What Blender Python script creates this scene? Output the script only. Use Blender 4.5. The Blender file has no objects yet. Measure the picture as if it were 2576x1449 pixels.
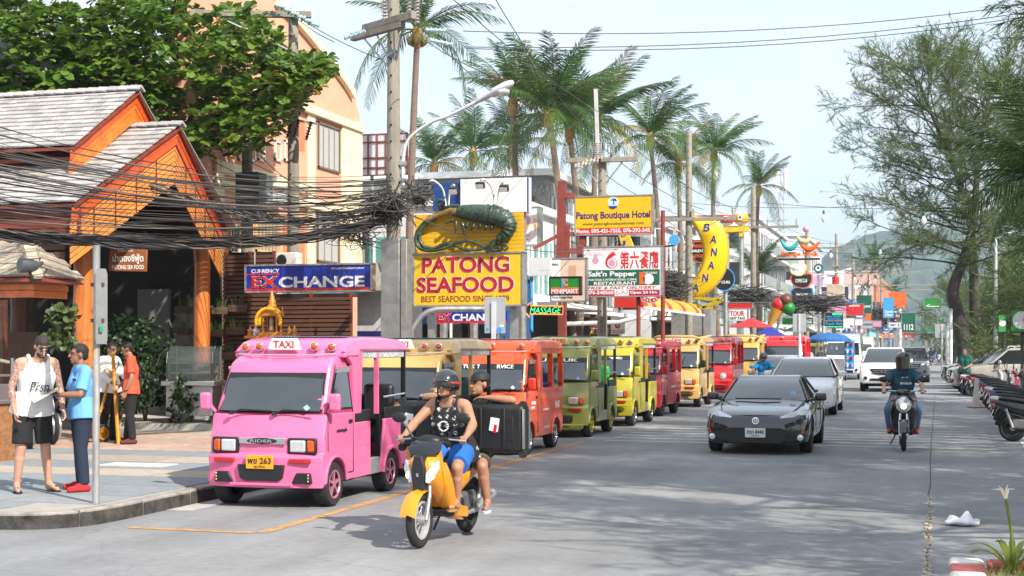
import bpy,bmesh,math,random
import numpy as np
from mathutils import Vector,Matrix,Euler
random.seed(7);RS=np.random.RandomState(7)
R=math.radians
SC=bpy.context.scene
COL=SC.collection
# ----- camera (50 mm lens, eye height 1.85 m, level, rise by lens shift)
YAW=16.24;CAMZ=1.85;FV=3578.0
cd=bpy.data.cameras.new('camera');cam=bpy.data.objects.new('camera',cd);COL.objects.link(cam)
cam.location=(0,0,CAMZ);cam.rotation_euler=(R(90),0,R(YAW))
cd.lens=50.0;cd.sensor_width=36.0;cd.shift_y=(868-724.5)/2576;cd.clip_start=.1;cd.clip_end=9000
SC.camera=cam
# ----- sky and sun (afternoon, from the sea side, behind the camera)
SUN_EL,SUN_AZ=40.0,125.0
w=bpy.data.worlds.new('World');SC.world=w;w.use_nodes=True
nt=w.node_tree;nt.nodes.clear()
sky=nt.nodes.new('ShaderNodeTexSky');sky.sky_type='NISHITA';sky.sun_disc=False
sky.sun_elevation=R(SUN_EL);sky.sun_rotation=R(SUN_AZ);sky.air_density=1.0;sky.dust_density=2.0;sky.ozone_density=1.5
tc=nt.nodes.new('ShaderNodeTexCoord');mp=nt.nodes.new('ShaderNodeMapping');mp.inputs['Scale'].default_value=(1.2,1.2,4.5)
nz=nt.nodes.new('ShaderNodeTexNoise');nz.inputs['Scale'].default_value=2.2;nz.inputs['Detail'].default_value=7;nz.inputs['Roughness'].default_value=.6
cr=nt.nodes.new('ShaderNodeMapRange');cr.inputs['From Min'].default_value=.42;cr.inputs['From Max'].default_value=.72;cr.inputs['To Min'].default_value=.62;cr.inputs['To Max'].default_value=.95
mx=nt.nodes.new('ShaderNodeMix');mx.data_type='RGBA'
mx.inputs['B'].default_value=(5.0,5.45,5.9,1)
bg=nt.nodes.new('ShaderNodeBackground');bg.inputs['Strength'].default_value=.115
ow=nt.nodes.new('ShaderNodeOutputWorld')
for a,b in((tc.outputs['Generated'],mp.inputs['Vector']),(mp.outputs['Vector'],nz.inputs['Vector']),(nz.outputs['Fac'],cr.inputs['Value']),(cr.outputs['Result'],mx.inputs['Factor']),(sky.outputs['Color'],mx.inputs['A']),(mx.outputs['Result'],bg.inputs['Color']),(bg.outputs['Background'],ow.inputs['Surface'])):
 nt.links.new(a,b)
sl=bpy.data.lights.new('sun','SUN');sl.energy=3.9;sl.angle=R(.55);sl.color=(1,.93,.82)
so=bpy.data.objects.new('sun',sl);COL.objects.link(so);so.location=(30,-30,60)
SUND=Vector((math.sin(R(SUN_AZ))*math.cos(R(SUN_EL)),math.cos(R(SUN_AZ))*math.cos(R(SUN_EL)),math.sin(R(SUN_EL))))
so.rotation_euler=SUND.to_track_quat('Z','Y').to_euler()
SC.view_settings.view_transform='Standard';SC.view_settings.look='None';SC.view_settings.exposure=1.0;SC.view_settings.gamma=1
SC.view_settings.use_curve_mapping=False
SC.render.engine='CYCLES';SC.cycles.max_bounces=6;SC.cycles.transparent_max_bounces=12;SC.cycles.use_denoising=True
SC.cycles.caustics_reflective=False;SC.cycles.caustics_refractive=False
# ----- helpers: pixels to places
CT,ST=math.cos(R(YAW)),math.sin(R(YAW))
def ray(u,v):return((u-1288)/FV,(868-v)/FV)
def P(u,v,d):
 a,b=ray(u,v);return Vector((d*(a*CT-ST),d*(a*ST+CT),CAMZ+b*d))
def G(u,v,z=0.0):return P(u,v,(CAMZ-z)*FV/(v-868.0))
def PX(u,v,X):a,b=ray(u,v);return P(u,v,X/(a*CT-ST))
def PY(u,v,Y):a,b=ray(u,v);return P(u,v,Y/(a*ST+CT))
# ----- materials
MATS={}
def lk(nt,a,b):nt.links.new(a,b)
def M(name,col,rough=.55,metal=0.,var=.12,scale=6.,bump=0.,bscale=60.,dirt=0.,spec=.5,emit=0.,coat=0.,trans=0.,stretch=None,alpha=1.):
 if name in MATS:return MATS[name]
 m=bpy.data.materials.new(name);m.use_nodes=True;nt=m.node_tree;b=nt.nodes['Principled BSDF']
 c=tuple(col[:3])
 b.inputs['Base Color'].default_value=(*c,1);b.inputs['Roughness'].default_value=rough;b.inputs['Metallic'].default_value=metal
 b.inputs['Specular IOR Level'].default_value=spec;b.inputs['Coat Weight'].default_value=coat;b.inputs['Coat Roughness'].default_value=.06
 if trans:b.inputs['Transmission Weight'].default_value=trans
 if alpha<1:b.inputs['Alpha'].default_value=alpha
 if emit:b.inputs['Emission Color'].default_value=(*c,1);b.inputs['Emission Strength'].default_value=emit
 if var or bump or dirt:
  t=nt.nodes.new('ShaderNodeTexCoord');src=t.outputs['Object']
  if stretch:
   mpn=nt.nodes.new('ShaderNodeMapping');mpn.inputs['Scale'].default_value=stretch;lk(nt,src,mpn.inputs['Vector']);src=mpn.outputs['Vector']
 if var or dirt:
  n=nt.nodes.new('ShaderNodeTexNoise');n.inputs['Scale'].default_value=scale;n.inputs['Detail'].default_value=6;n.inputs['Roughness'].default_value=.65
  lk(nt,src,n.inputs['Vector'])
  r=nt.nodes.new('ShaderNodeMapRange');r.inputs['From Min'].default_value=.3;r.inputs['From Max'].default_value=.7
  r.inputs['To Min'].default_value=1-var;r.inputs['To Max'].default_value=1+var
  lk(nt,n.outputs['Fac'],r.inputs['Value'])
  mu=nt.nodes.new('ShaderNodeVectorMath');mu.operation='SCALE';mu.inputs[0].default_value=c;lk(nt,r.outputs['Result'],mu.inputs['Scale'])
  out=mu.outputs['Vector']
  if dirt:
   n2=nt.nodes.new('ShaderNodeTexNoise');n2.inputs['Scale'].default_value=scale*.35;n2.inputs['Detail'].default_value=8;n2.inputs['Roughness'].default_value=.7
   lk(nt,src,n2.inputs['Vector'])
   r2=nt.nodes.new('ShaderNodeMapRange');r2.inputs['From Min'].default_value=.48;r2.inputs['From Max'].default_value=.75;r2.inputs['To Max'].default_value=dirt
   lk(nt,n2.outputs['Fac'],r2.inputs['Value'])
   mi=nt.nodes.new('ShaderNodeMix');mi.data_type='RGBA';mi.inputs['B'].default_value=(.09,.075,.06,1)
   lk(nt,r2.outputs['Result'],mi.inputs['Factor']);lk(nt,out,mi.inputs['A']);out=mi.outputs['Result']
  lk(nt,out,b.inputs['Base Color'])
  if rough>.15:
   r3=nt.nodes.new('ShaderNodeMapRange');r3.inputs['To Min'].default_value=max(0,rough-.1);r3.inputs['To Max'].default_value=min(1,rough+.12)
   lk(nt,n.outputs['Fac'],r3.inputs['Value']);lk(nt,r3.outputs['Result'],b.inputs['Roughness'])
 if bump:
  n=nt.nodes.new('ShaderNodeTexNoise');n.inputs['Scale'].default_value=bscale;n.inputs['Detail'].default_value=5;lk(nt,src,n.inputs['Vector'])
  bp=nt.nodes.new('ShaderNodeBump');bp.inputs['Strength'].default_value=bump;bp.inputs['Distance'].default_value=.02
  lk(nt,n.outputs['Fac'],bp.inputs['Height']);lk(nt,bp.outputs['Normal'],b.inputs['Normal'])
 MATS[name]=m;return m
def paint(name,col,**k):return M(name,col,rough=k.pop('rough',.3),coat=k.pop('coat',.6),var=k.pop('var',.06),scale=3,dirt=k.pop('dirt',.1),**k)
def leafmat(name,c1,c2,rough=.45,tr=.35):
 if name in MATS:return MATS[name]
 m=bpy.data.materials.new(name);m.use_nodes=True;nt=m.node_tree;b=nt.nodes['Principled BSDF'];o=nt.nodes['Material Output']
 g=nt.nodes.new('ShaderNodeNewGeometry');mi=nt.nodes.new('ShaderNodeMix');mi.data_type='RGBA'
 mi.inputs['A'].default_value=(*c1,1);mi.inputs['B'].default_value=(*c2,1)
 lk(nt,g.outputs['Random Per Island'],mi.inputs['Factor']);lk(nt,mi.outputs['Result'],b.inputs['Base Color'])
 b.inputs['Roughness'].default_value=rough
 t=nt.nodes.new('ShaderNodeBsdfTranslucent');lk(nt,mi.outputs['Result'],t.inputs['Color'])
 ms=nt.nodes.new('ShaderNodeMixShader');ms.inputs[0].default_value=tr
 lk(nt,b.outputs[0],ms.inputs[1]);lk(nt,t.outputs[0],ms.inputs[2]);lk(nt,ms.outputs[0],o.inputs['Surface'])
 MATS[name]=m;return m
def wood(name,col,rough=.5,stretch=(1,1,.06),var=.35,scale=14,coat=0.,bump=.25):
 return M(name,col,rough=rough,var=var,scale=scale,stretch=stretch,bump=bump,bscale=30,coat=coat,dirt=.3)
 # ----- mesh builder
def frame_of(d):
 d=d.normalized();a=Vector((0,0,1))if abs(d.z)<.95 else Vector((1,0,0))
 x=d.cross(a).normalized();return x,d.cross(x).normalized()
class MB:
 def __init__(s):s.v=[];s.f=[]
 def add(s,vs,fs):
  n=len(s.v);s.v+=[tuple(x)for x in vs];s.f+=[tuple(i+n for i in f)for f in fs];return s
 def box(s,c,d,rz=0.,rx=0.,ry=0.,taper=1.):
  hx,hy,hz=d[0]/2,d[1]/2,d[2]/2;m=Euler((rx,ry,rz)).to_matrix();c=Vector(c)
  vs=[c+m@Vector((x*hx*(taper if z>0 else 1),y*hy*(taper if z>0 else 1),z*hz))for z in(-1,1)for y in(-1,1)for x in(-1,1)]
  return s.add(vs,[(0,2,3,1),(4,5,7,6),(0,1,5,4),(2,6,7,3),(0,4,6,2),(1,3,7,5)])
 def box2(s,a,b):return s.box([(a[i]+b[i])/2 for i in range(3)],[abs(b[i]-a[i])for i in range(3)])
 def bar(s,p,q,w,h=None):
  p,q=Vector(p),Vector(q);h=h or w;x,y=frame_of(q-p)
  vs=[e+x*a*w/2+y*b*h/2 for e in(p,q)for a,b in((-1,-1),(1,-1),(1,1),(-1,1))]
  return s.add(vs,[(0,1,2,3),(7,6,5,4),(0,4,5,1),(1,5,6,2),(2,6,7,3),(3,7,4,0)])
 def tube(s,pts,r,n=8,caps=True,flat=1.):
  pts=[Vector(p)for p in pts];k=len(pts);rr=r if isinstance(r,(list,tuple))else[r]*k
  vs=[];fs=[];prev=None
  for i,p in enumerate(pts):
   d=(pts[min(i+1,k-1)]-pts[max(i-1,0)])
   if d.length<1e-9:d=Vector((0,0,1))
   d.normalize()
   if prev is None:x,y=frame_of(d)
   else:
    x=prev-d*prev.dot(d);x=x.normalized()if x.length>1e-6 else frame_of(d)[0];y=d.cross(x)
   prev=x
   for j in range(n):
    a=2*math.pi*j/n;vs.append(p+x*(math.cos(a)*rr[i])+y*(math.sin(a)*rr[i]*flat))
  for i in range(k-1):
   for j in range(n):
    a=i*n+j;b=i*n+(j+1)%n;fs.append((a,b,b+n,a+n))
  if caps:fs.append(tuple(range(n))[::-1]);fs.append(tuple((k-1)*n+j for j in range(n)))
  return s.add(vs,fs)
 def caps(s,p,q,r1,r2,n=10,m=3):
  p,q=Vector(p),Vector(q);d=q-p;L=d.length or 1e-6;d=d/L;pts=[];rr=[]
  for i in range(m+1):a=math.pi/2*i/m;pts.append(p-d*r1*math.cos(a));rr.append(max(r1*math.sin(a),r1*.02))
  for i in range(m+1):a=math.pi/2*(1-i/m);pts.append(q+d*r2*math.cos(a));rr.append(max(r2*math.sin(a),r2*.02))
  return s.tube(pts,rr,n)
 def lathe(s,prof,n=16,c=(0,0,0),axis='z',rx=1.,ry=1.):
  vs=[];fs=[];c=Vector(c);k=len(prof)
  for r,z in prof:
   for j in range(n):
    a=2*math.pi*j/n;x,y=r*math.cos(a)*rx,r*math.sin(a)*ry
    vs.append(c+(Vector((x,y,z))if axis=='z' else Vector((z,x,y))if axis=='x' else Vector((y,z,x))))
  for i in range(k-1):
   for j in range(n):
    a=i*n+j;b=i*n+(j+1)%n;fs.append((a,b,b+n,a+n))
  if prof[0][0]>1e-6:fs.append(tuple(range(n))[::-1])
  if prof[-1][0]>1e-6:fs.append(tuple((k-1)*n+j for j in range(n)))
  return s.add(vs,fs)
 def ell(s,c,r,nu=12,nv=8,rot=None):
  c=Vector(c);r=(r,r,r)if isinstance(r,(int,float))else r;vs=[];fs=[]
  for i in range(nv+1):
   t=math.pi*i/nv
   for j in range(nu):
    a=2*math.pi*j/nu;p=Vector((r[0]*math.sin(t)*math.cos(a),r[1]*math.sin(t)*math.sin(a),r[2]*math.cos(t)))
    vs.append(c+(rot@p if rot else p))
  for i in range(nv):
   for j in range(nu):
    a=i*nu+j;b=i*nu+(j+1)%nu;fs.append((a,a+nu,b+nu,b))
  return s.add(vs,fs)
 def torus(s,c,axis,R_,r,n=28,m=10,squash=1.):
  ax=Vector(axis).normalized();x,y=frame_of(ax);c=Vector(c);vs=[];fs=[]
  for i in range(n):
   a=2*math.pi*i/n;d=x*math.cos(a)+y*math.sin(a)
   for j in range(m):
    b=2*math.pi*j/m;vs.append(c+d*(R_+r*math.cos(b))+ax*(r*squash*math.sin(b)))
  for i in range(n):
   for j in range(m):
    p=i*m+j;q=i*m+(j+1)%m;fs.append((p,q,((i+1)%n)*m+(j+1)%m,((i+1)%n)*m+j))
  return s.add(vs,fs)
 def prism(s,poly,a,b,plane='xz'):
  f={'xz':lambda p,t:(p[0],t,p[1]),'yz':lambda p,t:(t,p[0],p[1]),'xy':lambda p,t:(p[0],p[1],t)}[plane];n=len(poly)
  return s.add([f(p,t)for t in(a,b)for p in poly],[tuple(range(n))[::-1],tuple(range(n,2*n))]+[(i,(i+1)%n,n+(i+1)%n,n+i)for i in range(n)])
 def quad(s,*p):return s.add(p,[tuple(range(len(p)))])
 def loft(s,rings,closed=True,cap=True):
  n=len(rings[0]);vs=[p for r in rings for p in r];fs=[]
  for i in range(len(rings)-1):
   for j in range(n if closed else n-1):
    a=i*n+j;b=i*n+(j+1)%n;fs.append((a,b,b+n,a+n))
  if cap and closed:fs.append(tuple(range(n))[::-1]);fs.append(tuple((len(rings)-1)*n+j for j in range(n)))
  return s.add(vs,fs)
 def shell(s,prof,w,ts=(-1,-.55,0,.55,1),bow=None):
  rings=[]
  for t in ts:rings.append([(t*w(y,z),y+(bow(y,z)*t*t if bow else 0),z)for y,z in prof])
  return s.loft(rings)
 def xf(s,m):s.v=[tuple(m@Vector(p))for p in s.v];return s
 def mesh(s,name,smooth=0.):
  me=bpy.data.meshes.new(name);me.from_pydata(s.v,[],s.f);me.update()
  bm=bmesh.new();bm.from_mesh(me);bmesh.ops.recalc_face_normals(bm,faces=bm.faces);bm.to_mesh(me);bm.free()
  if smooth:me.polygons.foreach_set('use_smooth',[True]*len(me.polygons));me.set_sharp_from_angle(angle=R(smooth))
  return me
 def build(s,name,m,parent=None,smooth=0.,bevel=0.,seg=2,loc=None,rot=None):
  o=bpy.data.objects.new(name,s.mesh(name,smooth));COL.objects.link(o);o.data.materials.append(m)
  if parent:o.parent=parent
  if loc is not None:o.location=loc
  if rot is not None:o.rotation_euler=rot
  if bevel:
   b=o.modifiers.new('bevel','BEVEL');b.width=bevel;b.segments=seg;b.limit_method='ANGLE';b.angle_limit=R(35);b.harden_normals=False
   o.data.polygons.foreach_set('use_smooth',[True]*len(o.data.polygons));o.data.set_sharp_from_angle(angle=R(50))
  return o
def tag(o,label=None,cat=None,group=None,kind=None):
 if label:o['label']=label
 if cat:o['category']=cat
 if group:o['group']=group
 if kind:o['kind']=kind
 return o
def thing(name,label,cat,loc=(0,0,0),rz=0.,group=None):
 o=bpy.data.objects.new(name,None);COL.objects.link(o);o.location=loc;o.rotation_euler=(0,0,rz);o.empty_display_size=.2
 return tag(o,label,cat,group)
def struct(o):o['kind']='structure';return o
KIDS={}
def copy_tree(o,parent=None):
 c=o.copy();COL.objects.link(c)
 if parent:c.parent=parent
 for ch in[x for x in o.children]:copy_tree(ch,c)
 return c
def share(o,name,m,parent,mx):
 c=bpy.data.objects.new(name,o.data if hasattr(o,'data')else o);COL.objects.link(c);c.parent=parent;c.matrix_basis=mx
 if m is not None:
  if not c.data.materials:c.data.materials.append(m)
  c.material_slots[0].link='OBJECT';c.material_slots[0].material=m
 return c
def setmat(o,m):o.material_slots[0].link='OBJECT';o.material_slots[0].material=m
# ----- lettering: font outlines turned into thin meshes, fitted to a box
TC={}
def text_mesh(s,bold=0.,shear=0.):
 k=(s,bold,shear)
 if k not in TC:
  c=bpy.data.curves.new('lettering','FONT');c.body=s;c.size=1;c.offset=bold;c.extrude=.004;c.shear=shear;c.resolution_u=3
  c.align_x='CENTER'
  o=bpy.data.objects.new('lettering',c);me=bpy.data.meshes.new_from_object(o);bpy.data.objects.remove(o)
  n=len(me.vertices);a=np.empty(n*3);me.vertices.foreach_get('co',a);TC[k]=(me,a.reshape(-1,3))
 return TC[k]
def letters(s,m,parent,x,z,wid,hei,y=0.,bold=.0,shear=0.,name='lettering',thick=.004):
 """lettering centred at (x,z) on the parent's front (towards -y), fitted to wid by hei"""
 src,a=text_mesh(s,bold,shear);me=src.copy();mn,mxx=a.min(0),a.max(0);sz=np.maximum(mxx-mn,1e-6);ce=(mn+mxx)/2
 b=np.empty_like(a);b[:,0]=(a[:,0]-ce[0])/sz[0]*wid+x;b[:,2]=(a[:,1]-ce[1])/sz[1]*hei+z;b[:,1]=y-(a[:,2]/sz[2]+.5)*thick
 me.vertices.foreach_set('co',b.ravel());me.update();me.materials.clear();me.materials.append(m)
 o=bpy.data.objects.new(name,me);COL.objects.link(o);o.parent=parent;return o
def ppoly(m,parent,poly,y,name='emblem',thick=.004):
 return MB().prism(poly,y-thick,y).build(name,m,parent)
def disc_poly(x,z,rx,rz=None,n=24,a0=0.,a1=2*math.pi):
 rz=rz or rx;k=n if abs(a1-a0)>6.28 else n+1
 return[(x+rx*math.cos(a0+(a1-a0)*i/n),z+rz*math.sin(a0+(a1-a0)*i/n))for i in range(k)]
def ringpart(m,parent,x,z,r0,r1,y,name='ring',n=28,thick=.004):
 b=MB();o_=disc_poly(x,z,r1,n=n);i_=disc_poly(x,z,r0,n=n)
 b.loft([[(p[0],y,p[1])for p in o_],[(p[0],y-thick,p[1])for p in o_],[(p[0],y-thick,p[1])for p in i_],[(p[0],y,p[1])for p in i_]],cap=False)
 return b.build(name,m,parent)
TS=bpy.data.scenes.new('workbench')
def evaluated(o):
 for c in list(o.users_collection):c.objects.unlink(o)
 TS.collection.objects.link(o)
 for m in o.modifiers:
  if m.type=='BOOLEAN' and m.object.name not in TS.collection.objects:COL.objects.unlink(m.object);TS.collection.objects.link(m.object)
 vl=TS.view_layers[0];vl.update();dg=vl.depsgraph;dg.update();return bpy.data.meshes.new_from_object(o.evaluated_get(dg))
def cat_rom(pts,n):
 pts=[Vector(p)for p in pts];out=[];k=len(pts)
 for i in range(k-1):
  a,b,c,d=pts[max(i-1,0)],pts[i],pts[i+1],pts[min(i+2,k-1)]
  for j in range(n):
   t=j/n;out.append(.5*((2*b)+(c-a)*t+(2*a-5*b+4*c-d)*t*t+(3*b-a-3*c+d)*t**3))
 out.append(pts[-1]);return out
def sag(p,q,s,n=10):
 p,q=Vector(p),Vector(q);return[p.lerp(q,i/n)-Vector((0,0,s*4*(i/n)*(1-i/n)))for i in range(n+1)]
 # ----- palette
BLACK=M('black_plastic',(.012,.012,.013),.45,var=.1);RUBBER=M('tyre_rubber',(.018,.018,.019),.8,var=.25,scale=20)
CHROME=M('chrome',(.75,.75,.77),.12,1.,var=.05);STEEL=M('galvanised_steel',(.42,.43,.44),.45,.7,var=.2,scale=9,dirt=.5)
GLASS=M('tinted_glass',(.016,.02,.023),.03,var=0,spec=1.,coat=.8);GLASS.node_tree.nodes['Principled BSDF'].inputs['IOR'].default_value=1.62;CLEAR=M('lamp_glass',(.75,.78,.8),.08,.55,var=.08,scale=30)
AMBER=M('amber_lens',(.55,.08,.008),.15,var=.15,scale=20,coat=.6);REDLENS=M('red_lens',(.45,.012,.01),.2,var=.1,coat=.6)
WHITEP=M('white_print',(.8,.8,.78),.5,var=.05);BLACKP=M('black_print',(.015,.015,.02),.5,var=.05);REDP=M('red_print',(.5,.012,.02),.5,var=.08)
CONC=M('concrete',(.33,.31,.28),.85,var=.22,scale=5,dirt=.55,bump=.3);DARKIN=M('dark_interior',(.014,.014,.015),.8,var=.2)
BRUSH=M('brushed_steel',(.52,.53,.54),.3,.9,var=.08,stretch=(1,1,12),scale=12)
# ----- ground, road
def asphalt(name,c,patch=.25,sc=.35):
 m=bpy.data.materials.new(name);m.use_nodes=True;nt=m.node_tree;b=nt.nodes['Principled BSDF']
 t=nt.nodes.new('ShaderNodeTexCoord');o=t.outputs['Object']
 def noise(s,d=6,st=None,ro=.6):
  n=nt.nodes.new('ShaderNodeTexNoise');n.inputs['Scale'].default_value=s;n.inputs['Detail'].default_value=d;n.inputs['Roughness'].default_value=ro
  if st:mpn=nt.nodes.new('ShaderNodeMapping');mpn.inputs['Scale'].default_value=st;lk(nt,o,mpn.inputs['Vector']);lk(nt,mpn.outputs['Vector'],n.inputs['Vector'])
  else:lk(nt,o,n.inputs['Vector'])
  return n.outputs['Fac']
 def rng(f,a,b_,c_,d):r=nt.nodes.new('ShaderNodeMapRange');[r.inputs[k].__setattr__('default_value',x)for k,x in zip(('From Min','From Max','To Min','To Max'),(a,b_,c_,d))];lk(nt,f,r.inputs['Value']);return r.outputs['Result']
 def mul(a,b_):q=nt.nodes.new('ShaderNodeMath');q.operation='MULTIPLY';lk(nt,a,q.inputs[0]);lk(nt,b_,q.inputs[1]);return q.outputs[0]
 big=rng(noise(sc,7),.3,.7,1-patch,1+patch);lanes=rng(noise(1.,4,(.9,.03,1)),.35,.7,1.08,.84);fine=rng(noise(170,2,None,.8),.25,.75,.72,1.3);mid=rng(noise(9,5),.3,.7,.9,1.1)
 st=rng(noise(1.3,9,(1,.45,1),.75),.60,.70,1.,.86);st2=rng(noise(.55,8,None,.7),.60,.72,1.,1.08)
 vo=nt.nodes.new('ShaderNodeTexVoronoi');vo.feature='DISTANCE_TO_EDGE';vo.inputs['Scale'].default_value=.33;n0=nt.nodes.new('ShaderNodeTexNoise');n0.inputs['Scale'].default_value=1.1;n0.inputs['Detail'].default_value=5;ad=nt.nodes.new('ShaderNodeVectorMath');ad.operation='ADD';lk(nt,o,n0.inputs['Vector']);lk(nt,o,ad.inputs[0]);lk(nt,n0.outputs['Color'],ad.inputs[1]);lk(nt,ad.outputs[0],vo.inputs['Vector']);ck=rng(vo.outputs['Distance'],.002,.006,.86,1.)
 f=mul(mul(mul(big,lanes),mul(fine,mid)),mul(mul(st,st2),ck));s=nt.nodes.new('ShaderNodeVectorMath');s.operation='SCALE';s.inputs[0].default_value=c;lk(nt,f,s.inputs['Scale'])
 lk(nt,s.outputs['Vector'],b.inputs['Base Color']);b.inputs['Specular IOR Level'].default_value=.35
 lk(nt,rng(noise(3,5),.3,.7,.62,.9),b.inputs['Roughness'])
 bp=nt.nodes.new('ShaderNodeBump');bp.inputs['Strength'].default_value=.35;bp.inputs['Distance'].default_value=.006;lk(nt,noise(120,3),bp.inputs['Height']);lk(nt,bp.outputs['Normal'],b.inputs['Normal'])
 return m
g=struct(MB().quad((-1480,-280,-.03),(1580,-280,-.03),(1580,2720,-.03),(-1480,2720,-.03)).build('ground',asphalt('bare_earth',(.2,.17,.13))))
rd=struct(MB().quad((-60,-60,0),(12,-60,0),(12,900,0),(-60,900,0)).build('road',asphalt('road_asphalt',(.24,.243,.25))))
YEL=M('road_yellow',(.46,.26,.10),.75,var=.3,scale=14,dirt=.8);WHT=M('road_white',(.62,.61,.58),.7,var=.2,scale=12,dirt=.45)
def stripe(pts,w,m,name,label,z=.004,group=None):
 b=MB()
 for a,c in zip(pts,pts[1:]):
  a,c=Vector((a[0],a[1],z)),Vector((c[0],c[1],z));d=(c-a).normalized();n=Vector((-d.y,d.x,0))*w/2;b.quad(a-n,c-n,c+n,a+n)
 return struct(b.build(name,m))
XL=-6.28
stripe([(XL,12.75),(XL,13.5),(XL+.01,20),(XL-.04,26.8)],.13,YEL,'yellow_bay_line','')
stripe([(-7.75,12.75),(XL-.06,12.72)],.12,YEL,'yellow_bay_end_line','')
for i in range(7):stripe([(-6.0,27.0+i*.86),(1.2,26.5+i*.86)],.13,WHT,'white_rumble_line','')
stripe([(1.55,5),(1.76,26.7),(2.0,38),(1.95,52),(1.9,70)],.17,WHT,'white_edge_line','')
for y in range(60,400,14):stripe([(-2.6,y),(-2.6,y+5)],.14,WHT,'white_lane_dash','')
gut=M('gutter_concrete',(.42,.4,.37),.85,var=.2,scale=4,dirt=.4,bump=.2)
stripe([(-8.1,14.2),(-8.05,60),(-8.05,300)],.5,gut,'gutter','',.003)
cp=[G(u,v)for u,v in((2326,1460),(2331,1420),(2338,1370),(2333,1330),(2340,1290),(2336,1250),(2342,1190),(2340,1140),(2346,1080),(2350,1020),(2353,988))]
cpp=[]
for a,b_ in zip(cp,cp[1:]):
 for i in range(5):q=a.lerp(b_,i/5);cpp.append((q.x+RS.uniform(-.016,.016),q.y))
stripe(cpp,.014,M('crack_dark',(.07,.066,.06),.9),'road_crack','',.004)  # thin dark line following the crack
# loose sand in the crack: small uneven crumbs
b=MB()
for q in cpp[:26]:
 for _ in range(5):s=RS.uniform(.006,.02);b.box((q[0]+RS.uniform(-.03,.03),q[1]+RS.uniform(-.06,.06),.004+s*.3),(s*1.6,s*2,s),RS.uniform(0,3))
o=b.build('crack_gravel',M('sand_crumb',(.5,.42,.33),.9));tag(o,'crumbs of sand and gravel along the road crack','gravel',kind='stuff')
# ----- left pavement with rounded corner kerb
SW=.16
edge=[(-8.2,300),(-8.2,60),(-8.2,30),(-8.2,17),(-8.2,14.4),(-8.19,13.3),(-8.25,12.8),(-8.42,12.5),(-8.72,12.32),(-9.2,12.25),(-10.5,12.25),(-14,12.3),(-40,12.4)]
swm=asphalt('pavement_concrete',(.36,.34,.31),.18,.8)
b=MB();n=len(edge);top=[(x,y,SW)for x,y in edge]+[(-40,300,SW)]
b.add(top,[tuple(range(len(top)))]);b.loft([[(x,y,-.02)for x,y in edge],[(x,y,SW)for x,y in edge]],closed=False)
pav=struct(b.build('pavement',swm))
KST=M('kerb_stone',(.3,.28,.25),.85,var=.35,scale=5,dirt=.9,bump=.4)
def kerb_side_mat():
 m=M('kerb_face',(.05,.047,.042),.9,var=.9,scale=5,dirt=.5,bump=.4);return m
kb=bpy.data.objects.new('kerb',None);COL.objects.link(kb);struct(kb)
fine=cat_rom([(x,y,0)for x,y in edge[2:12]],6);acc=0;seg=[fine[0]]
stones=[];cur=[fine[0]];run=0
for a,c in zip(fine,fine[1:]):
 cur.append(c);run+=(c-a).length
 if run>1.0:stones.append(cur);cur=[c];run=0
if len(cur)>1:stones.append(cur)
for st in stones:
 ins,out=[],[]
 for i,p in enumerate(st):
  d=(st[min(i+1,len(st)-1)]-st[max(i-1,0)]).normalized();nn=Vector((-d.y,d.x,0));out.append(p+nn*.02);ins.append(p-nn*.14)
 sh=.01;z1=SW+.012+RS.uniform(-.004,.004)
 def shr(l):l=list(l);l[0]=l[0].lerp(l[-1],sh/max((l[0]-l[-1]).length,.1));l[-1]=l[-1].lerp(l[0],sh/max((l[0]-l[-1]).length,.1));return l
 ins,out=shr(ins),shr(out)
 rr=[[(p.x,p.y,-.01),(p.x,p.y,z1),(q.x,q.y,z1),(q.x,q.y,-.01)]for p,q in zip(out,ins)]
 o=MB().loft(rr).build('kerb_stone',KST,kb,bevel=.012)
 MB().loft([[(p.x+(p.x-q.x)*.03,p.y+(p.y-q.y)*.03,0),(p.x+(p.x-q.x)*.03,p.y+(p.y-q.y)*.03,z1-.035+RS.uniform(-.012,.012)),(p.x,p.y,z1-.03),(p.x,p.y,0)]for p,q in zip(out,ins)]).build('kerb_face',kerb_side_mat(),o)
 # paving slabs, laid in bands of blue grey, sand and rose
bands=[(12.5,'blue'),(13.2,'blue'),(14.0,'blue'),(15.1,'blue'),(16.2,'sand'),(17.1,'blue'),(18.2,'sand'),(19.2,'blue'),(20.2,'rose'),(21.6,'rose'),(23.0,'rose')]
PC={'blue':[M('paver_blue%d'%i,c,.85,var=.12,scale=7,dirt=.3)for i,c in enumerate(((.225,.25,.27),(.25,.275,.285),(.205,.235,.255)))],'sand':[M('paver_sand%d'%i,c,.85,var=.12,scale=7,dirt=.3)for i,c in enumerate(((.38,.32,.26),(.35,.295,.245),(.4,.345,.29)))],'rose':[M('paver_rose%d'%i,c,.85,var=.18,scale=7,dirt=.55)for i,c in enumerate(((.45,.31,.24),(.42,.3,.24),(.48,.34,.27)))]}  # blue grey slabs darkened in colour to stand in for shade there
slab={}
for(y0,kind),(y1,_)in zip(bands,bands[1:]+[(24.4,'')]):
 h=y1-y0-.03;x=-8.42-(.7 if y0<13 else.0)
 while x>-18:
  wd=1.15;key=round(h,2)
  if key not in slab:slab[key]=MB().box((0,0,0),(wd-.03,h,.012)).mesh('paving_slab')
  share(slab[key],'paving_slab',PC[kind][RS.randint(3)],pav,Matrix.Translation((x-wd/2,(y0+y1)/2,SW+.002+RS.uniform(0,.003))));x-=wd
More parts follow.
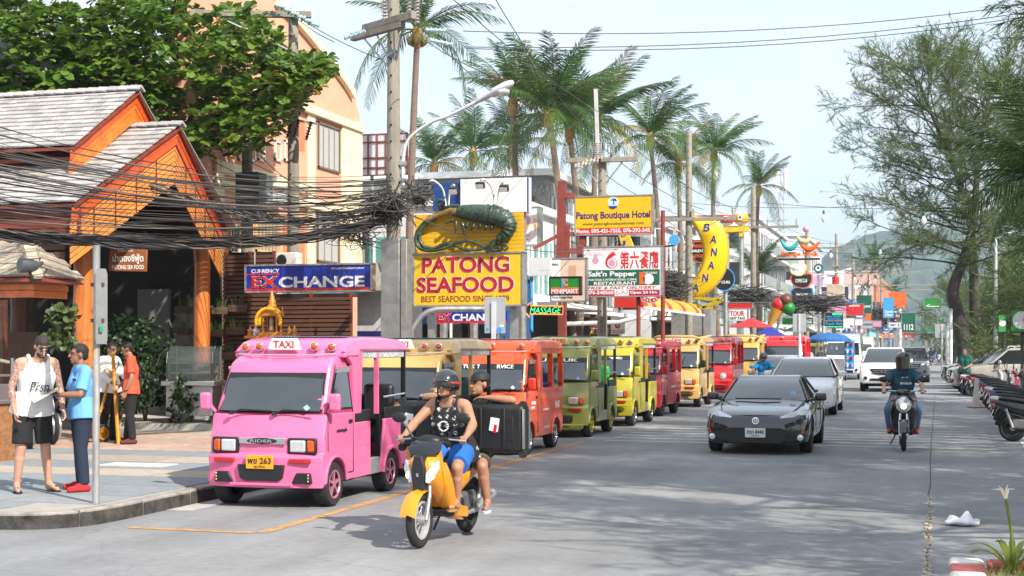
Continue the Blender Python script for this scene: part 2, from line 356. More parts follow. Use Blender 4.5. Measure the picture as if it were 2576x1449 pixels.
  # far raised walk in front of the slatted wall
fw=struct(MB().box2((-19,25.2,SW-.05),(-8.9,29,SW+.13)).build('far_walk',M('far_walk_concrete',(.46,.44,.39),.85,var=.15,scale=2,dirt=.4)))
for i in range(5):
 for j in range(3):share(slab[round(1.1-.03,2)],'paving_slab',PC['blue' if(i+j)%2 else 'sand'][j],fw,Matrix.Translation((-9.8-i*1.3,25.85+j*1.15,SW+.135)))
 # drain plate on the near pavement
dp=MB().box((-10.6,17.65,SW+.014),(1.0,.5,.012)).build('drain_cover',M('drain_concrete',(.55,.52,.47),.85,var=.2));tag(dp,'pale rectangular drain cover set in the blue grey paving','drain cover')
# ----- red and white kerbed island by the camera
isl=bpy.data.objects.new('kerb_island',None);COL.objects.link(isl);struct(isl)
IW=M('kerb_white_paint',(.72,.69,.64),.6,var=.12,scale=8,dirt=.35);IR=M('kerb_red_paint',(.55,.12,.1),.6,var=.2,scale=8,dirt=.35)
ye=11.62
for k,(L_,m)in enumerate(((.32,IW),(.38,IR),(.72,IW),(.6,IR),(.9,IW),(.9,IR),(.9,IW),(.9,IR))):
 o=MB().box((.30-.012*(11.62-ye),ye-L_/2,.09),(.26,L_-.006,.22)).build('kerb_block',m,isl,bevel=.03);ye-=L_
for k in range(4):MB().box((.30+.145+.5*k+.25,11.5,.09),(.49,.24,.215)).build('kerb_block',IW if k%2 else IR,isl,bevel=.03)
MB().box2((.42,5.5,-.02),(2.4,11.38,.15)).build('soil',M('island_soil',(.42,.32,.2),.95,var=.3,scale=12,bump=.6),isl)
# ----- wheels
def wheel(parent,c,r,w,rimm,spokes=5,side=1,detail=True,name='wheel'):
 t=MB().lathe([(r*.62,-w/2),(r*.93,-w/2),(r,-w*.36),(r,w*.36),(r*.93,w/2),(r*.62,w/2),(r*.58,w*.2),(r*.58,-w*.2),(r*.62,-w/2)],28,c,'x').build(name,RUBBER,parent,smooth=40)
 x=side*w/2
 b=MB().torus((c[0]+x*.86,c[1],c[2]),(1,0,0),r*.62,r*.055,24,6)
 b.lathe([(0.001,x*.35),(r*.6,x*.35)],20,c,'x')
 if spokes:
  for i in range(spokes):
   a=2*math.pi*i/spokes+.3;d=Vector((0,math.cos(a),math.sin(a)))
   b.bar(Vector(c)+d*r*.1+Vector((x*.75,0,0)),Vector(c)+d*r*.6+Vector((x*.8,0,0)),r*.14,r*.1)
  b.lathe([(r*.16,x*.5),(r*.15,x*.95),(r*.08,x*.98)],12,c,'x')
 b.build('rim',rimm,t,smooth=40)
 MB().lathe([(0.001,x*.3),(r*.585,x*.3)],20,c,'x').build('brake_disc',BLACK,t)
 return t
 # ----- timber restaurant with shingled gables
ORW=wood('orange_wood',(.72,.17,.02),.4,(1,.5,.5),.3,9,.3);ORR=wood('red_orange_wood',(.6,.085,.015),.4,(1,.5,.5),.3,9,.3);PLK=wood('gable_plank',(.68,.24,.045),.45,(1,.5,.5),.25,9,.2)
DRW=wood('dark_red_wood',(.2,.035,.018),.5,(.1,1,1),.3,9);BRW=wood('brown_slat_wood',(.10,.04,.024),.6,(.08,1,1),.35,10);LOG=wood('log_post_wood',(.55,.16,.03),.35,(1,1,.08),.55,7,.3);LOGD=wood('dark_log_wood',(.12,.045,.025),.45,(1,1,.08),.4,7)
SHG=[M('grey_shingle%d'%i,c,.85,var=.25,scale=12,dirt=.3,stretch=(6,1,1))for i,c in enumerate(((.36,.345,.335),(.41,.39,.38),(.31,.30,.29),(.45,.43,.42)))]
SHD=[M('brown_shingle%d'%i,c,.85,var=.3,scale=12,dirt=.5,stretch=(6,1,1))for i,c in enumerate(((.36,.3,.23),(.42,.36,.28),(.3,.25,.2)))]
res=thing('timber_restaurant','open timber restaurant with grey shingled gables and orange bargeboards','building',(-14.8,24,0));RO=Vector((-14.8,24,0))
def rp(p):p=Vector(p);return p-RO
shm=MB().box((0,0,0),(.182,.30,.03)).mesh('shingle')
def gable_roof(par,ax,az,yc,ridge,half,drop,backx,rows,step,yl=None):
 """ridge runs towards -x from (ax,yc,az); half: run to each eave, drop: fall"""
 sl=math.atan2(drop,half);L=math.hypot(half,drop)
 slab=MB()
 for s in(-1,1):
  a=(ax,yc,az-.03);b_=(ax-ridge,yc+s*half,az-drop-.03);c=(backx,yc+s*half,az-drop-.03);d=(backx,yc,az-.03);o=Vector((0,0,-.05))
  slab.add([Vector(q)-RO for q in(a,b_,c,d)]+[Vector(q)+o-RO for q in(a,b_,c,d)],[(0,1,2,3),(7,6,5,4),(0,4,5,1),(1,5,6,2),(2,6,7,3),(3,7,4,0)])
 slab.build('roof_deck',DRW,par)
 for r in range(rows):
  t=(r+.5)/rows;y=yc-half*t;z=az-drop*t+.012;x0=ax-ridge*t-.02
  for k in range(int((x0-max(backx,-17.6))/.19)+1):
   m=Matrix.Translation(rp((x0-.095-k*.19+RS.uniform(-.004,.004),y,z+RS.uniform(0,.01))))@Matrix.Rotation(sl-.13,4,'X')@Matrix.Diagonal((1,L/rows*1.25/.30,1,1))
   share(shm,'shingle',SHG[RS.randint(4)],par,m)
 b=MB()
 for r in range(rows):
  t=(r+.5)/rows;b.box(rp((ax/2+backx/2,yc+half*t,az-drop*t)),(ax-backx-ridge*t,L/rows*1.2,.02),rx=-sl-.05)
 b.build('far_shingle_course',SHG[2],par)
 for s in(-1,1):
  for k in range(14):
   share(shm,'ridge_shingle',SHG[RS.randint(4)],par,Matrix.Translation(rp((ax-.06-k*.23,yc+s*.06,az+.045)))@Matrix.Rotation(-s*sl,4,'X')@Matrix.Rotation(.07,4,'Y')@Matrix.Diagonal((1.3,.55,1,1)))
def chevron(par,ax,az,yc,ridge,half,drop,d0,d1,m,name,th=.04,off=0.,t0=0.):
 """board pair following a gable, between depths d0 and d1 under the roof edge"""
 for s in(-1,1):
  A=[(ax-ridge*t+off,yc+s*half*t,az-drop*t-dd)for t,dd in((t0,d0),(1,d0),(1,d1),(t0,d1))]
  MB().add([rp(q)for q in A]+[rp((q[0]-th,q[1],q[2]))for q in A],[(0,1,2,3),(7,6,5,4),(0,4,5,1),(1,5,6,2),(2,6,7,3),(3,7,4,0)]).build(name,m,par,bevel=.006)
gable_roof(res,-14.5,6.74,24.2,.2,1.85,1.30,-22,13,.14)
for i,(a,b_,m)in enumerate(((.06,.26,ORR),(.265,.36,ORW),(.365,.60,ORW))):chevron(res,-14.5,6.74,24.2,.2,1.85,1.30,a,b_,m,'bargeboard',off=-.06-.015*i)
MB().box2(rp((-22,23.0,4.5)),rp((-14.85,23.06,5.5))).build('upper_wall',DRW,res);MB().box2(rp((-22,22.5,5.2)),rp((-14.8,23.0,5.26))).build('eave_soffit',DRW,res)
gable_roof(res,-13.62,6.02,24.2,.45,2.75,1.70,-22,15,.13)
for i,(a,b_,m)in enumerate(((.05,.20,ORR),(.205,.36,ORR))):chevron(res,-13.62,6.02,24.2,.45,2.75,1.70,a,b_,m,'bargeboard',off=-.06-.015*i)
for i in range(7):chevron(res,-13.62,6.02,24.2,.45,2.75,1.70,.37+i*.105,.455+i*.105,PLK,'gable_plank',th=.03,off=-.11,t0=0)
for s in(-1,1):
 for k in range(4):
  t=.2+k*.2;MB().bar(rp((-13.62-.45*t-.095,24.2+s*2.75*t,6.02-1.7*t-.37)),rp((-13.62-.45*t-.095,24.2+s*2.75*t,6.02-1.7*t-1.09)),.014,.02).build('batten',DRW,res)
for k in range(3):MB().box(rp((-17.9,21.62,4.18-k*.2)),(7.6,.06,.19)).build('fascia_board',DRW,res,bevel=.008)
for z in(3.58,3.42,3.05,2.93):MB().box(rp((-17.8,21.75,z)),(6.6,.05,.12)).build('front_slat',BRW,res,bevel=.006)
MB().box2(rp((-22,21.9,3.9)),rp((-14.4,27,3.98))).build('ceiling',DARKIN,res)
MB().box2(rp((-22,28.4,.2)),rp((-15.0,28.5,5.0))).build('back_wall',M('shade_painted_wall',(.02,.016,.014),.9,var=.3),res)  # near black wall colour, the tree shade inside is put into it
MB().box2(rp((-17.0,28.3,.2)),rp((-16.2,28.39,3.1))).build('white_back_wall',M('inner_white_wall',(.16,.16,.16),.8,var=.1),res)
def log(x,y,z0,z1,r,m):
 pts=[rp((x+RS.uniform(-.015,.015),y+RS.uniform(-.015,.015),z0+(z1-z0)*i/8))for i in range(9)]
 o=MB().tube(pts,[r*(1.08-.12*i/8+RS.uniform(-.03,.03))for i in range(9)],14).build('log_post',m,res,smooth=60);return o
log(-14.75,22.72,.2,3.9,.19,LOG);log(-14.72,27.05,.55,3.95,.175,LOG);log(-16.75,23.6,.2,3.9,.15,LOGD);log(-17.3,27.0,.2,3.9,.15,LOGD)
for x,y in((-14.72,27.05),):MB().box(rp((x,y,.38)),(.5,.5,.45)).build('post_plinth',CONC,res,bevel=.02)
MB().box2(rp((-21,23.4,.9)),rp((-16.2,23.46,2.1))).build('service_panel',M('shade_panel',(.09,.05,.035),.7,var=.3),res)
sp=MB().box(rp((-15.6,25.6,4.35)),(1.5,2.2,.05),rx=.1).build('inner_canopy',M('inner_canopy_cloth',(.35,.33,.3),.8,var=.15),res)
# hanging board
hs=thing('hanging_board','carved brown board reading Patong Sea Food under the gable','sign',tuple(P(322,655,27.2)),R(8))
MB().prism([(-.40,-.2),(.37,-.22),(.385,.2),(-.37,.225)],0,.04).build('board',wood('sign_wood',(.28,.09,.03),.5,(.15,1,1)),hs,bevel=.012)
letters('ร้านอาหาร',WHITEP,hs,-.05,.2,.3,.07,-.002,.01);letters('ป่าตองซีฟู้ด',WHITEP,hs,0,.03,.62,.2,-.002,.02);letters('PATONG SEA FOOD',WHITEP,hs,0,-.13,.64,.085,-.002,.015)
MB().tube([(-.35,.02,.2),(-.35,.02,.55)],.008,6).build('chain',BLACK,hs);MB().tube([(.35,.02,.2),(.35,.02,.55)],.008,6).build('chain',BLACK,hs)
# slatted screen walls
YS=27.6
def slat_wall(name,label,x0,x1,z0,z1,y):
 t=thing(name,label,'screen wall',((x0+x1)/2,y,0));L_=x1-x0;n=int((z1-z0)/.092)
 MB().box((0,.12,(z0+z1)/2),(L_-.02,.02,z1-z0-.02)).build('backing',M('screen_backing',(.02,.013,.01),.9),t)
 me=MB().box((0,0,0),(L_,.035,.068)).mesh('slat')
 for i in range(n):share(me,'slat',BRW,t,Matrix.Translation((0,RS.uniform(-.004,.004),z0+.04+i*.092))@Matrix.Rotation(RS.uniform(-.0015,.0015),4,'Y'))
 for k in range(int(L_/1.1)+2):MB().box((-L_/2+.03+k*(L_-.06)/(int(L_/1.1)+1),.05,(z0+z1)/2),(.06,.05,z1-z0)).build('stud',DRW,t)
 return t
slat_wall('slatted_screen','tall brown slatted timber screen beside the restaurant post',-14.55,-13.35,.3,3.86,YS+.1)
slat_wall('slatted_screen','lower brown slatted timber screen behind the golden shrine',-13.4,-11.55,.3,2.95,YS)
GRS=leafmat('planter_leaf',(.05,.12,.03),(.12,.2,.06))
for i,(u,v)in enumerate(((462,780),(512,778),(556,782),(598,776),(458,835),(505,832),(546,838),(592,832),(470,893),(528,890),(575,895))):
 p=PY(u,v,YS-.12);pt=thing('hanging_planter','wooden planter on the slatted screen, %s row, number %s from the left'%(('top','middle','bottom')[min(i//4,2)],('one','two','three','four')[i%4]),'planter',tuple(p),0,'planters on the slatted screen')
 MB().box((0,0,0),(.36,.16,.15),taper=1.06).build('planter_box',wood('old_planter_wood',(.12,.075,.05),.8,(.2,1,1)),pt,bevel=.008)
 b=MB()
 for k in range(16):
  a=RS.uniform(0,6.28);l_=RS.uniform(.12,.3);x=RS.uniform(-.14,.14);q=Vector((x+math.cos(a)*l_*.5,math.sin(a)*.1-.05,.06+l_));m_=Vector((x+math.cos(a)*l_*.15,math.sin(a)*.03,.06+l_*.6))
  b.add([(x-.008,0,.05),(x+.008,0,.05),tuple(m_+Vector((.008,0,0))),tuple(q),tuple(m_-Vector((.008,0,0)))],[(0,1,2,4),(4,2,3)])
 b.build('leaf_tuft',GRS,pt)
 # ----- kiosk roof, trunk, counter at the left
ki=thing('shingled_kiosk','small food kiosk with hipped shingle roof and orange fascia','kiosk',(-13.6,19.6,0))
c0=P(95,708,21.3);ex,ey,ez=c0.x+13.6,c0.y-19.6,c0.z
hipn=6
for f in range(2):
 for r in range(hipn):
  t0,t1=r/hipn,(r+1)/hipn;dy=.62;dzz=.55
  x0=-3.4;z=ez+dzz*t0;y=ey+dy*t0
  n=int((ex-dy*t0-x0)/.26)+1
  if f==0:
   for k in range(n):
    xx=ex-dy*t0-.13-k*.26
    share(shm,'shingle',SHD[RS.randint(3)],ki,Matrix.Translation((xx,y+.12,z+.15+RS.uniform(0,.012)))@Matrix.Rotation(.72-.06,4,'X')@Matrix.Diagonal((1.38,.62,1.3,1)))
  else:
   for k in range(int((1.24-2*dy*t0)/.26)+1):
    share(shm,'shingle',SHD[RS.randint(3)],ki,Matrix.Translation((ex-dy*t0-.12,y+.13+k*.26,z+.15))@Matrix.Rotation(.72,4,'Y')@Matrix.Rotation(R(90),4,'Z')@Matrix.Diagonal((1.38,.62,1.3,1)))
MB().loft([[(-3.4,ey,ez),(ex,ey,ez),(ex,ey+1.24,ez),(-3.4,ey+1.24,ez)],[(-3.4,ey+.61,ez+.55),(ex-.62,ey+.615,ez+.55),(ex-.62,ey+.625,ez+.55),(-3.4,ey+.63,ez+.55)]]).build('roof_deck',DRW,ki)
for k,(dz,h,m)in enumerate(((-.07,.09,ORW),(-.175,.11,ORW))):
 MB().box2((-3.4,ey+.2+k*.02,ez+dz-h/2),(ex-.2-k*.02,ey+.25,ez+dz+h/2)).build('fascia_board',m,ki,bevel=.008);MB().box2((ex-.25,ey+.25,ez+dz-h/2),(ex-.2-k*.02,ey+1.1,ez+dz+h/2)).build('fascia_board',m,ki,bevel=.008)
MB().bar((ex+.02,ey-.02,ez+.06),(ex-.62,ey+.62,ez+.66),.16,.05).build('hip_cap',SHD[1],ki)
MB().box((-1.2,.8,1.4),(.12,.12,2.4)).build('kiosk_post',LOGD,ki)
sp=thing('roof_spotlight','grey round spotlight clamped on the kiosk roof','spotlight',tuple(P(75,668,21.0)),R(-30))
MB().lathe([(.10,-.16),(.115,-.14),(.10,.02),(.07,.1),(.03,.13)],16,(0,0,0),'y').build('lamp_can',M('grey_can',(.1,.11,.12),.4,.3),sp,smooth=40);MB().bar((0,0,-.1),(.06,.02,-.24),.03).build('bracket',BLACK,sp);MB().tube([(0,.13,0),(.15,.2,-.05),(.18,.1,-.2),(.05,.05,-.22)],.008,6).build('lead',BLACK,sp)
tr=thing('trunk_tree','thick bare grey tree trunk inside the restaurant shade','tree',(-17.3,24.4,.2))
MB().tube([(0,0,0),(-.05,0,1),(.05,.02,2),(-.05,0,3),(-.1,0,4)],[.36,.29,.27,.28,.25],14).build('trunk',M('grey_bark',(.09,.08,.065),.9,var=.6,scale=5,bump=1.,bscale=12),tr,smooth=60)
ctr=thing('wooden_counter','brown wooden food counter at the left edge of the picture','counter',(-12.95,17.2,SW))
MB().box((-.6,.4,.42),(1.5,.7,.84)).build('cabinet',wood('counter_wood',(.3,.14,.06),.5,(.2,1,1)),ctr,bevel=.01);MB().box((-.6,.4,.87),(1.6,.8,.05)).build('worktop',BRUSH,ctr,bevel=.01)
for k in range(3):MB().box((-.1-k*.4,.04,.45),(.36,.02,.6)).build('cabinet_door',wood('counter_door',(.36,.18,.08),.5,(1,1,.1)),ctr,bevel=.01)
MB().box((-.4,.5,1.25),(1.1,.6,.03)).build('shelf',BRUSH,ctr);MB().box((-.4,.5,1.0),(1.0,.5,.25)).build('grill_box',BRUSH,ctr,bevel=.02)
for k in range(2):MB().bar((.1-k,.75,.87),(.1-k,.75,1.5),.03).build('upright',STEEL,ctr)
MB().box((-.4,.3,1.48),(1.2,.5,.04),rx=-.15).build('canopy',M('old_canvas',(.3,.28,.2),.8,var=.2),ctr)
MB().box((-.2,.35,.92),(.5,.3,.05)).build('white_tray',WHITEP,ctr,bevel=.01)
for i,(u,v,r)in enumerate(((38,1135,.36),(12,1130,.30),(58,1128,.30))):
 p=G(u,v,SW);d_=thing('hose_reel',('large steel reel with black rim standing on edge by the counter','second steel reel behind the large one by the counter','smaller steel reel half behind the tank top man')[i],'reel',(p.x,p.y+.4+i*.2,SW),R(35+10*i))
 MB().torus((0,0,r),(1,0,0),r*.86,r*.12,28,8).build('rim',RUBBER,d_,smooth=60);MB().lathe([(r*.8,-.08),(r*.8,.08)],24,(0,0,r),'x').build('drum',BRUSH,d_,smooth=30);MB().lathe([(.06,-.13),(.06,.13)],12,(0,0,r),'x').build('hub',BLACK,d_)
pt=thing('green_crate','small bright green plastic crate by the steel reels','crate',tuple(G(6,1098,SW)),.3)
for s in(-1,1):MB().box((s*.12,0,.11),(.015,.26,.2)).build('side',M('green_plastic',(.02,.3,.12),.4),pt);MB().box((0,s*.13,.11),(.24,.015,.2)).build('side',MATS['green_plastic'],pt)
# steel sign post near the kerb
sp_=thing('sign_post','galvanised steel sign post standing at the kerb corner','post',(-8.47,13.27,SW))
MB().tube([(0,0,0),(.01,0,2.75)],.037,14).build('post',M('post_steel',(.4,.4,.39),.5,.5,var=.35,scale=12,dirt=.6,stretch=(1,1,.2)),sp_,smooth=60)
MB().tube([(.003,0,1.55),(.005,0,1.92)],.0385,14).build('tan_paint_band',M('tan_paint',(.45,.33,.17),.6,dirt=.4),sp_,smooth=60)
pl_=MB().prism([(-.06,0),(.06,.0),(.07,.05),(.07,.75),(.05,.8),(-.05,.8),(-.07,.75),(-.07,.05)],-.004,.004).build('sign_plate',M('plate_back_grey',(.26,.27,.28),.5,.3,dirt=.4),sp_,rot=(0,0,R(62)),loc=(.085,-.03,1.7))
for z in(1.95,2.33):MB().box((.03,-.01,z),(.15,.05,.04)).build('clamp',M('rust_clamp',(.12,.06,.04),.8),sp_)
MB().box((.10,-.06,1.86),(.04,.014,.06),rz=R(62)).build('green_sticker',M('sticker_green',(.02,.3,.15),.5),sp_)
# glass food cart, sack trolley, menu stand
gc=thing('glass_food_cart','stainless food cart with curved glass display by the orange post','cart',(-14.15,25.7,SW+.13),R(12))
MB().box((0,0,.45),(.95,.7,.6)).build('steel_body',BRUSH,gc,bevel=.015);MB().box((0,-.05,.80),(1.08,.85,.1)).build('steel_counter',BRUSH,gc,bevel=.015)
pr=[(-.32,.86),(-.34,1.2),(-.28,1.42),(-.1,1.52),(.3,1.54),(.3,.86)]
MB().prism(pr,-.45,.45,'yz').build('glass_case',M('display_glass',(.1,.13,.13),.05,var=0,spec=.8,alpha=.45),gc,bevel=.01)
for s in(-1,1):MB().tube([(s*.46,y,z)for y,z in pr],.014,6).build('case_frame',CHROME,gc)
for z in(1.0,1.2):MB().box((0,.05,z),(.86,.5,.015)).build('glass_shelf',BRUSH,gc)
for k in range(4):MB().lathe([(.05,-.02),(.05,.02)],12,((-.4,.4)[k%2],(-.28,.28)[k//2],.05),'x').build('castor',RUBBER,gc);MB().bar(((-.4,.4)[k%2],(-.28,.28)[k//2],.06),((-.4,.4)[k%2],(-.28,.28)[k//2],.17),.03).build('castor_leg',STEEL,gc)
YLP=M('yellow_pipe',(.6,.25,.01),.45,var=.2,dirt=.4)
st=thing('sack_trolley','yellow tube sack trolley with two black wheels behind the blue shirt man','trolley',tuple(G(225,1112,SW)),R(-25))
for s in(-1,1):
 MB().tube([(s*.22,-.05,.12),(s*.22,.1,.6),(s*.22,.25,1.1),(s*.22,.3,1.22),(s*.2,.18,1.3),(s*.18,.08,1.28)],.022,8).build('rail',YLP,st,smooth=60);wheel(st,(s*.32,.05,.16),.16,.07,YLP,0,s)
for z in(.3,.6,.9):MB().tube([(-.22,.02+z*.2,z),(.22,.02+z*.2,z)],.018,8).build('cross_bar',YLP,st)
MB().box((0,-.15,.05),(.44,.25,.015)).build('toe_plate',YLP,st)
for u,v,lb in((292,1118,'orange wooden pole leaning beside the orange shirt man'),):
 p=G(u,v,SW);o=thing('wooden_pole',lb,'pole',tuple(p));MB().tube([(.05,0,0),(-.22,.25,1.55)],[.038,.03],10).build('shaft',YLP,o,smooth=60)
ms=thing('menu_stand','white menu boards on a leaning wooden stand beside the pink van','menu stand',tuple(G(505,1062,SW+.13)),R(-14))
for s in(-1,1):MB().bar((s*.27,0,0),(s*.27-.1,.3,1.15),.05).build('stand_leg',wood('stand_wood',(.4,.22,.1),.6),ms)
for k in range(5):
 o=MB().box((-.02-.022*k,.05+.05*k-.03,.42+k*.17),(.5-.02*k,.03,.15),rx=-.27).build('menu_board',WHITEP,ms,bevel=.006);letters(('B.B.Q. 90','Squid 80','Som Tam 60','Chicken 70','Chicken Sate 60')[k],REDP,o,-.02-.022*k,.42+k*.17,.34,.05,.05+.05*k-.055)
 # shrine with marigold garlands on a shelf
MG=M('marigold',(.8,.42,.01),.7,var=.3,scale=60);SHR=M('shrine_gold',(.55,.22,.04),.4,.2,var=.3,scale=20)
sh=thing('spirit_shrine','golden spirit shrine with marigold garlands on the slatted wall','shrine',tuple(P(684,840,27.2)))
MB().box((0,.02,-.06),(1.05,.3,.05)).build('shelf',SHR,sh,bevel=.01);MB().box((0,0,.0),(.5,.24,.08)).build('plinth',SHR,sh,bevel=.01)
for s in(-1,1):
 for y in(-.09,.1):MB().lathe([(.026,.02),(.02,.06),(.018,.3),(.026,.34)],10,(s*.14,y,0)).build('column',SHR,sh,smooth=50)
MB().prism([(-.22,.34),(.22,.34),(.15,.42),(.06,.5),(0,.56),(-.06,.5),(-.15,.42)],-.14,.12).build('gable',SHR,sh,bevel=.01)
MB().lathe([(.085,.5),(.09,.54),(.07,.58),(.075,.62),(.05,.67),(.05,.71),(.02,.78),(.002,.84)],12).build('spire',SHR,sh,smooth=40)
for s in(-1,1):MB().lathe([(.03,.36),(.02,.44),(.002,.52)],8,(s*.22,0,0)).build('finial',SHR,sh)
MB().box((0,.1,.2),(.26,.02,.3)).build('niche',DRW,sh);MB().lathe([(.06,.06),(.05,.12),(.035,.2),(.045,.24),(.03,.3),(.004,.35)],10,(0,-.02,0)).build('figure',M('figure_gold',(.5,.35,.2),.4,.4),sh,smooth=50)
for r in(.255,.215):
 b=MB()
 for k in range(22):a=math.pi*(k/21)*1.16-.25;b.ell((math.cos(a)*r,-.16 if r>.23 else-.1,.24+math.sin(a)*r*.95),.036,7,5)
 b.build('garland',MG,sh)
for k,x in enumerate((-.46,-.34,.36,.47)):MB().lathe([(.05,-.035),(.045,.05),(.06,.06),(.03,.1),(.002,.17)],8,(x,0,0)).build('side_pavilion',SHR if k!=1 else WHITEP,sh)
MB().ell((-.28,-.04,.03),(.06,.04,.05),10,7).build('elephant',M('cream_figure',(.6,.52,.42),.6),sh)
# ----- peach townhouse with curved gable
PE=M('peach_render',(.74,.36,.24),.85,var=.07,scale=1.2,dirt=.1);CO=M('coral_render',(.66,.2,.1),.85,var=.08,scale=1.2);CR=M('cream_trim',(.8,.68,.46),.8,var=.08,scale=2,dirt=.15);SHU=M('grey_shutter',(.42,.42,.4),.6,var=.15,stretch=(1,1,30),scale=3)
pe=thing('peach_townhouse','peach townhouse with cream trim and curved gable behind the wires','building',(-16,34,0));PO=Vector((-16,34,0));XP=-16.
def fp(u,v):q=PX(u,v,XP);return(q.y-34,q.z)
def panel(poly,m,name,x0,x1,bevel=.0):return MB().prism(poly,x0,x1,'yz').build(name,m,pe,bevel=bevel)
def strip(pts,wd,m,name,x1):
 b=MB()
 for(y0,z0),(y1,z1)in zip(pts,pts[1:]):b.bar((x1/2,y0,z0),(x1/2,y1,z1),x1,wd)if False else b.prism([(y0,z0-wd/2),(y1,z1-wd/2),(y1,z1+wd/2),(y0,z0+wd/2)],0.01,x1,'yz')
 return b.build(name,m,pe)
y0,y1=fp(470,700)[0],fp(905,700)[0]
curve=[(905,290),(890,240),(862,200),(838,168),(800,120),(768,78),(735,40),(700,5),(650,-45),(600,-80)]
poly=[(y0,.2),(y1,.2)]+[fp(u,v)for u,v in curve]+[(y0,fp(470,-80)[1]+2.2),]
panel(poly,PE,'street_wall',-.3,0)
MB().box2((-6,y0-.01,.2),(-.31,y1-.1,8.2)).build('house_body',PE,pe)
panel([(y0-1.4,7.7),(y0+6.2,7.7),(y0+6.2,9.3),(y0-1.4,9.3)],M('white_wall_far',(.62,.6,.62),.8,var=.06),'roof_room',-5,-3)
cg=[fp(u,v)for u,v in((882,238),(862,205),(838,172),(800,124),(768,84),(735,46),(690,5))]
b=MB();b.loft([[(x,y,z+h)for x,h in((.02,-.13),(.14,-.1),(.17,.03),(.12,.15),(.02,.15))]for y,z in cg]);b.build('curved_cornice',CR,pe,smooth=40)
panel([fp(855,300),fp(905,310),fp(905,730),fp(855,730)],CR,'corner_pilaster',.005,.09,.01);panel([fp(770,262),fp(788,268),fp(788,730),fp(770,730)],CR,'pilaster',.006,.07,.01)
panel([fp(536,400),fp(556,405),fp(556,730),fp(536,730)],CR,'pilaster',.006,.1,.01);panel([fp(500,460),fp(528,465),fp(528,730),fp(500,730)],PE,'pilaster',.006,.16,.01)
for a,b_,wd,pr_ in(((560,305),(905,322),.16,.16),((690,235),(905,300),.0,0),((545,440),(770,470),.22,.12),((545,505),(905,540),.16,.14)):
 if wd:q0,q1=fp(*a),fp(*b_);panel([(q0[0],q1[1]-wd),(q1[0],q1[1]-wd),(q1[0],q1[1]+wd*.2),(q1[0],q1[1]+wd*.4),(q0[0],q1[1]+wd*.4)],CR,'cornice',.01,pr_,.02)
def win(u0,v0,u1,v1,mats,bars,sill=True,fr=CR,name='window'):
 a,c=fp(u0,v0),fp(u1,v1);yy0,yy1,z1_,z0_=a[0],c[0],a[1],c[1]
 o=panel([(yy0,z0_),(yy1,z0_),(yy1,z1_),(yy0,z1_)],mats,name,.006,.02)
 for s in((yy0,z0_,yy0+.05,z1_),(yy1-.05,z0_,yy1,z1_),(yy0,z1_-.05,yy1,z1_),(yy0,z0_,yy1,z0_+.05)):MB().box2((.021,s[0],s[1]),(.06,s[2],s[3])).build('frame',fr,o)
 for k in range(bars):y=yy0+(yy1-yy0)*(k+1)/(bars+1);MB().box2((.021,y-.015,z0_+.05),(.045,y+.015,z1_-.05)).build('bar',M('frame_grey',(.25,.24,.22),.6),o)
 return o
win(797,305,852,437,SHU,3,fr=M('frame_brown',(.16,.12,.09),.6));win(795,525,850,665,SHU,2,fr=MATS['frame_brown'])
panel([fp(722,300),fp(766,305),fp(766,380),fp(722,378)],CO,'coral_panel',.004,.012);panel([fp(712,560),fp(766,565),fp(766,665),fp(712,660)],CO,'coral_panel',.004,.012);panel([fp(560,530),fp(600,532),fp(600,640),fp(560,640)],CO,'coral_panel',.004,.012)
for u in(597,622,646,688,712):win(u,352,u+17,408,PE,0,fr=M('white_trim',(.75,.73,.7),.7),name='blind_panel')
win(640,528,700,640,M('warm_interior',(.42,.3,.17),.5,var=.4,scale=8),6,fr=M('frame_yellow',(.6,.42,.15),.6));win(575,560,600,640,GLASS,2)
for k,(u,v)in enumerate(((650,495),(668,497),(683,498))):q=fp(u,v);MB().box((.25,q[0],q[1]),(.35,.3,.32)).build('cooling_unit',M('unit_white',(.5,.5,.5),.5),pe,bevel=.02)
# low annexe beside it and behind the exchange sign
an=thing('exchange_booth','low white currency booth between slatted wall and wrapped pole','booth',(-11.25,28.5,0))
MB().box((0,.6,1.6),(1.05,1.2,2.8)).build('booth_wall',M('booth_white',(.5,.5,.5),.7,var=.12,dirt=.4),an);MB().box((0,.3,3.05),(1.1,1.6,.1)).build('booth_roof',CONC,an);MB().box((.44,-.02,1.3),(.16,.04,2.0)).build('blue_door',M('teal_door',(.03,.3,.4),.5),an)
MB().box((-1.4,1.2,3.3),(2.2,1.5,.7)).build('upper_block',CONC,an)
po=MB().box((-.08,-.03,1.65),(.86,.03,1.0)).build('poster',M('poster_navy',(.02,.02,.12),.4),an)
letters('EXCHANGE',WHITEP,po,.02,1.83,.7,.13,-.048,.03);letters('MONEY',WHITEP,po,-.3,2.0,.24,.06,-.048,.01);letters('CURRENCY',WHITEP,po,.1,2.0,.32,.05,-.048);MB().prism([(-.52,1.2),(-.1,1.2),(-.2,1.45),(-.5,1.62)],-.055,-.046).build('banknote',M('note_green',(.06,.35,.06),.5),po)
ac=thing('air_conditioner','white air conditioner box on the booth above the exchange sign','air conditioner',tuple(P(727,655,30.5)));MB().box((0,0,0),(.5,.3,.32)).build('case',M('unit_white2',(.62,.62,.6),.5,dirt=.2),ac,bevel=.02);MB().lathe([(.12,0),(.11,-.01)],20,(-.1,-.155,0),'y').build('fan_grille',BLACK,ac)
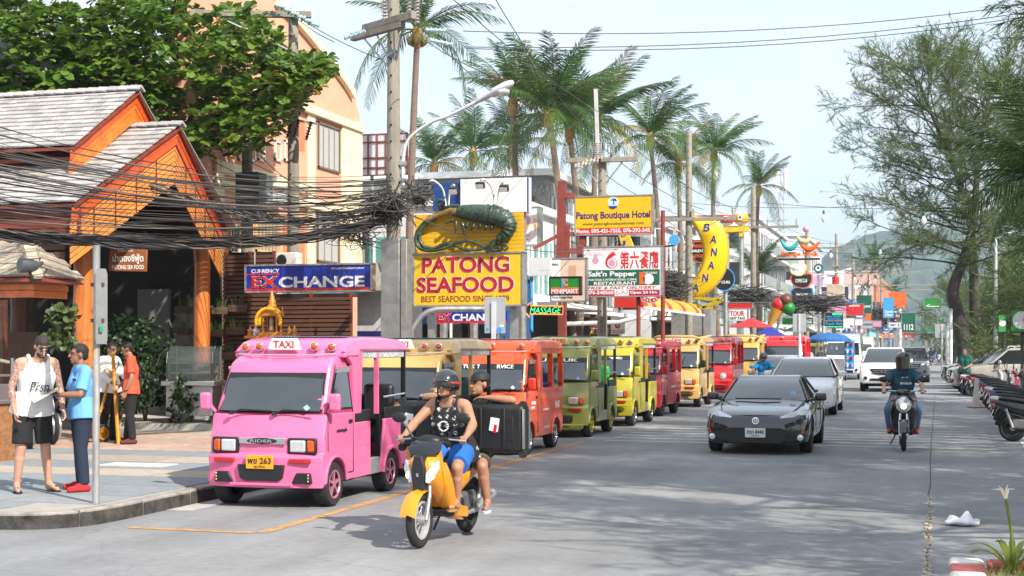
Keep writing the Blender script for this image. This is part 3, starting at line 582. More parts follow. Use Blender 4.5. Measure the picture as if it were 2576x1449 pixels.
# ----- sign helpers
def Z3(x,y):return(536.6+x*.32405,402.5+y*.32405)
def Z4(x,y):return(972.7+x*.3055,429.3+y*.3055)
def Z5(x,y):return(1341.6+x*.287,456.1+y*.287)
def Z6(x,y):return(1811.2+x*.2778,469.6+y*.2778)
def SM(name,col,**k):return M('sign_'+name,col,k.pop('rough',.45),var=k.pop('var',.07),dirt=k.pop('dirt',.12),**k)
SY=SM('yellow',(.72,.47,.02),dirt=.06);SBL=SM('blue',(.008,.03,.3));SRD=SM('red',(.55,.02,.02));SWH=SM('white',(.76,.76,.76),dirt=.05);SGR=SM('green',(.01,.2,.02));SDG=SM('dark_green',(.008,.1,.06));SNV=SM('navy',(.02,.02,.14));SOR=SM('orange',(.8,.12,.01));SBK=SM('black',(.015,.017,.02));SSK=SM('sky_blue',(.05,.32,.75));SGY=SM('grey',(.38,.4,.42));STL=SM('teal',(.02,.35,.38));SPK=SM('pink',(.6,.28,.42));SCR=SM('crimson',(.42,.008,.04));RUST=M('rust_red_steel',(.22,.04,.03),.7,var=.25,dirt=.4)
class Sign:
 def __init__(s,name,label,a,b,d,m,fr=None,th=.12,cat='sign',rz=0.,group=None,z0=None,poly=None):
  (u0,v0),(u1,v1)=a,b;c=P((u0+u1)/2,(v0+v1)/2,d);Y=c.y;s.uc=(u0+u1)/2;p,q=PY(u0,v0,Y),PY(u1,v1,Y);p.z,q.z=PY(s.uc,v0,Y).z,PY(s.uc,v1,Y).z
  s.W,s.H,s.c,s.Y=abs(q.x-p.x),abs(p.z-q.z),c,Y;s.a,s.b=a,b
  s.t=thing(name,label,cat,tuple(c),rz,group)
  if m is not None:
   if poly:MB().prism([s.q(*x)for x in poly],0,th).build('panel',m,s.t,bevel=.01)
   else:MB().box((0,th/2,0),(s.W,th,s.H)).build('panel',m,s.t)
  if fr:
   W,H,e=s.W,s.H,.035
   for(x,z,w_,h_)in((0,H/2,W+2*e,e),(0,-H/2,W+2*e,e),(W/2+e/2,0,e,H),(-W/2-e/2,0,e,H)):MB().box((x,th/2-.005,z),(w_,th+.03,h_)).build('frame',fr,s.t)
 def q(s,u,v):return(PY(u,v,s.Y).x-s.c.x,PY(s.uc,v,s.Y).z-s.c.z)
 def L(s,txt,a,b,m,bold=.012,shear=0.,y=0.,outline=None,ow=.03):
  (x0,z0),(x1,z1)=s.q(*a),s.q(*b)
  if outline:letters(txt,outline,s.t,(x0+x1)/2,(z0+z1)/2,abs(x1-x0)*1.012,abs(z1-z0)*1.05,y,bold+ow,shear,name='lettering_outline');y-=.008
  return letters(txt,m,s.t,(x0+x1)/2,(z0+z1)/2,abs(x1-x0),abs(z1-z0),y,bold,shear)
 def B(s,a,b,m,y=0.,name='colour_band',th=.004):
  (x0,z0),(x1,z1)=s.q(*a),s.q(*b);return MB().box(((x0+x1)/2,y-th/2,(z0+z1)/2),(abs(x1-x0),th,abs(z1-z0))).build(name,m,s.t)
 def D(s,c,r,m,y=0.,name='emblem',n=24,ry=None):x,z=s.q(*c);k=s.Y/1.0;rr=r/FV*(s.c-Vector((0,0,CAMZ))).dot(Vector((-ST,CT,0)));return ppoly(m,s.t,disc_poly(x,z,rr,rr*(ry or 1),n),y,name)
 def pole(s,u,v0,v1,r,m=STEEL,y=.2,name='pole'):a,b=s.q(u,v0),s.q(u,v1);return MB().tube([(a[0],y,a[1]),(b[0],y,b[1])],r,10).build(name,m,s.t,smooth=60)
 def post(s,u,v0,r,m=STEEL,y=.2,name='post'):a=s.q(u,v0);return MB().tube([(a[0],y,a[1]),(a[0],y,SW-s.c.z)],r,10).build(name,m,s.t,smooth=60)
 # ----- currency exchange
s=Sign('exchange_sign','long blue light box sign reading Currency Exchange',Z3(250,812),Z3(1215,1020),28.7,SBL,STEEL,.18)
s.B(Z3(252,994),Z3(1213,1016),SRD);s.B(Z3(254,876),Z3(514,888),SRD);s.L('CURRENCY',Z3(296,842),Z3(512,872),SWH,.02);s.L('EX',Z3(296,900),Z3(505,985),SRD,.03,outline=SWH,ow=.02);s.L('CHANGE',Z3(508,903),Z3(1175,990),SWH,.03)
s.L('บริการแลกเปลี่ยนเงินตราต่างประเทศ',Z3(915,834),Z3(1170,852),SWH,.01)
for x in(300,1150):s.pole(Z3(x,0)[0],Z3(0,812)[1],Z3(0,700)[1],.02,y=.12,name='hanger')
# ----- patong seafood with the giant prawn
s=Sign('seafood_sign','large yellow seafood sign with a green giant prawn on top',Z4(222,680),Z4(1108,1112),30,SY,STEEL,.3)
for a,b,t_ in((Z4(292,708),Z4(1012,838),'PATONG'),(Z4(248,872),Z4(1050,1002),'SEAFOOD')):s.L(t_,a,b,SM('seafood_red',(.42,.005,.03)),.028,outline=SWH,ow=.022)
s.L('BEST SEAFOOD SINCE 1979',Z4(285,1030),Z4(1010,1080),SM('seafood_maroon',(.22,.02,.02)),.01)
for k in range(10):
 s.B(Z4(222,352+k*32.5),Z4(1118,352+k*32.5+30.5),SM('weatherboard',(.74,.42,.012)),.1,'weatherboard',.05)
s.B(Z4(224,354),Z4(1116,676),SM('board_gap',(.3,.15,.01)),.16,'backing',.03)
PRA=M('prawn_green',(.03,.065,.04),.45,var=.95,scale=9,coat=.25,bump=1.,bscale=11,dirt=.5);PRT=M('prawn_tan',(.3,.2,.06),.4,var=.7,scale=9,coat=.3)
pr=thing('giant_prawn','sculpted dark green prawn with looping antennae on the seafood sign','sculpture',tuple(s.c))
def pq(x,y,d=-.12):a=s.q(*Z4(x,y));return Vector((a[0],d,a[1]))
k_=.3055/FV*30
body=cat_rom([pq(*p)for p in((540,330),(640,345),(740,355),(840,365),(930,385),(1000,430),(1020,490),(985,540),(930,575))],6)
rad=np.interp(np.linspace(0,8,len(body)),range(9),[30,60,72,76,78,72,58,42,26])*k_
rr=[r*(1.0+(.07 if(i//3)%2 and i>20 else 0))for i,r in enumerate(rad)]
MB().tube(body,rr,18,flat=1.).build('body',PRA,pr,smooth=60)
for i in range(18,len(body)-4,3):
 d=(body[i+1]-body[i]).normalized();MB().torus(body[i],d,rr[i]*.97,.022,20,6).build('tail_plate',PRA,pr,smooth=60)
MB().tube(cat_rom([pq(*p)for p in((600,335),(540,325),(480,345),(420,370),(340,405))],5),[x*k_ for x in np.linspace(52,18,21)],10).build('head',PRT,pr,smooth=60)
MB().tube([pq(*p,-.2)for p in((620,300),(560,298),(500,310),(440,330))],[.05,.04,.03,.01],8).build('horn',PRA,pr,smooth=60)
for pts in(((400,380),(320,430),(262,510),(258,590),(300,640),(380,655),(480,640),(580,600),(680,580),(770,610),(850,650),(930,665),(940,640),(915,630)),((420,390),(340,430),(290,490),(285,560),(320,620),(400,640),(480,605),(560,610),(660,650),(780,655),(880,620),(980,612),(1008,640),(985,665),(965,645))):
 c_=cat_rom([pq(*p,-.1)for p in pts],5);MB().tube(c_,[.05*(1-.6*i/len(c_))for i in range(len(c_))],8).build('antenna',PRA,pr,smooth=60)
for x,y,l,a in((560,440,70,200),(590,460,75,265),(640,470,80,285),(690,465,60,235),(740,470,60,240),(790,470,50,245),(840,480,48,250),(885,490,40,255)):
 p0=pq(x,y-30,-.16);p1=p0+Vector((math.cos(R(a))*l*k_,0,math.sin(R(a))*l*k_*1.2));MB().tube([p0,p0.lerp(p1,.5)+Vector((.03,-.05,0)),p1],[.045,.035,.01],8).build('leg',PRA,pr,smooth=60)
for a in(-.5,.0,.5):p0=pq(930,575);d=Vector((-.16+.06*a,-.02,-.14+a*.16));MB().tube([p0,p0+d*.6,p0+d*1.3],[.04,.09,.05],10,flat=.4).build('tail_fan',PRA,pr,smooth=60)
cu=cat_rom([pq(*p,-.16)for p in((500,320),(450,300),(440,265),(465,245),(490,260),(485,285),(468,282))],4);MB().tube(cu,.035,8).build('curl',PRA,pr,smooth=60)
for i,(xa,ya,xb,yb)in enumerate(((480,250,395,90),(495,245,600,130),(885,270,815,95),(900,265,1010,125))):
 fl=thing('flood_light',('first','second','third','fourth')[i]+' flood light from the left on a white swan neck above the prawn','flood light',tuple(pq(xa,ya,.1)+s.c))
 e=pq(xb,yb,-.35)-pq(xa,ya,.1);MB().tube(cat_rom([(0,0,-.2),(e.x*.2,e.y*.2,e.z*.6),(e.x*.7,e.y*.7,e.z*1.02),(e.x,e.y,e.z*.98)],5),.022,8).build('arm',M('white_pipe',(.7,.7,.68),.4),fl,smooth=60)
 h=Vector(e)+Vector((0,-.03,-.12));MB().box(h,(.19,.1,.14),rx=.5).build('lamp_head',BLACK,fl,bevel=.015);MB().box(h+Vector((0,-.05,-.035)),(.16,.02,.1),rx=.5).build('lens',CLEAR,fl)
s2=s;MB().box2((-s.W/2+.2,.3,-s.c.z+SW),(-s.W/2+.35,.45,.5)).build('post',STEEL,s.t);MB().box2((s.W/2-.35,.3,-s.c.z+SW),(s.W/2-.2,.45,.5)).build('post',STEEL,s.t)
# blank billboards behind it
b1=Sign('blank_billboard','blank white billboard with blue edge behind the prawn',Z4(606,62),Z4(1168,345),36,SWH,None,.25);b1.B(Z4(1158,62),Z4(1170,345),SBL,-.003);b1.post(Z4(700,0)[0],Z4(0,300)[1],.1);b1.post(Z4(1100,0)[0],Z4(0,300)[1],.1)
b2=Sign('blue_billboard','plain dark blue billboard left of the blank white one',Z4(380,100),Z4(604,330),36.5,SM('billboard_blue',(.015,.06,.25)),None,.25);b2.post(Z4(450,0)[0],Z4(0,300)[1],.1)
b3=Sign('billboard_back','rusty framed back of a white hoarding left of the concrete pole',(905,337),(1022,440),46,M('hoarding_white',(.6,.62,.64),.7,var=.06),RUST,.06)
for u in(925,948,970,1000):b3.B((u,337),(u+3,440),RUST,-.01,'stud',.03)
for v in(355,395,420):b3.B((905,v),(1022,v+3),RUST,-.015,'rail',.03)
b3.post(930,430,.06);b3.post(1000,430,.06)
# grey back of a road sign in front, curved steel pipe
s=Sign('road_sign_back','pale grey back of a road sign above the orange taxi',Z4(806,1042),Z4(975,1338),27.5,SGY,None,.02);s.B(Z4(866,1080),Z4(902,1400),SM('pale_channel',(.6,.62,.64)),-.004,'channel',.03);s.D(Z4(927,1312),7,SSK,-.002,'sticker');s.B(Z4(932,1268),Z4(964,1288),SWH,-.002,'sticker');s.D(Z4(830,1306),4,SSK,-.002,'sticker');s.post(Z4(884,0)[0],Z4(0,1200)[1],.045)
cpipe=thing('bent_steel_pipe','bent grey steel pipe curving below the seafood sign','pipe',tuple(P(1040,850,28)))
o_=P(1040,850,28);MB().tube(cat_rom([P(*Z4(*p),28)-o_ for p in((195,1700),(200,1380),(230,1280),(300,1190),(380,1150),(480,1140),(900,1140))],5),.055,10).build('pipe',STEEL,cpipe,smooth=60)
# second exchange shop front
sf=thing('exchange_shop','small glazed exchange shop with white frames under the seafood sign','shop',(-12.2,36,0));
MB().box((0,1.5,1.9),(2.8,3,3.6)).build('shop_wall',M('shop_blue_wall',(.02,.09,.2),.6,var=.1),sf);MB().box((0,1.4,3.75),(3,3.2,.12)).build('flat_roof',CONC,sf)
for k in range(4):q=MB().box((-.9+k*.62,-.03,1.35),(.56,.04,2.1)).build('glazed_panel',GLASS,sf);MB().box((-.9+k*.62-.3,-.06,1.35),(.06,.05,2.2)).build('mullion',SWH,q)
for k in range(4):MB().box((-.8+k*.62,-.06,1.75+.1*(k%2)),(.3,.01,.34)).build('window_notice',(SWH,SY,SWH,SOR,SWH)[k],sf)
s=Sign('exchange_fascia','blue and red exchange fascia board under the seafood sign',Z4(410,1160),Z4(990,1255),35.2,SBL,None,.1);s.B(Z4(410,1236),Z4(990,1255),SRD);s.B(Z4(412,1162),Z4(540,1172),SRD);s.L('EX',Z4(418,1178),Z4(535,1236),SRD,.03,outline=SWH);s.L('CHANGE',Z4(540,1178),Z4(930,1240),SWH,.03)
# ice cream light box
s=Sign('ice_cream_light_box','white light box with pink ice cream pictures behind the prawn sign',Z4(1090,300),Z4(1244,612),44,SWH,STEEL,.5)
for x,c1 in((1150,SPK),(1222,SM('sorbet_yellow',(.7,.5,.05)))):
 s.D(Z4(x,410),11 if x<1200 else 5,c1,-.002,'ice_cream_picture');a,b,c_=s.q(*Z4(x-26 if x<1200 else x-12,440)),s.q(*Z4(x+26 if x<1200 else x+12,440)),s.q(*Z4(x,510));ppoly(SM('cone_orange',(.7,.25,.04)),s.t,[a,c_,b],-.003,'cone_picture')
s.L("ero's",Z4(1125,518),Z4(1182,542),SRD,.01,.2,-.002);s.L('gelato',Z4(1100,556),Z4(1168,580),SBK,.01,.2,-.002)
s.post(Z4(1120,0)[0],Z4(0,600)[1],.06)
# minimart corner with picture panel
s=Sign('minimart_sign','green and orange minimart sign with KC emblem',Z4(1348,876),Z4(1537+50,1022),38,SGR,BLACK,.2);s.B(Z4(1350,962),Z4(1586,1020),SOR);s.L('MINIMART',Z4(1356,975),Z4(1578,1012),SWH,.03,.0,-.004,outline=SBL);s.L('K',Z4(1440,890),Z4(1466,962),SSK,.04,0,-.005,outline=SWH);s.L('C',Z4(1458,892),Z4(1492,956),SOR,.04,0,-.005,outline=SWH)
s=Sign('wide_advert_panel','pale advert panel with skin tone picture above the minimart sign',Z4(1355,722),Z4(1640,1075),39.5,SM('advert_pale',(.66,.5,.4)),STEEL,.15);s.B(Z4(1357,724),Z4(1430,1073),SWH,-.002,'picture');s.B(Z4(1500,780),Z4(1560,1000),SM('advert_skin',(.55,.33,.2)),-.002,'picture');s.L('fresh your skin',Z4(1362,755),Z4(1412,790),SNV,.01,0,-.005);s.L('Patong Boutique Hotel',Z4(1362,1030),Z4(1530,1058),SNV,0,0,-.005)
s=Sign('white_side_panel','blank white panel left of the pale advert',Z4(1170,718),Z4(1353,865),39.3,SM('panel_pale',(.6,.62,.65)),None,.1);s.B(Z4(1265,722),Z4(1350,820),SM('panel_pale',(0,0,0)),-.001,'panel')
s.pole(Z4(1180,0)[0],Z4(0,870)[1],Z4(0,1330)[1],.05,SSK,.15,'drain_pipe')
# neon massage arrow
NEO=M('neon_orange',(1,.16,.02),.4,var=0,emit=1.6);NEG=M('neon_green',(.05,.9,.25),.4,var=0,emit=.9)
s=Sign('massage_arrow','black neon arrow sign reading Massage in green',Z4(1120,1090),Z4(1455,1205),37,SBK,None,.08,poly=[Z4(*p)for p in((1120,1135),(1188,1090),(1188,1112),(1455,1118),(1452,1186),(1185,1180),(1178,1205))])
pts=[s.q(*Z4(*p))for p in((1120,1135),(1188,1090),(1188,1112),(1455,1118),(1452,1186),(1185,1180),(1178,1205),(1120,1135))];MB().tube([(x,-.03,z)for x,z in pts],.014,6).build('neon_tube',NEO,s.t);s.L('MASSAGE',Z4(1180,1125),Z4(1436,1175),NEG,-.015,.25,-.01)
for u in(1200,1440):s.pole(Z4(u,0)[0],Z4(0,1110)[1],Z4(0,1020)[1],.01,y=.04,name='hanger')
# red steel frame carrying the hotel sign
rf=thing('red_steel_frame','rust red steel frame carrying the hotel sign','frame',tuple(P(1415,650,41.4)));o_=P(1415,650,41.4)
def rfm(*pp,w=.16):MB().bar(P(*Z5(*pp[0]),41.4)-o_,P(*Z5(*pp[1]),41.4)-o_,w,w).build('steel_member',RUST,rf)
rfm((255,0),(238,690),w=.22);rfm((285,380),(285,690),w=.2);rfm((230,128),(370,128));rfm((0,590),(275,445),w=.1);rfm((275,462),(740,468),w=.12);rfm((300,610),(430,610),w=.15);rfm((435,480),(430,560),w=.18);rfm((420,570),(420,730),w=.22)
MB().bar(P(*Z5(255,680),41.4)-o_,Vector((P(*Z5(255,680),41.4).x,P(*Z5(255,680),41.4).y,0))-o_,.22).build('steel_member',RUST,rf)
s=Sign('hotel_sign','bright yellow hotel sign with palm emblem and red phone strip',Z5(368,128),Z5(1040,465),41,SM('hotel_yellow',(.86,.44,.004)),STEEL,.15)
s.B(Z5(368,406),Z5(1030,462),SRD);s.L('Patong Boutique Hotel',Z5(376,262),Z5(1026,345),SNV,.03);s.L('www.patongboutiquehotel.com',Z5(430,355),Z5(970,390),SM('web_green',(.05,.16,.02)),.025);s.L('Phone. 095-421-7555, 076-292-545',Z5(374,414),Z5(1022,456),SWH,.025,0,-.005)
s.D(Z5(700,185),13.8,SWH,0);s.D(Z5(700,185),12.2,SM('emblem_sky',(.4,.65,.75)),-.005);x,z=s.q(*Z5(700,205));ppoly(SBL,s.t,disc_poly(x,z+.03,.15,.15,12,math.pi*1.15,math.pi*1.85),-.011);
for a in range(7):an_=R(10+a*27);x,z=s.q(*Z5(703,168));ppoly(SDG,s.t,[(x,z),(x+.09*math.cos(an_),z+.06*math.sin(an_)+.01),(x+.1*math.cos(an_-.3),z+.05*math.sin(an_-.3)-.01)],-.011,'palm_picture')
s.B(Z5(701,170),Z5(708,205),RUST,-.01,'palm_picture')
# restaurant 6 board
s=Sign('restaurant_board','white, green and red restaurant board with big red 6',Z5(442,572),Z5(1120,1008),40.6,SWH,STEEL,.2)
s.B(Z5(444,775),Z5(1108,912),SDG);s.B(Z5(444,952),Z5(712,1004),SCR);s.B(Z5(838,952),Z5(1108,1004),SCR);s.L('6',Z5(630,612),Z5(740,764),SRD,.05);s.L('第六餐廳',Z5(760,612),Z5(1098,772),SRD,.02);s.L('อินเตอร์เนชั่นนอลฟู้ด',Z5(478,588),Z5(748,606),SRD,.01);s.L('Al Basha',Z5(476,618),Z5(610,650),SPK,.0,.2);s.L("Salt'n Pepper",Z5(478,785),Z5(902,845),SWH,.03,0,-.005);s.L('THAI FOOD & INTERNATIONAL CUISINE',Z5(478,852),Z5(906,870),SWH,.02,0,-.005);s.L('RESTAURANT',Z5(532,878),Z5(906,908),SWH,.02,0,-.005);s.L('FREE & FAST DELIVERY',Z5(478,920),Z5(1082,946),SCR,.02,.25);s.L('076-540560',Z5(470,958),Z5(704,990),SWH,.03,0,-.005);s.L('Open 24 Hrs',Z5(846,962),Z5(1086,994),SWH,.03,0,-.005);s.L('حلال',Z5(722,955),Z5(825,992),SCR,.01)
s.D(Z5(1010,860),13.5,SWH,-.005);s.L('KING KABAB',Z5(960,795),Z5(1085,815),SWH,.01,0,-.005);s.B(Z5(930,800),Z5(978,905),SOR,-.005,'kebab_picture');s.D(Z5(545,690),9,SPK,0,'cook_picture',10);s.D(Z5(545,655),5,SGY,-.003,'cook_picture',10);s.D(Z5(690,715),12,SWH,-.005);s.D(Z5(690,715),9,SPK,-.009,'cook_picture')
s.post(Z5(1125,0)[0],Z5(0,260)[1],.06,RUST);s.post(Z5(910,0)[0],Z5(0,980)[1],.06,RUST)
s=Sign('halal_disc','round red and white halal sign below the restaurant board',Z5(916,850),Z5(1135,1072),41.2,None);s.D(Z5(1025,960),31,SWH,.1,th_ if False else 'disc',32);s.D(Z5(1025,960),29.5,SRD,.095,'disc',32);s.D(Z5(1025,960),19,SWH,.09,'disc',28)
for i,ch in enumerate('HALAL'):
 a=R(-130+i*20);x,z=s.q(*Z5(1025,960));r=.28;lt=letters(ch,SWH,s.t,0,0,.065,.09,0,.03);lt.location=(x+r*math.cos(a),.084,z+r*math.sin(a));lt.rotation_euler=(0,-(a+math.pi/2),0)
 # red and yellow barrel awning
aw=thing('barrel_awning','red and yellow striped barrel awning over the restaurant shop','awning',tuple(P(*Z5(800,1120),46)));A0=P(*Z5(800,1120),46)
y_=SM('awning_yellow',(.85,.36,.015),dirt=.2);r_=SM('awning_red',(.5,.03,.02),dirt=.2)
for k in range(16):
 y0_=-1.6+k*.75;ring=[]
 for a in range(0,91,15):ring.append((.95*math.sin(R(a)),.55*math.cos(R(a))))
 MB().loft([[(x,yy,z)for x,z in ring]for yy in(y0_,y0_+.74)],closed=False).build('awning_strip',y_ if k%4 not in(2,)and k>0 else r_,aw,smooth=60)
MB().prism([(0,0)]+[(.95*math.sin(R(a)),.55*math.cos(R(a)))for a in range(0,91,15)],-1.62,-1.6).build('awning_end',r_,aw);MB().bar((1.0,-1.7,0),(1.0,10.4,0),.08).build('gutter',SWH,aw)
MB().tube([(1.0,-1.6,0),(.9,-1.65,-.25),(.2,-1.65,-.45),(-1.6,-1.65,-.5),(-1.7,-1.65,-.6),(-1.7,-1.65,-2.4)],.07,10).build('drain_pipe',SWH,aw,smooth=60)
s=Sign('small_six_board','small white board with red 6 and phone number under the awning',Z5(680,1190),Z5(800,1340),47,SWH,None,.05);s.L('6',Z5(712,1210),Z5(762,1290),SRD,.04);s.L('076-341221',Z5(686,1300),Z5(796,1314),SCR,.02);s.L('FREE DELIVERY',Z5(688,1320),Z5(792,1332),SDG,.02)
s=Sign('cuisine_poster','dark brown cuisine poster on the restaurant shop front',Z5(490,1190),Z5(672,1360),47.2,SM('poster_brown',(.05,.03,.02)),None,.05);s.L("AL CUISINE",Z5(500,1300),Z5(664,1340),SY,.02);s.L('076-341221',Z5(515,1258),Z5(660,1280),SRD,.02);s.L('9.00 am - 05.00 am',Z5(505,1282),Z5(668,1296),SWH,.01)
# ----- BANANA
BO=[(1345,270),(1372,264),(1420,300),(1500,318),(1580,322),(1640,380),(1688,480),(1705,600),(1695,720),(1660,820),(1590,920),(1500,992),(1420,1022),(1350,1012),(1328,975),(1345,922),(1400,870),(1450,790),(1480,700),(1488,600),(1470,510),(1440,440),(1395,370),(1340,292)]
s=Sign('banana_sign','giant yellow banana sign with vertical Banana letters on a plinth',Z5(1328,264),Z5(1705,1022),60,None)
ring=[s.q(*Z5(*p))for p in BO];rs_=cat_rom([(x,0,z)for x,z in ring+ring[:1]],3)[:-1];cx,cz=np.mean([p.x for p in rs_]),np.mean([p.z for p in rs_])
BY=M('banana_yellow',(.82,.5,.005),.35,var=.05,coat=.3)
def grow(g,y):
 out=[]
 n=len(rs_)
 for i,p in enumerate(rs_):d=(rs_[(i+1)%n]-rs_[i-1]).normalized();nn=Vector((d.z,0,-d.x));out.append((p.x-nn.x*g,y,p.z-nn.z*g))
 return out
sgn=1 if sum(rs_[i].x*rs_[(i+1)%len(rs_)].z-rs_[(i+1)%len(rs_)].x*rs_[i].z for i in range(len(rs_)))>0 else-1
MB().loft([grow(sgn*.10,-.02),grow(sgn*.02,.06),grow(0,.15),grow(0,.42),grow(sgn*.1,.5)]).build('banana_body',BY,s.t,smooth=50)
MB().tube([(p.x,.1,p.z)for p in rs_]+[(rs_[0].x,.1,rs_[0].z)],.03,6).build('edge_tube',SM('tube_gold',(.5,.3,.03)),s.t)
for ch,x,y in(('B',1520,405),('A',1578,510),('N',1587,620),('A',1558,735),('N',1510,845),('A',1423,930)):s.L(ch,Z5(x-28,y-34),Z5(x+28,y+34),SNV,.02,.15,-.03,outline=SWH,ow=.03)
pl=thing('banana_plinth','tall concrete plinth with yellow steel cradle under the banana','plinth',(s.c.x-.25,s.c.y+.4,0));qx=lambda x,y:(PY(*Z5(x,y),s.Y).x-s.c.x+.25,PY(*Z5(x,y),s.Y).z)
(xa,za),(xb,zb)=qx(1210,1120),qx(1555,1345);MB().box2((xa,-.4,0),(xb,1.2,za)).build('column',M('plinth_concrete',(.24,.24,.23),.85,var=.2,scale=3,dirt=.4),pl);CRA=SM('cradle_yellow',(.5,.36,.02),dirt=.4)
for a,b in(((1270,1015),(1450,1105)),((1630,1040),(1480,1105)),((1270,1015),(1640,1035)),((1395,1105),(1545,1108))):p,q=qx(*a),qx(*b);MB().bar((p[0],-.3,p[1]),(q[0],-.3,q[1]),.12).build('cradle_bar',CRA,pl);MB().bar((p[0],.5,p[1]),(q[0],.5,q[1]),.12).build('cradle_bar',CRA,pl)
MB().box((0.15,-.43,za/2),(.04,.03,za)).build('conduit',STEEL,pl)
# second banana end peeping under the hotel sign
s=Sign('small_banana_sign','orange banana shaped sign partly hidden below the hotel sign',Z5(745,440),Z5(860,575),56,SY,None,.2,poly=[Z5(*p)for p in((750,440),(830,440),(845,490),(880,575),(780,580),(755,510))]);s.L('I',Z5(785,520),Z5(808,560),SBL,.03);s.L('D',Z5(770,450),Z5(810,490),SBL,.03);s.pole(Z5(790,0)[0],Z5(0,570)[1],Z5(0,800)[1],.08)
s=Sign('sky_blue_disc','plain sky blue round light sign left of the banana',Z5(1188,468),Z5(1280,560),52,None);x=s.D(Z5(1234,514),13.2,SSK,0,'disc',28);MB().lathe([(.2,0),(.19,.2),(.1,.25)],24,(0,.005,0),'y').build('lamp_box',SGY,s.t,smooth=40);MB().bar((0,.1,-.19),(-.6,.1,-.25),.06).build('bracket',BLACK,s.t)
s=Sign('pool_sign','small grey sign reading Pool behind the blue disc',Z5(1225,370),Z5(1335,470),70,SM('pool_grey',(.5,.5,.52)),None,.1);s.L('POOL',Z5(1252,428),Z5(1325,455),SBK,.01);s.post(Z5(1280,0)[0],Z5(0,460)[1],.08)
s=Sign('shield_sign','black and orange motorcycle shield sign behind the banana',Z5(1380,510),Z5(1500,720),64,SBK,None,.2,poly=[Z5(*p)for p in((1398,515),(1500,512),(1500,590),(1500,722),(1440,720),(1400,695),(1395,640),(1380,630),(1380,585),(1398,580))]);s.B(Z5(1384,590),Z5(1500,628),SBK,-.02);s.L('HARLEY-D',Z5(1386,598),Z5(1496,622),SWH,.04,0,-.025);s.L('MOTOR',Z5(1412,555),Z5(1496,582),SOR,.04,0,-.005);s.L('CYCLES',Z5(1412,640),Z5(1496,668),SOR,.04,0,-.005);ppoly(SOR,s.t,[s.q(*Z5(*p))for p in((1405,522),(1498,520),(1498,530),(1412,532),(1410,575),(1404,575))],-.002);ppoly(SOR,s.t,[s.q(*Z5(*p))for p in((1402,650),(1410,650),(1415,688),(1445,708),(1498,708),(1498,716),(1440,714),(1408,692))],-.002);s.post(Z5(1440,0)[0],Z5(0,700)[1],.1)
s=Sign('curl_disc','big black oval sign with blue rim right of the banana',Z5(1580,755),Z5(1768,962),66,None);s.D(Z5(1672,858),27.5,SSK,0,'disc',36,1.08);s.D(Z5(1672,858),25,SBK,-.01,'disc',36,1.08);s.L('RIP CURL',Z5(1595,872),Z5(1728,896),SWH,.03,.2,-.015);MB().box((0,.15,0),(.5,.28,.5)).build('box',SBK,s.t);s.post(Z5(1680,0)[0],Z5(0,900)[1],.1)
# pool ball balloons
for i,(x,y,r,c1,c2,n_,lb)in enumerate(((1695,332,62,SM('ball_red',(.6,.03,.03)),SWH,'11','red and white striped pool ball sign numbered 11'),(1822,325,64,SM('ball_yellow',(.82,.4,.01)),SWH,'9','yellow and white striped pool ball sign numbered 9'))):
 c=P(*Z5(x,y),78);rr=r*.287/FV*78;t=thing('pool_ball_sign',lb,'ball sign',tuple(c));b=MB();b.ell((0,0,0),rr,24,16).build('ball',c2,t,smooth=80)
 band=MB();band.lathe([(rr*math.cos(R(a))*1.012,rr*math.sin(R(a))*1.012)for a in range(-36,37,9)],28).build('band',c1,t,smooth=80)
 MB().lathe([(rr*.36,-rr*1.015),(.001,-rr*1.03)],20,(0,0,.02),'y').build('number_disc',SWH,t);letters(n_,SBK,t,0,.02,rr*.34,rr*.4,-rr*1.04,.02);MB().box((0,0,-rr-.3),(.2,.2,.6)).build('mast',SY,t);MB().box((0,0,-rr-.2),(.85,.3,.26)).build('cradle',SY,t)
 MB().tube([(0,.2,-rr-.4),(0,.2,-c.z)],.12,8).build('pole',STEEL,t)
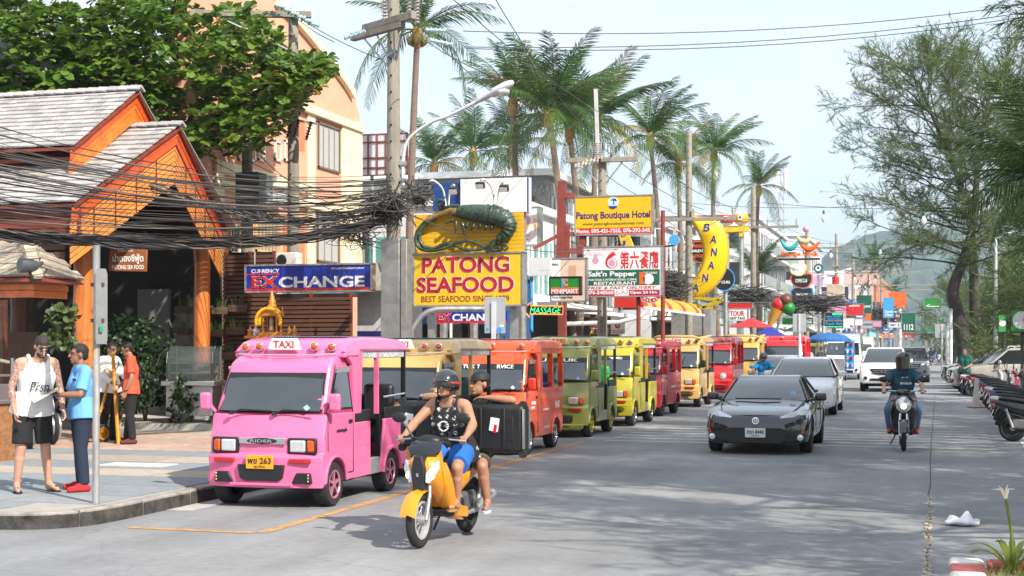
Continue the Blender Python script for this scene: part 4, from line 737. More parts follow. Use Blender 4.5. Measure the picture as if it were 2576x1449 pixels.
 # ----- concrete power poles and street lamps
PC_=M('pole_concrete',(.27,.245,.2),.9,var=.25,scale=6,dirt=.5,bump=.3,stretch=(1,1,.3));INS=M('porcelain',(.42,.4,.37),.25,var=.1,coat=.4);INB=M('glass_insulator',(.35,.5,.55),.15,var=.1,coat=.5);INR=M('brown_porcelain',(.12,.05,.035),.25,var=.1,coat=.5)
def insulator(par,p,d,L_=.42,m=INS,n=6,r=.07):
 p,d=Vector(p),Vector(d).normalized();pts=[p];rr=[.02]
 for k in range(n):t0=L_*(k+.1)/n;t1=L_*(k+.55)/n;pts+=[p+d*t0,p+d*(t0+.01),p+d*t1];rr+=[.025,r,.03]
 MB().tube(pts,rr,10).build('insulator',m,par,smooth=30)
POLE={}
def pole(key,label,x,y,h,arms=(),r=.15,lamp=None,wz=0.,cat='utility pole',top=None,z0=SW):
 t=thing('utility_pole',label,cat,(x,y,z0),R(wz));POLE[key]=t
 MB().tube([(0,0,0),(0,0,h*.5),(0,0,h)],[r*1.15,r,r*.8],8).build('shaft',PC_,t,bevel=.02)
 hl=MB()
 for k in range(int(h/.3)):hl.box((0,-r*(1.13-.3*k*.3/h),.6+k*.3),(.03,.03,.03))
 hl.build('bolt_hole',BLACK,t)['kind']='stuff'
 for(z,L_,off,az,ins)in arms:
  d=Vector((math.cos(R(az)),math.sin(R(az)),0));c=Vector((0,0,z))+Vector((-d.y,d.x,0))*-(r+.05);a,b=c+d*(off-L_/2),c+d*(off+L_/2)
  o=MB().bar(a,b,.12,.14).build('cross_arm',PC_,t,bevel=.01)
  for s in(-1,1):MB().bar(c+d*(off+s*L_*.32),Vector((0,0,z-.75))+d*s*.05,.03).build('brace',STEEL,t)
  for k in range(ins):q=a.lerp(b,(k+.08)/(ins-.84)if ins>1 else.5);insulator(t,q+Vector((0,0,.06)),(0,0,1),.4)
 if lamp:
  z,reach,rise,az=lamp;d=Vector((math.cos(R(az)),math.sin(R(az)),0));b0=Vector((0,0,z))+d*(r+.06)
  pth=cat_rom([b0-Vector((0,0,.5)),b0,b0+d*.12+Vector((0,0,.35)),b0+d*.55+Vector((0,0,.62)),b0+d*reach*.6+Vector((0,0,.35+rise*.6)),b0+d*reach+Vector((0,0,.35+rise))],5)
  MB().tube(pth,.03,10).build('lamp_arm',M('lamp_grey',(.62,.64,.65),.4,var=.08),t,smooth=60);e=pth[-1];dr=(pth[-1]-pth[-3]).normalized();sd=Vector((-dr.y,dr.x,0)).normalized();up=dr.cross(sd)*-1
  up=Vector((0,0,1));rings=[]
  for s_,wd,ht in((-.06,.04,.04),(.02,.065,.05),(.24,.08,.055),(.3,.12,.085),(.52,.13,.09),(.66,.09,.06),(.7,.03,.02)):rings.append([e+dr*s_+sd*(wd*math.cos(2*math.pi*k/12))+up*(ht*math.sin(2*math.pi*k/12))for k in range(12)])
  MB().loft(rings).build('lamp_head',MATS['lamp_grey'],t,smooth=50);MB().ell(e+dr*.48-up*.07,(.125,.125,.08),14,8).build('lamp_bowl',CLEAR,t,smooth=60)
  for k in(-.1,-.4):MB().box(b0+Vector((0,0,k))-d*.03,(.16,.1,.06),rz=R(az)).build('clamp',STEEL,t)
 return t
p0=P(990,868,26);poleA=pole('A','tall concrete power pole wrapped in steel sheet below the wires',p0.x,p0.y,9.2,((7.55,1.5,.1,-32,0),(7.45,1.55,-.25,-32,0)),.135,(5.1,1.5,.62,-4))
def la(u,v,dd=26):q=P(u,v,dd);return q-Vector((p0.x,p0.y,SW))
for u,v in((967,50),(1030,55),(1050,60)):insulator(poleA,la(u,v),(0,0,1),.5,INS,8)
for a,b in(((840,105),(920,78)),((1145,78),(1070,75)),((1165,118),(1080,100)),((960,150),(1000,125)),((1040,75),(980,60))):pa,pb=la(*a,25.9),la(*b,25.9);insulator(poleA,pb,pa-pb,(pa-pb).length*.75,INB,5,.05)
q0,q1=la(998,600,25.7),la(998,840,25.7);MB().box((0,0,(q0.z+q1.z)/2-.5),(.36,.36,q0.z-q1.z+1.0)).build('steel_wrap',M('dull_sheet',(.34,.33,.31),.4,.75,var=.25,scale=4,dirt=.35,bump=.5,bscale=3),poleA,bevel=.01)
MB().box((.245,.02,(q0.z+q1.z)/2-.4),(.12,.3,q0.z-q1.z+.8)).build('cable_duct',M('duct_grey',(.28,.27,.25),.5,.5,var=.25,dirt=.4),poleA,bevel=.01)
pb_=P(738,868,31);pole('B','thick concrete pole rising behind the exchange sign',pb_.x,pb_.y,8.95,((8.85,2.6,-.9,20,0),),.14);pc=P(622,868,31.5);pole('C','shorter dark concrete pole behind the gable roof',pc.x,pc.y,6.3,(),.15)
for k in range(6):
 q=P(690+k*17,12+k*9,30.6)-Vector((pb_.x,pb_.y,SW));insulator(POLE['B'],q,(.4,0,-.12),.3,INB,4,.06)
for u,v in((735,300),(752,300),(783,305)):q=P(u,v,30.5)-Vector((pb_.x,pb_.y,SW));insulator(POLE['B'],q,(-.12,0,-.4),.45,INR,7,.08)
MB().bar(P(730,300,30.6)-Vector((pb_.x,pb_.y,SW)),P(800,312,30.6)-Vector((pb_.x,pb_.y,SW)),.05).build('fuse_bracket',STEEL,POLE['B'])
tb=thing('pole_transformer_box','dark switch box strapped between the two concrete poles','switch box',tuple(P(632,450,31.2)));MB().box((0,0,-.35),(.55,.45,.95)).build('case',M('box_dark',(.06,.06,.065),.6,dirt=.3),tb,bevel=.02);MB().box((.4,-.1,-.3),(.2,.3,.7)).build('side_box',STEEL,tb,bevel=.02)
for key,u,d,h,arms,lamp,lb in(('D',1515,42.5,7.3,((7.2,2.15,0,6,4),(5.6,.9,.1,-30,0)),None,'concrete pole with wide cross arm beside the hotel sign'),('E',1733,58,10.4,((6.8,3.4,.2,4,3),),(5.9,1.5,.3,186),'concrete pole with lamp arm left of the banana'),('F',1895,80,10.6,((8.3,3.4,.8,4,3),),None,'concrete pole with cross arm right of the pool ball signs'),('G',2030,112,11.0,((9.3,4.2,1.8,4,3),),(6.6,2.6,.6,15),'leaning concrete pole before the banana walk signs'),('H',2104,128,11.7,((8.8,7,3.0,4,3),),(7.2,2.4,.6,170),'concrete pole with a rusty transformer box'),('I',2146,150,11.4,((9.3,7,3.4,4,3),),None,'thin far power pole next to the red sandwich sign'),('J',2185,175,11.3,((9,8,3.6,4,2),),None,'far power pole with plank cross arm'),('K',2217,205,11.6,((9.6,8,3,4,2),),None,'far power pole before the pink roof'),('L',2238,240,11,((9.5,8,3,4,2),),None,'far pale power pole behind the dental sign')):
 q=P(u,868,d);pole(key,lb,q.x,q.y,h,arms,.15 if d<60 else.17,lamp)
q=P(1500,868,42.4);MB().bar((-.12,0,7),(-.2,0,9.35),.1).build('pole_extension',M('steel_pale',(.6,.6,.6),.5,.3),POLE['D'])
for k in range(6):insulator(POLE['D'],P(1445+k*10,418-k*4,42.2)-Vector((POLE['D'].location)),(.5,0,-.1+.1*(k%2)),.3,INS,3,.08)
for u,v in((1500,395),(1510,395)):insulator(POLE['D'],P(u,v,42.2)-Vector(POLE['D'].location),(0,0,1),.45,INS,7)
th=thing('pole_transformer','pale rusty transformer on the far pole by the banana walk','transformer',tuple(P(*Z6(1048,940),126)));MB().box((0,0,0),(1.5,1,1.1)).build('tank',M('trans_tan',(.5,.42,.32),.6,dirt=.5),th,bevel=.05);MB().box((0,0,-.65),(1.7,1.2,.15)).build('base',STEEL,th);MB().lathe([(.3,.5),(.3,1.2)],12,(0,-.2,0)).build('conservator',SRD,th)
# lamp standard on the right, sign backs in the median
for u,d,v0,lb in((2505,60,600,'tall pale lamp standard behind the parked cars'),):
 q=P(u,868,d);t=thing('lamp_standard',lb,'lamp post',(q.x,q.y,0));h=CAMZ+(868-v0)*d/FV;MB().tube([(0,0,0),(0,0,h*.5),(0,0,h)],[.11,.09,.06],10).build('mast',M('mast_pale',(.5,.54,.56),.5),t,smooth=60);MB().tube([(0,0,h),(.4,0,h+.2),(1.4,0,h+.35)],.04,8).build('arm',MATS['mast_pale'],t);MB().ell((1.6,0,h+.34),(.35,.15,.1),12,6).build('lamp_head',MATS['lamp_grey'],t)
for a,b,d,lb in((Z6(660,1150),Z6(780,1315),62,'grey back of a road sign on a white post beside the red truck'),(Z6(920,1262),Z6(968,1340),75,'small grey back of a road sign behind the blue umbrella'),((2352,815),(2388,850),95,'pale grey back of a road sign by the far lamp posts')):
 s=Sign('road_sign_back',lb,a,b,d,SGY,None,.03);m_=(a[0]+b[0])/2;s.B((m_-2,a[1]),(m_+2,b[1]),SM('pale_channel',(.6,.62,.64)),-.003,'channel',.04);t=s.q(m_,b[1]);MB().tube([(t[0],.06,s.H/2),(t[0],.06,-s.c.z)],.06,10).build('post',SM('pale_channel',(0,0,0)),s.t)
for u,d in((2383,78),(2392,74)):
 q=P(u,868,d);t=thing('white_bollard_post','white post standing at the parking edge'+(', taller one' if u<2390 else ', grey capped one'),'post',(q.x,q.y,0));MB().tube([(0,0,0),(0,0,2.9 if u<2390 else 3.6)],.09,10).build('shaft',SWH,t);MB().lathe([(.1,0),(.1,.1),(.02,.15)],10,(0,0,2.9 if u<2390 else 3.6)).build('cap',STEEL,t)
 # ----- songthaew taxis
def arc(cy,cz,r,a0,a1,n=9):return[(cy+r*math.cos(R(a0+(a1-a0)*i/n)),cz+r*math.sin(R(a0+(a1-a0)*i/n)))for i in range(n+1)]
def plate(parent,x,y,z,l1,l2,m,wid=.34,tcol=None,rx=0.):
 o=MB().box((x,y,z),(wid,.012,wid*.46)).build('number_plate',m,parent,bevel=.008)
 letters(l1,tcol or BLACKP,o,x,z+wid*.045,wid*.84,wid*.2,y-.007,.012);letters(l2,tcol or BLACKP,o,x,z-wid*.15,wid*.4,wid*.08,y-.007)
 return o
SEATV=M('seat_vinyl',(.02,.02,.022),.4,var=.15);FLOORM=M('tread_plate',(.4,.4,.4),.4,.6,var=.2,scale=30)
TAXIW=M('taxi_sign_white',(.85,.84,.8),.4,var=.04)
def taxi(loc,col,label,rz=0.,style='open',sign=None,lamps=4,strip=None,rim=CHROME,rack=False,pl=None,face='black',light='square',s=1.,sidetext=(),col2=None,mirror=None,seatm=None,sticker=True,rear='open',wide=1.):
 t=thing('songthaew_taxi',label,'taxi',loc,rz+R(RS.uniform(-1.6,1.2))*(loc[1]>17),'songthaew taxis parked in a row');t.scale=(s*wide,s,s)
 c2=col2 or col;hw=.71;F,B_=-1.4,1.42;wf,wr=-.93,.84;WR=.255
 wfun=lambda y,z:hw-.10*max(0,z-1.0)
 bow=lambda y,z:.10 if y<-1.1 else(.045 if y<-.9 else 0)
 # cab lower body
 prof=[(-.34,.27)]+arc(wf,.26,.315,3,177)+[(-1.33,.25),(-1.38,.23),(-1.385,.40),(-1.40,.585),(-1.37,.615),(-1.345,.62),(-1.345,.80),(-1.33,.83),(-1.275,1.045),(-1.25,1.065),(-.34,1.065)]
 body=MB().shell(prof,lambda y,z:hw,(-1,-.75,-.4,0,.4,.75,1),bow).build('cab_body',col,t,bevel=.045,seg=3)
 # cab top with roof dome
 prof=[(-1.262,1.06),(-.965,1.555),(-.90,1.64),(-.76,1.715),(-.5,1.76),(-.30,1.765),(-.30,1.06)]
 MB().shell(prof,wfun,(-1,-.8,-.45,0,.45,.8,1),bow).build('cab_roof',col,t,bevel=.06,seg=4)
 # windscreen with rubber, side windows
 def ws(k,off):
  rows=[]
  for a in(.035,.35,.65,.955):
   y0,z0=-1.262+(.297)*a,1.06+.495*a;hwz=(hw-.10*(z0-1.0))*(1-.025)-k
   rows.append([(x*hwz,y0-off+bow(y0,z0)*x*x+(k*.25 if a<.1 else-k*.25 if a>.9 else 0)*-.6,z0+(k if a<.1 else-k if a>.9 else 0))for x in(-.955,-.8,-.45,0,.45,.8,.955)])
  return MB().loft(rows,closed=False)
 ws(.0,.010).build('windscreen_rubber',BLACK,t,smooth=60);wsn=ws(.022,.023).build('windscreen',GLASS,t,smooth=60)
 if strip:
  rows=[]
  for a in(.78,.945):y0,z0=-1.262+.297*a,1.06+.495*a;rows.append([(x*(hw-.1*(z0-1)-.03),y0-.024+bow(y0,z0)*x*x,z0)for x in(-.95,-.5,0,.5,.95)])
  sn=MB().loft(rows,closed=False).build('sun_strip',BLACKP,t,smooth=60)
  if strip!=' ':
   lt=letters(strip,WHITEP,t,0,0,.9,.075,0,.02,name='strip_lettering');lt.rotation_euler=(-.54,0,0);lt.location=(0,-1.262+.297*.86-.026+.012,1.06+.495*.86)
 for sd in(-1,1):
  q=lambda y,z,o_=.006:(sd*(wfun(y,z)+o_),y,z)
  MB().add([q(-1.13,1.10),q(-.42,1.10),q(-.46,1.57),q(-.80,1.57)],[(0,1,2,3)]).build('window_rubber',BLACK,t)
  MB().add([q(-1.07,1.125,.012),q(-.45,1.125,.012),q(-.485,1.535,.012),q(-.79,1.535,.012)],[(0,1,2,3)]).build('side_window',GLASS,t)
  MB().add([q(-.86,1.53,.02),q(-.45,1.53,.02),q(-.45,1.60,.05),q(-.82,1.60,.05)],[(0,1,2,3)]).build('rain_visor',M('visor_acrylic',(.35,.37,.4),.2,var=.05),t)
  # door seams and handle
  sm=MB()
  for a,b_ in(((-1.14,1.06),(-1.14,.64)),((-.40,1.07),(-.40,.36)),((-.72,.36),(-.40,.36)),((-1.13,1.06),(-.8,1.62)),((-.40,1.06),(-.44,1.62))):sm.bar(q(*a,.001),q(*b_,.001),.012,.012)
  sm.build('door_seam',M('seam_dark',(.03,.02,.02),.8),t)['kind']='stuff'  # dark bars along the door joints
  MB().box(q(-.49,.955,.004),(.02,.1,.045)).build('door_handle',BLACK,t,bevel=.008)
  # mirror
  mm=mirror or col;MB().bar(q(-1.12,1.08),q(-1.16,1.2,.1),.03).build('mirror_arm',mm,t)
  MB().box((sd*(hw+.10),-1.17,1.20),(.13,.09,.2)).build('mirror',mm,t,bevel=.03,seg=3)
  # wipers
 wp=MB()
 for x0 in(-.42,.12):wp.tube([(x0,-1.30,1.075),(x0+.12,-1.295,1.115),(x0+.5,-1.285,1.10)],.011,6);wp.lathe([(.03,0),(.025,.04)],8,(x0,-1.30,1.055))
 wp.build('wiper',BLACK,t)
 # face: lamps, trim, bumper slots
 hy=-1.352
 for sd in(-1,1):
  xx=sd*(.45 if light=='square' else.43);yo=.035
  if light=='square':
   if face=='black':MB().box((sd*.475,hy+yo+.005,.71),(.35,.05,.185),rz=sd*.07).build('lamp_surround',BLACK,t,bevel=.02)
   MB().box((xx-sd*.02,hy+yo-.02,.71),(.185,.04,.135),rz=sd*.07).build('headlight',CLEAR,t,bevel=.018,seg=3)
   MB().box((sd*.585,hy+yo+.005,.71),(.1,.05,.14),rz=sd*.25).build('indicator',AMBER,t,bevel=.02)
  else:
   MB().lathe([(.1,0),(.1,-.02),(.085,-.045),(.05,-.06),(.001,-.065)],20,(xx,hy+yo,.71),'y').build('headlight',CLEAR,t,smooth=50)
   MB().lathe([(.125,.03),(.125,-.012),(.1,-.025)],20,(xx,hy+yo,.71),'y').build('lamp_ring',M('lamp_ring_steel',(.4,.4,.4),.3,.8,var=.1),t,smooth=50)
  MB().box((sd*.47,-1.402+.03,.545),(.26,.03,.05),rz=sd*.08).build('bumper_indicator',REDLENS,t,bevel=.008)
  if face=='black':
   f=MB().prism([(sd*.36,.29),(sd*.6,.29),(sd*.58,.41),(sd*.42,.41)],-1.405+.035,-1.36+.06).build('fog_opening',BLACK,t,bevel=.012)
   b=MB()
   for k in range(3):b.ell((sd*.57,-1.374,.32+k*.035),(.008,.006,.01),8,5)
   b.build('fog_light',M('led_yellow',(.8,.7,.3),.3),t)
 if face=='black':
  MB().prism([(-.26,.345),(-.29,.50),(.29,.50),(.26,.345),(.2,.315),(-.2,.315)],-1.41,-1.36).build('bumper_grille',BLACK,t,bevel=.01)
  MB().box((0,hy-.004,.765),(.58,.02,.075)).build('chrome_bar',CHROME,t,bevel=.015)
  MB().ell((0,hy-.014,.765),(.19,.014,.035),20,8).build('badge',BLACK,t,smooth=60)
  letters('RIDER',CHROME,t,0,.765,.28,.035,hy-.03,.02)
  MB().box((0,-1.392,.275),(.78,.03,.035)).build('bumper_lip',col,t,bevel=.01)
 elif face=='grille':
  g_=MB();g_.box((0,-1.39,.37),(.86,.04,.13));gg=g_.build('bumper_grille',BLACK,t,bevel=.01)
  b=MB();[b.box((0,-1.412,.33+k*.03),(.8,.01,.008))for k in range(4)];b.build('grille_bar',M('grille_grey',(.08,.08,.08),.5),gg)
  MB().box((0,-1.37,.22),(1.26,.1,.1)).build('front_spoiler',col,t,bevel=.02);MB().box((.25,-1.423,.22),(.26,.006,.02)).build('spoiler_vent',BLACK,t)
 else:
  MB().box((0,-1.40,.46),(1.3,.06,.05)).build('bumper_rail',col,t,bevel=.015);MB().box((0,-1.392,.33),(1.0,.02,.05)).build('air_slot',BLACK,t)
 if pl:plate(t,0,-1.425,.53,*pl)
 if sticker:
  MB().box((.5,-1.255,1.14),(.055,.004,.055),rx=-.54,ry=.78).build('tax_sticker',M('sticker_blue',(.2,.42,.6),.4),t)
  # canopy roof, raised behind the cab
 prof=[(-.74,1.70),(-.70,1.80),(-.60,1.885),(-.44,1.925),(.0,1.945),(.7,1.945),(1.22,1.925),(1.40,1.88),(1.43,1.83),(1.43,1.77),(-.20,1.77),(-.34,1.70)]
 MB().shell(prof,lambda y,z:.725-.07*max(0,(z-1.8)/.15),(-1,-.92,-.6,0,.6,.92,1),lambda y,z:.1 if y<-.3 and z>1.69 else 0).build('canopy',col,t,bevel=.035,seg=3)
 MB().box((0,.55,1.952),(1.0,1.5,.012)).build('roof_vinyl',M('roof_blue_vinyl',(.11,.16,.25),.4,var=.1),t,bevel=.004)
 pv=M('clear_vinyl',(.5,.52,.55),.25,var=.3,scale=25)
 gd=MB().tube([(-.62,-.70,1.745),(-.4,-.80,1.735),(0,-.835,1.735),(.4,-.80,1.735),(.62,-.70,1.745)],.012,6).build('canopy_gutter',CHROME,t)
 for sd in(-1,1):
  xo=sd*hw
  # side cheek behind the cab door
  MB().prism([(-.66,1.78),(-.10,1.78),(-.15,1.03),(-.36,1.03),(-.42,1.62)],xo-sd*.05,xo+sd*.004,'yz').build('cheek_panel',col,t,bevel=.012)
  if style=='open':
   pa=[(-.355,.27),(.15,.27),(.15,.93),(-.355,.93)]
   MB().prism(pa,xo-sd*.04,xo+sd*.002,'yz').build('side_panel',col,t,bevel=.012)
   MB().prism([(-.34,.93),(.15,.93),(.13,1.07),(-.33,1.07)],xo-sd*.035,xo-sd*.0,'yz').build('rail_pad',BLACK,t,bevel=.012)
   MB().box((xo-sd*.0,-.1,.55),(.014,.02,.14)).build('side_vent',c2,t,bevel=.006);MB().box((xo,-.03,.55),(.014,.02,.14)).build('side_vent',c2,t,bevel=.006)
   pb=[(.46,.27),(.5,.45),(.56,.62),(.62,.86),(.62,.93),(1.42,.93),(1.42,.33),(1.2,.29)]+arc(wr,.26,.31,4,176)[0:]
   MB().prism(pb,xo-sd*.04,xo+sd*.002,'yz').build('rear_panel',col,t,bevel=.012)
   fl=arc(wr,.26,.31,2,178);b=MB()
   b.tube([(xo+sd*.012,y,z)for y,z in fl],.028,6).build('fender_lip',col,t,smooth=60)
   MB().prism([(.64,.93),(1.40,.93),(1.40,1.07),(.62,1.07)],xo-sd*.035,xo,'yz').build('rail_pad',BLACK,t,bevel=.012)
   MB().tube([(xo-sd*.02,.6,1.2),(xo-sd*.02,1.36,1.22)],.015,6).build('hand_rail',CHROME,t)
   MB().bar((xo-sd*.04,.44,1.0),(xo-sd*.04,.44,1.78),.05,.05).build('post',col,t)
   MB().bar((xo-sd*.04,.50,.3),(xo-sd*.04,.50,1.0),.03,.05).build('entry_post',BLACK,t)
   MB().bar((xo-sd*.04,1.38,.9),(xo-sd*.04,1.38,1.78),.05,.05).build('rear_post',BLACK,t)
   MB().box((xo-sd*.03,.63,1.735),(.02,1.5,.09)).build('rolled_side_curtain',pv,t,bevel=.02)
   MB().box((xo-sd*.05,.3,.37),(.1,.32,.2)).build('entry_step',FLOORM,t,bevel=.01)
  else:
   pa=[(-.355,.27)]+[(.45,.27)]+arc(wr,.26,.31,176,4)+[(1.2,.29),(1.42,.33),(1.42,1.10),(-.355,1.10)]
   MB().prism(pa,xo-sd*.04,xo+sd*.002,'yz').build('side_panel',col,t,bevel=.012)
   b=MB().tube([(xo+sd*.012,y,z)for y,z in arc(wr,.26,.31,2,178)],.022,6).build('fender_lip',col,t,smooth=60)
   for y in(-.16,.62,1.37):MB().bar((xo-sd*.025,y,1.09),(xo-sd*.045,y,1.78),.05,.09).build('window_post',col,t)
   MB().box((xo-sd*.03,.6,1.74),(.04,1.55,.09)).build('window_header',col,t)
   MB().tube([(xo-sd*.03,-.1,1.17),(xo-sd*.03,1.36,1.17)],.02,6).build('hand_rail',BLACK,t)
   MB().box((xo+sd*.004,.5,.62),(.006,1.75,.02)).build('body_crease',col,t)
  wheel(t,(sd*(hw-.09),wf,WR),WR,.17,rim,5,sd);wheel(t,(sd*(hw-.09),wr,WR),WR,.17,rim,5,sd)
  MB().tube([(sd*(hw+.006),y,z)for y,z in arc(wf,.26,.318,4,176)],.022,6).build('fender_lip',col,t,smooth=60)
  # load bed: floor, chassis, benches, bulkhead
 MB().box((0,.52,.40),(1.22,1.76,.05)).build('floor',FLOORM if style=='open' else DARKIN,t);MB().box((0,.1,.27),(.9,2.4,.14)).build('chassis',BLACK,t)
 MB().box((0,-.32,1.1),(1.2,.04,1.3)).build('bulkhead',DARKIN,t)
 smt=seatm or SEATV
 for y,h in((-.12,.66),(1.2,.66)):
  st=MB().box((0,y,h),(1.1,.36,.12)).build('bench_seat',smt,t,bevel=.04);MB().box((0,y+(-.14 if y<0 else.14),h+.3),(1.1,.1,.5)).build('bench_back',smt,st,bevel=.04)
 for sd in(-1,1):MB().box((sd*.38,1.24+.02,1.1),(.42,.12,.5)).build('seat_back',smt,t,bevel=.07,seg=3)
 MB().box((0,1.40,.62),(1.24,.04,.6)).build('tailgate',col,t)
 # roof furniture
 if sign:
  sm_,tm=sign;o=MB().prism([(-.21,1.79),(.21,1.79),(.16,1.93),(-.16,1.93)],-.80,-.745).build('taxi_roof_sign',sm_,t,bevel=.012);letters('TAXI',tm,o,0,1.86,.26,.085,-.803,.012)
 xs={4:(-.54,-.34,.36,.56),2:(.35,.55),3:(-.5,.0,.5),0:()}[lamps]
 for x in xs:
  z=1.845-abs(x)*.03;y=-.74+.10*x*x*2.2
  l_=MB().lathe([(.045,.05),(.055,.0),(.055,-.025),(.042,-.035)],14,(x,y,z),'y').build('roof_lamp',CHROME,t,smooth=50);MB().lathe([(.042,-.036),(.03,-.05),(.001,-.055)],14,(x,y,z),'y').build('lamp_lens',AMBER,l_,smooth=50)
 if rack:
  b=MB();b.tube([(-.62,-.85,1.9),(-.5,-.95,1.95),(.5,-.95,1.95),(.62,-.85,1.9),(.62,1.35,1.98),(-.62,1.35,1.98),(-.62,-.85,1.9)],.035,8);b.build('roof_rack',c2,t,smooth=60)
 for(s_,y,z,wd,hh,mt)in sidetext:
  lt=letters(s_,mt,t,0,0,wd,hh,0,.01,name='side_lettering');lt.rotation_euler=(0,0,R(90));lt.location=(hw+.006,y,z)
 return t
PINK=paint('pink_paint',(.80,.15,.335));GOLD=paint('gold_paint',(.52,.31,.085));ORANGE=paint('orange_paint',(.83,.08,.012));OLIVE=paint('olive_paint',(.25,.26,.045));LIME=paint('lime_yellow_paint',(.45,.39,.012));RED=paint('red_paint',(.55,.012,.025));RED2=paint('bright_red_paint',(.68,.014,.016));GOLD2=paint('tan_gold_paint',(.58,.36,.11));GOLD3=paint('honey_gold_paint',(.6,.36,.07))
PLY=M('plate_orange',(.78,.34,.012),.5,var=.05);PLW=M('plate_white',(.75,.75,.74),.5,var=.04);SIGNR=M('sign_red_text',(.42,.02,.02),.5)
def tx(u,v,d=None):return Vector((G(u,v).x,G(u,v).y,0))
TX=-7.22
YT=[16.03,19.9,24.05,28.9,33.0,37.6,43.4,50.0,57.5,67.0]
taxi((TX,YT[0],0),PINK,'pink taxi van with four orange roof lamps, first in the row',sign=(TAXIW,SIGNR),lamps=4,pl=('พข 263','ภูเก็ต',PLY),rim=M('pink_alloy',(.75,.3,.42),.25,.6,var=.15,scale=30),mirror=PINK,sidetext=(('เขตจังหวัดภูเก็ต',-.75,.86,.3,.06,BLACKP),))
taxi((TX-.02,YT[1],0),GOLD2,'tan gold taxi van with blue rail, half hidden behind the pink van',sign=(TAXIW,SIGNR),lamps=2,seatm=M('seat_teal',(.03,.09,.12),.4))
taxi((TX+.08,YT[2],0),ORANGE,'orange red taxi van with framed rear windows and white side lettering',style='panel',lamps=3,strip='TUK TUK SERVICE',face='plain',mirror=paint('red_mirror',(.65,.03,.015)),seatm=M('seat_blue',(.03,.09,.3),.4),sidetext=(('เขตจังหวัดภูเก็ต',.15,.72,.42,.06,WHITEP),('B 459',1.0,.78,.34,.13,WHITEP),('บริการรถเช่า',.2,.42,.38,.06,WHITEP),('TAXI 081',-.72,.86,.3,.06,WHITEP),('SERVICE',-.74,.78,.24,.05,WHITEP)))
taxi((TX+.02,YT[3],0),OLIVE,'olive green taxi van with yellow wheels and cream roof sign',sign=(M('sign_cream',(.7,.52,.22),.4),SIGNR),lamps=2,strip='TUK TUK',face='grille',rim=M('yellow_rim',(.5,.42,.02),.35,.3),seatm=M('seat_green',(.01,.32,.09),.4),s=1.04)
taxi((TX+.1,YT[4],0),LIME,'lime yellow taxi van behind the olive green one',lamps=2,strip='Rent',face='plain',seatm=M('seat_brown',(.2,.06,.04),.4),s=1.05)
taxi((TX-.05,YT[5],0),RED,'dark red taxi van with sunset picture panel and white stripe',style='panel',lamps=2,face='plain',s=1.02,rim=BLACK,sidetext=(('TAXI PATONG',.3,.72,.6,.07,WHITEP),))
taxi((TX+.0,YT[6],0),GOLD2,'gold taxi van with roof rack and dark mirror, behind the dark red van',sign=(TAXIW,SIGNR),lamps=2,face='plain',rack=True,mirror=BLACK,s=1.08)
taxi((TX+.1,YT[7],0),RED2,'bright red taxi van with round headlights between two gold vans',style='panel',lamps=2,face='plain',light='round',sign=(M('sign_rose',(.7,.3,.3),.4),WHITEP),s=1.1,seatm=M('seat_blue',(.03,.09,.3),.4))
taxi((TX+.15,YT[8],0),GOLD3,'honey gold taxi van with white rear body, last gold one in the row',lamps=2,face='plain',rack=True,s=1.14)
taxi((TX+.9,YT[9],0),RED2,'wide bright red passenger truck at the far end of the taxi row',style='panel',lamps=3,face='plain',s=1.18,wide=1.2)
# ----- cars
def spline(tab,n):
 t=np.array(tab,float);k=len(t);y=t[:,0];yy=np.concatenate([np.linspace(y[i],y[i+1],n,endpoint=False)for i in range(k-1)]+[[y[-1]]])
 m=np.zeros_like(t);d=np.diff(t,axis=0)/np.diff(y)[:,None]
 m[1:-1]=(d[:-1]+d[1:])/2;m[0]=d[0];m[-1]=d[-1];out=[]
 for q in yy:
  i=min(max(np.searchsorted(y,q,'right')-1,0),k-2);h=y[i+1]-y[i];s=(q-y[i])/h
  out.append((2*s**3-3*s**2+1)*t[i]+(s**3-2*s**2+s)*h*m[i]+(-2*s**3+3*s**2)*t[i+1]+(s**3-s**2)*h*m[i+1])
 return np.array(out)
def cut_wheels(b,ys,r,W):
 o=b.build('car_tmp',BLACK);cs=[]
 for y in ys:
  c=MB().lathe([(r,-W),(r,W)],28,(0,y,r*.86),'x').build('cut_tmp',BLACK);cs.append(c)
  m=o.modifiers.new('cut','BOOLEAN');m.operation='DIFFERENCE';m.object=c;m.solver='EXACT'
 me=evaluated(o)
 for x in[o]+cs:bpy.data.objects.remove(x)
 me.polygons.foreach_set('use_smooth',[True]*len(me.polygons));me.set_sharp_from_angle(angle=R(38));me.materials.clear();return me
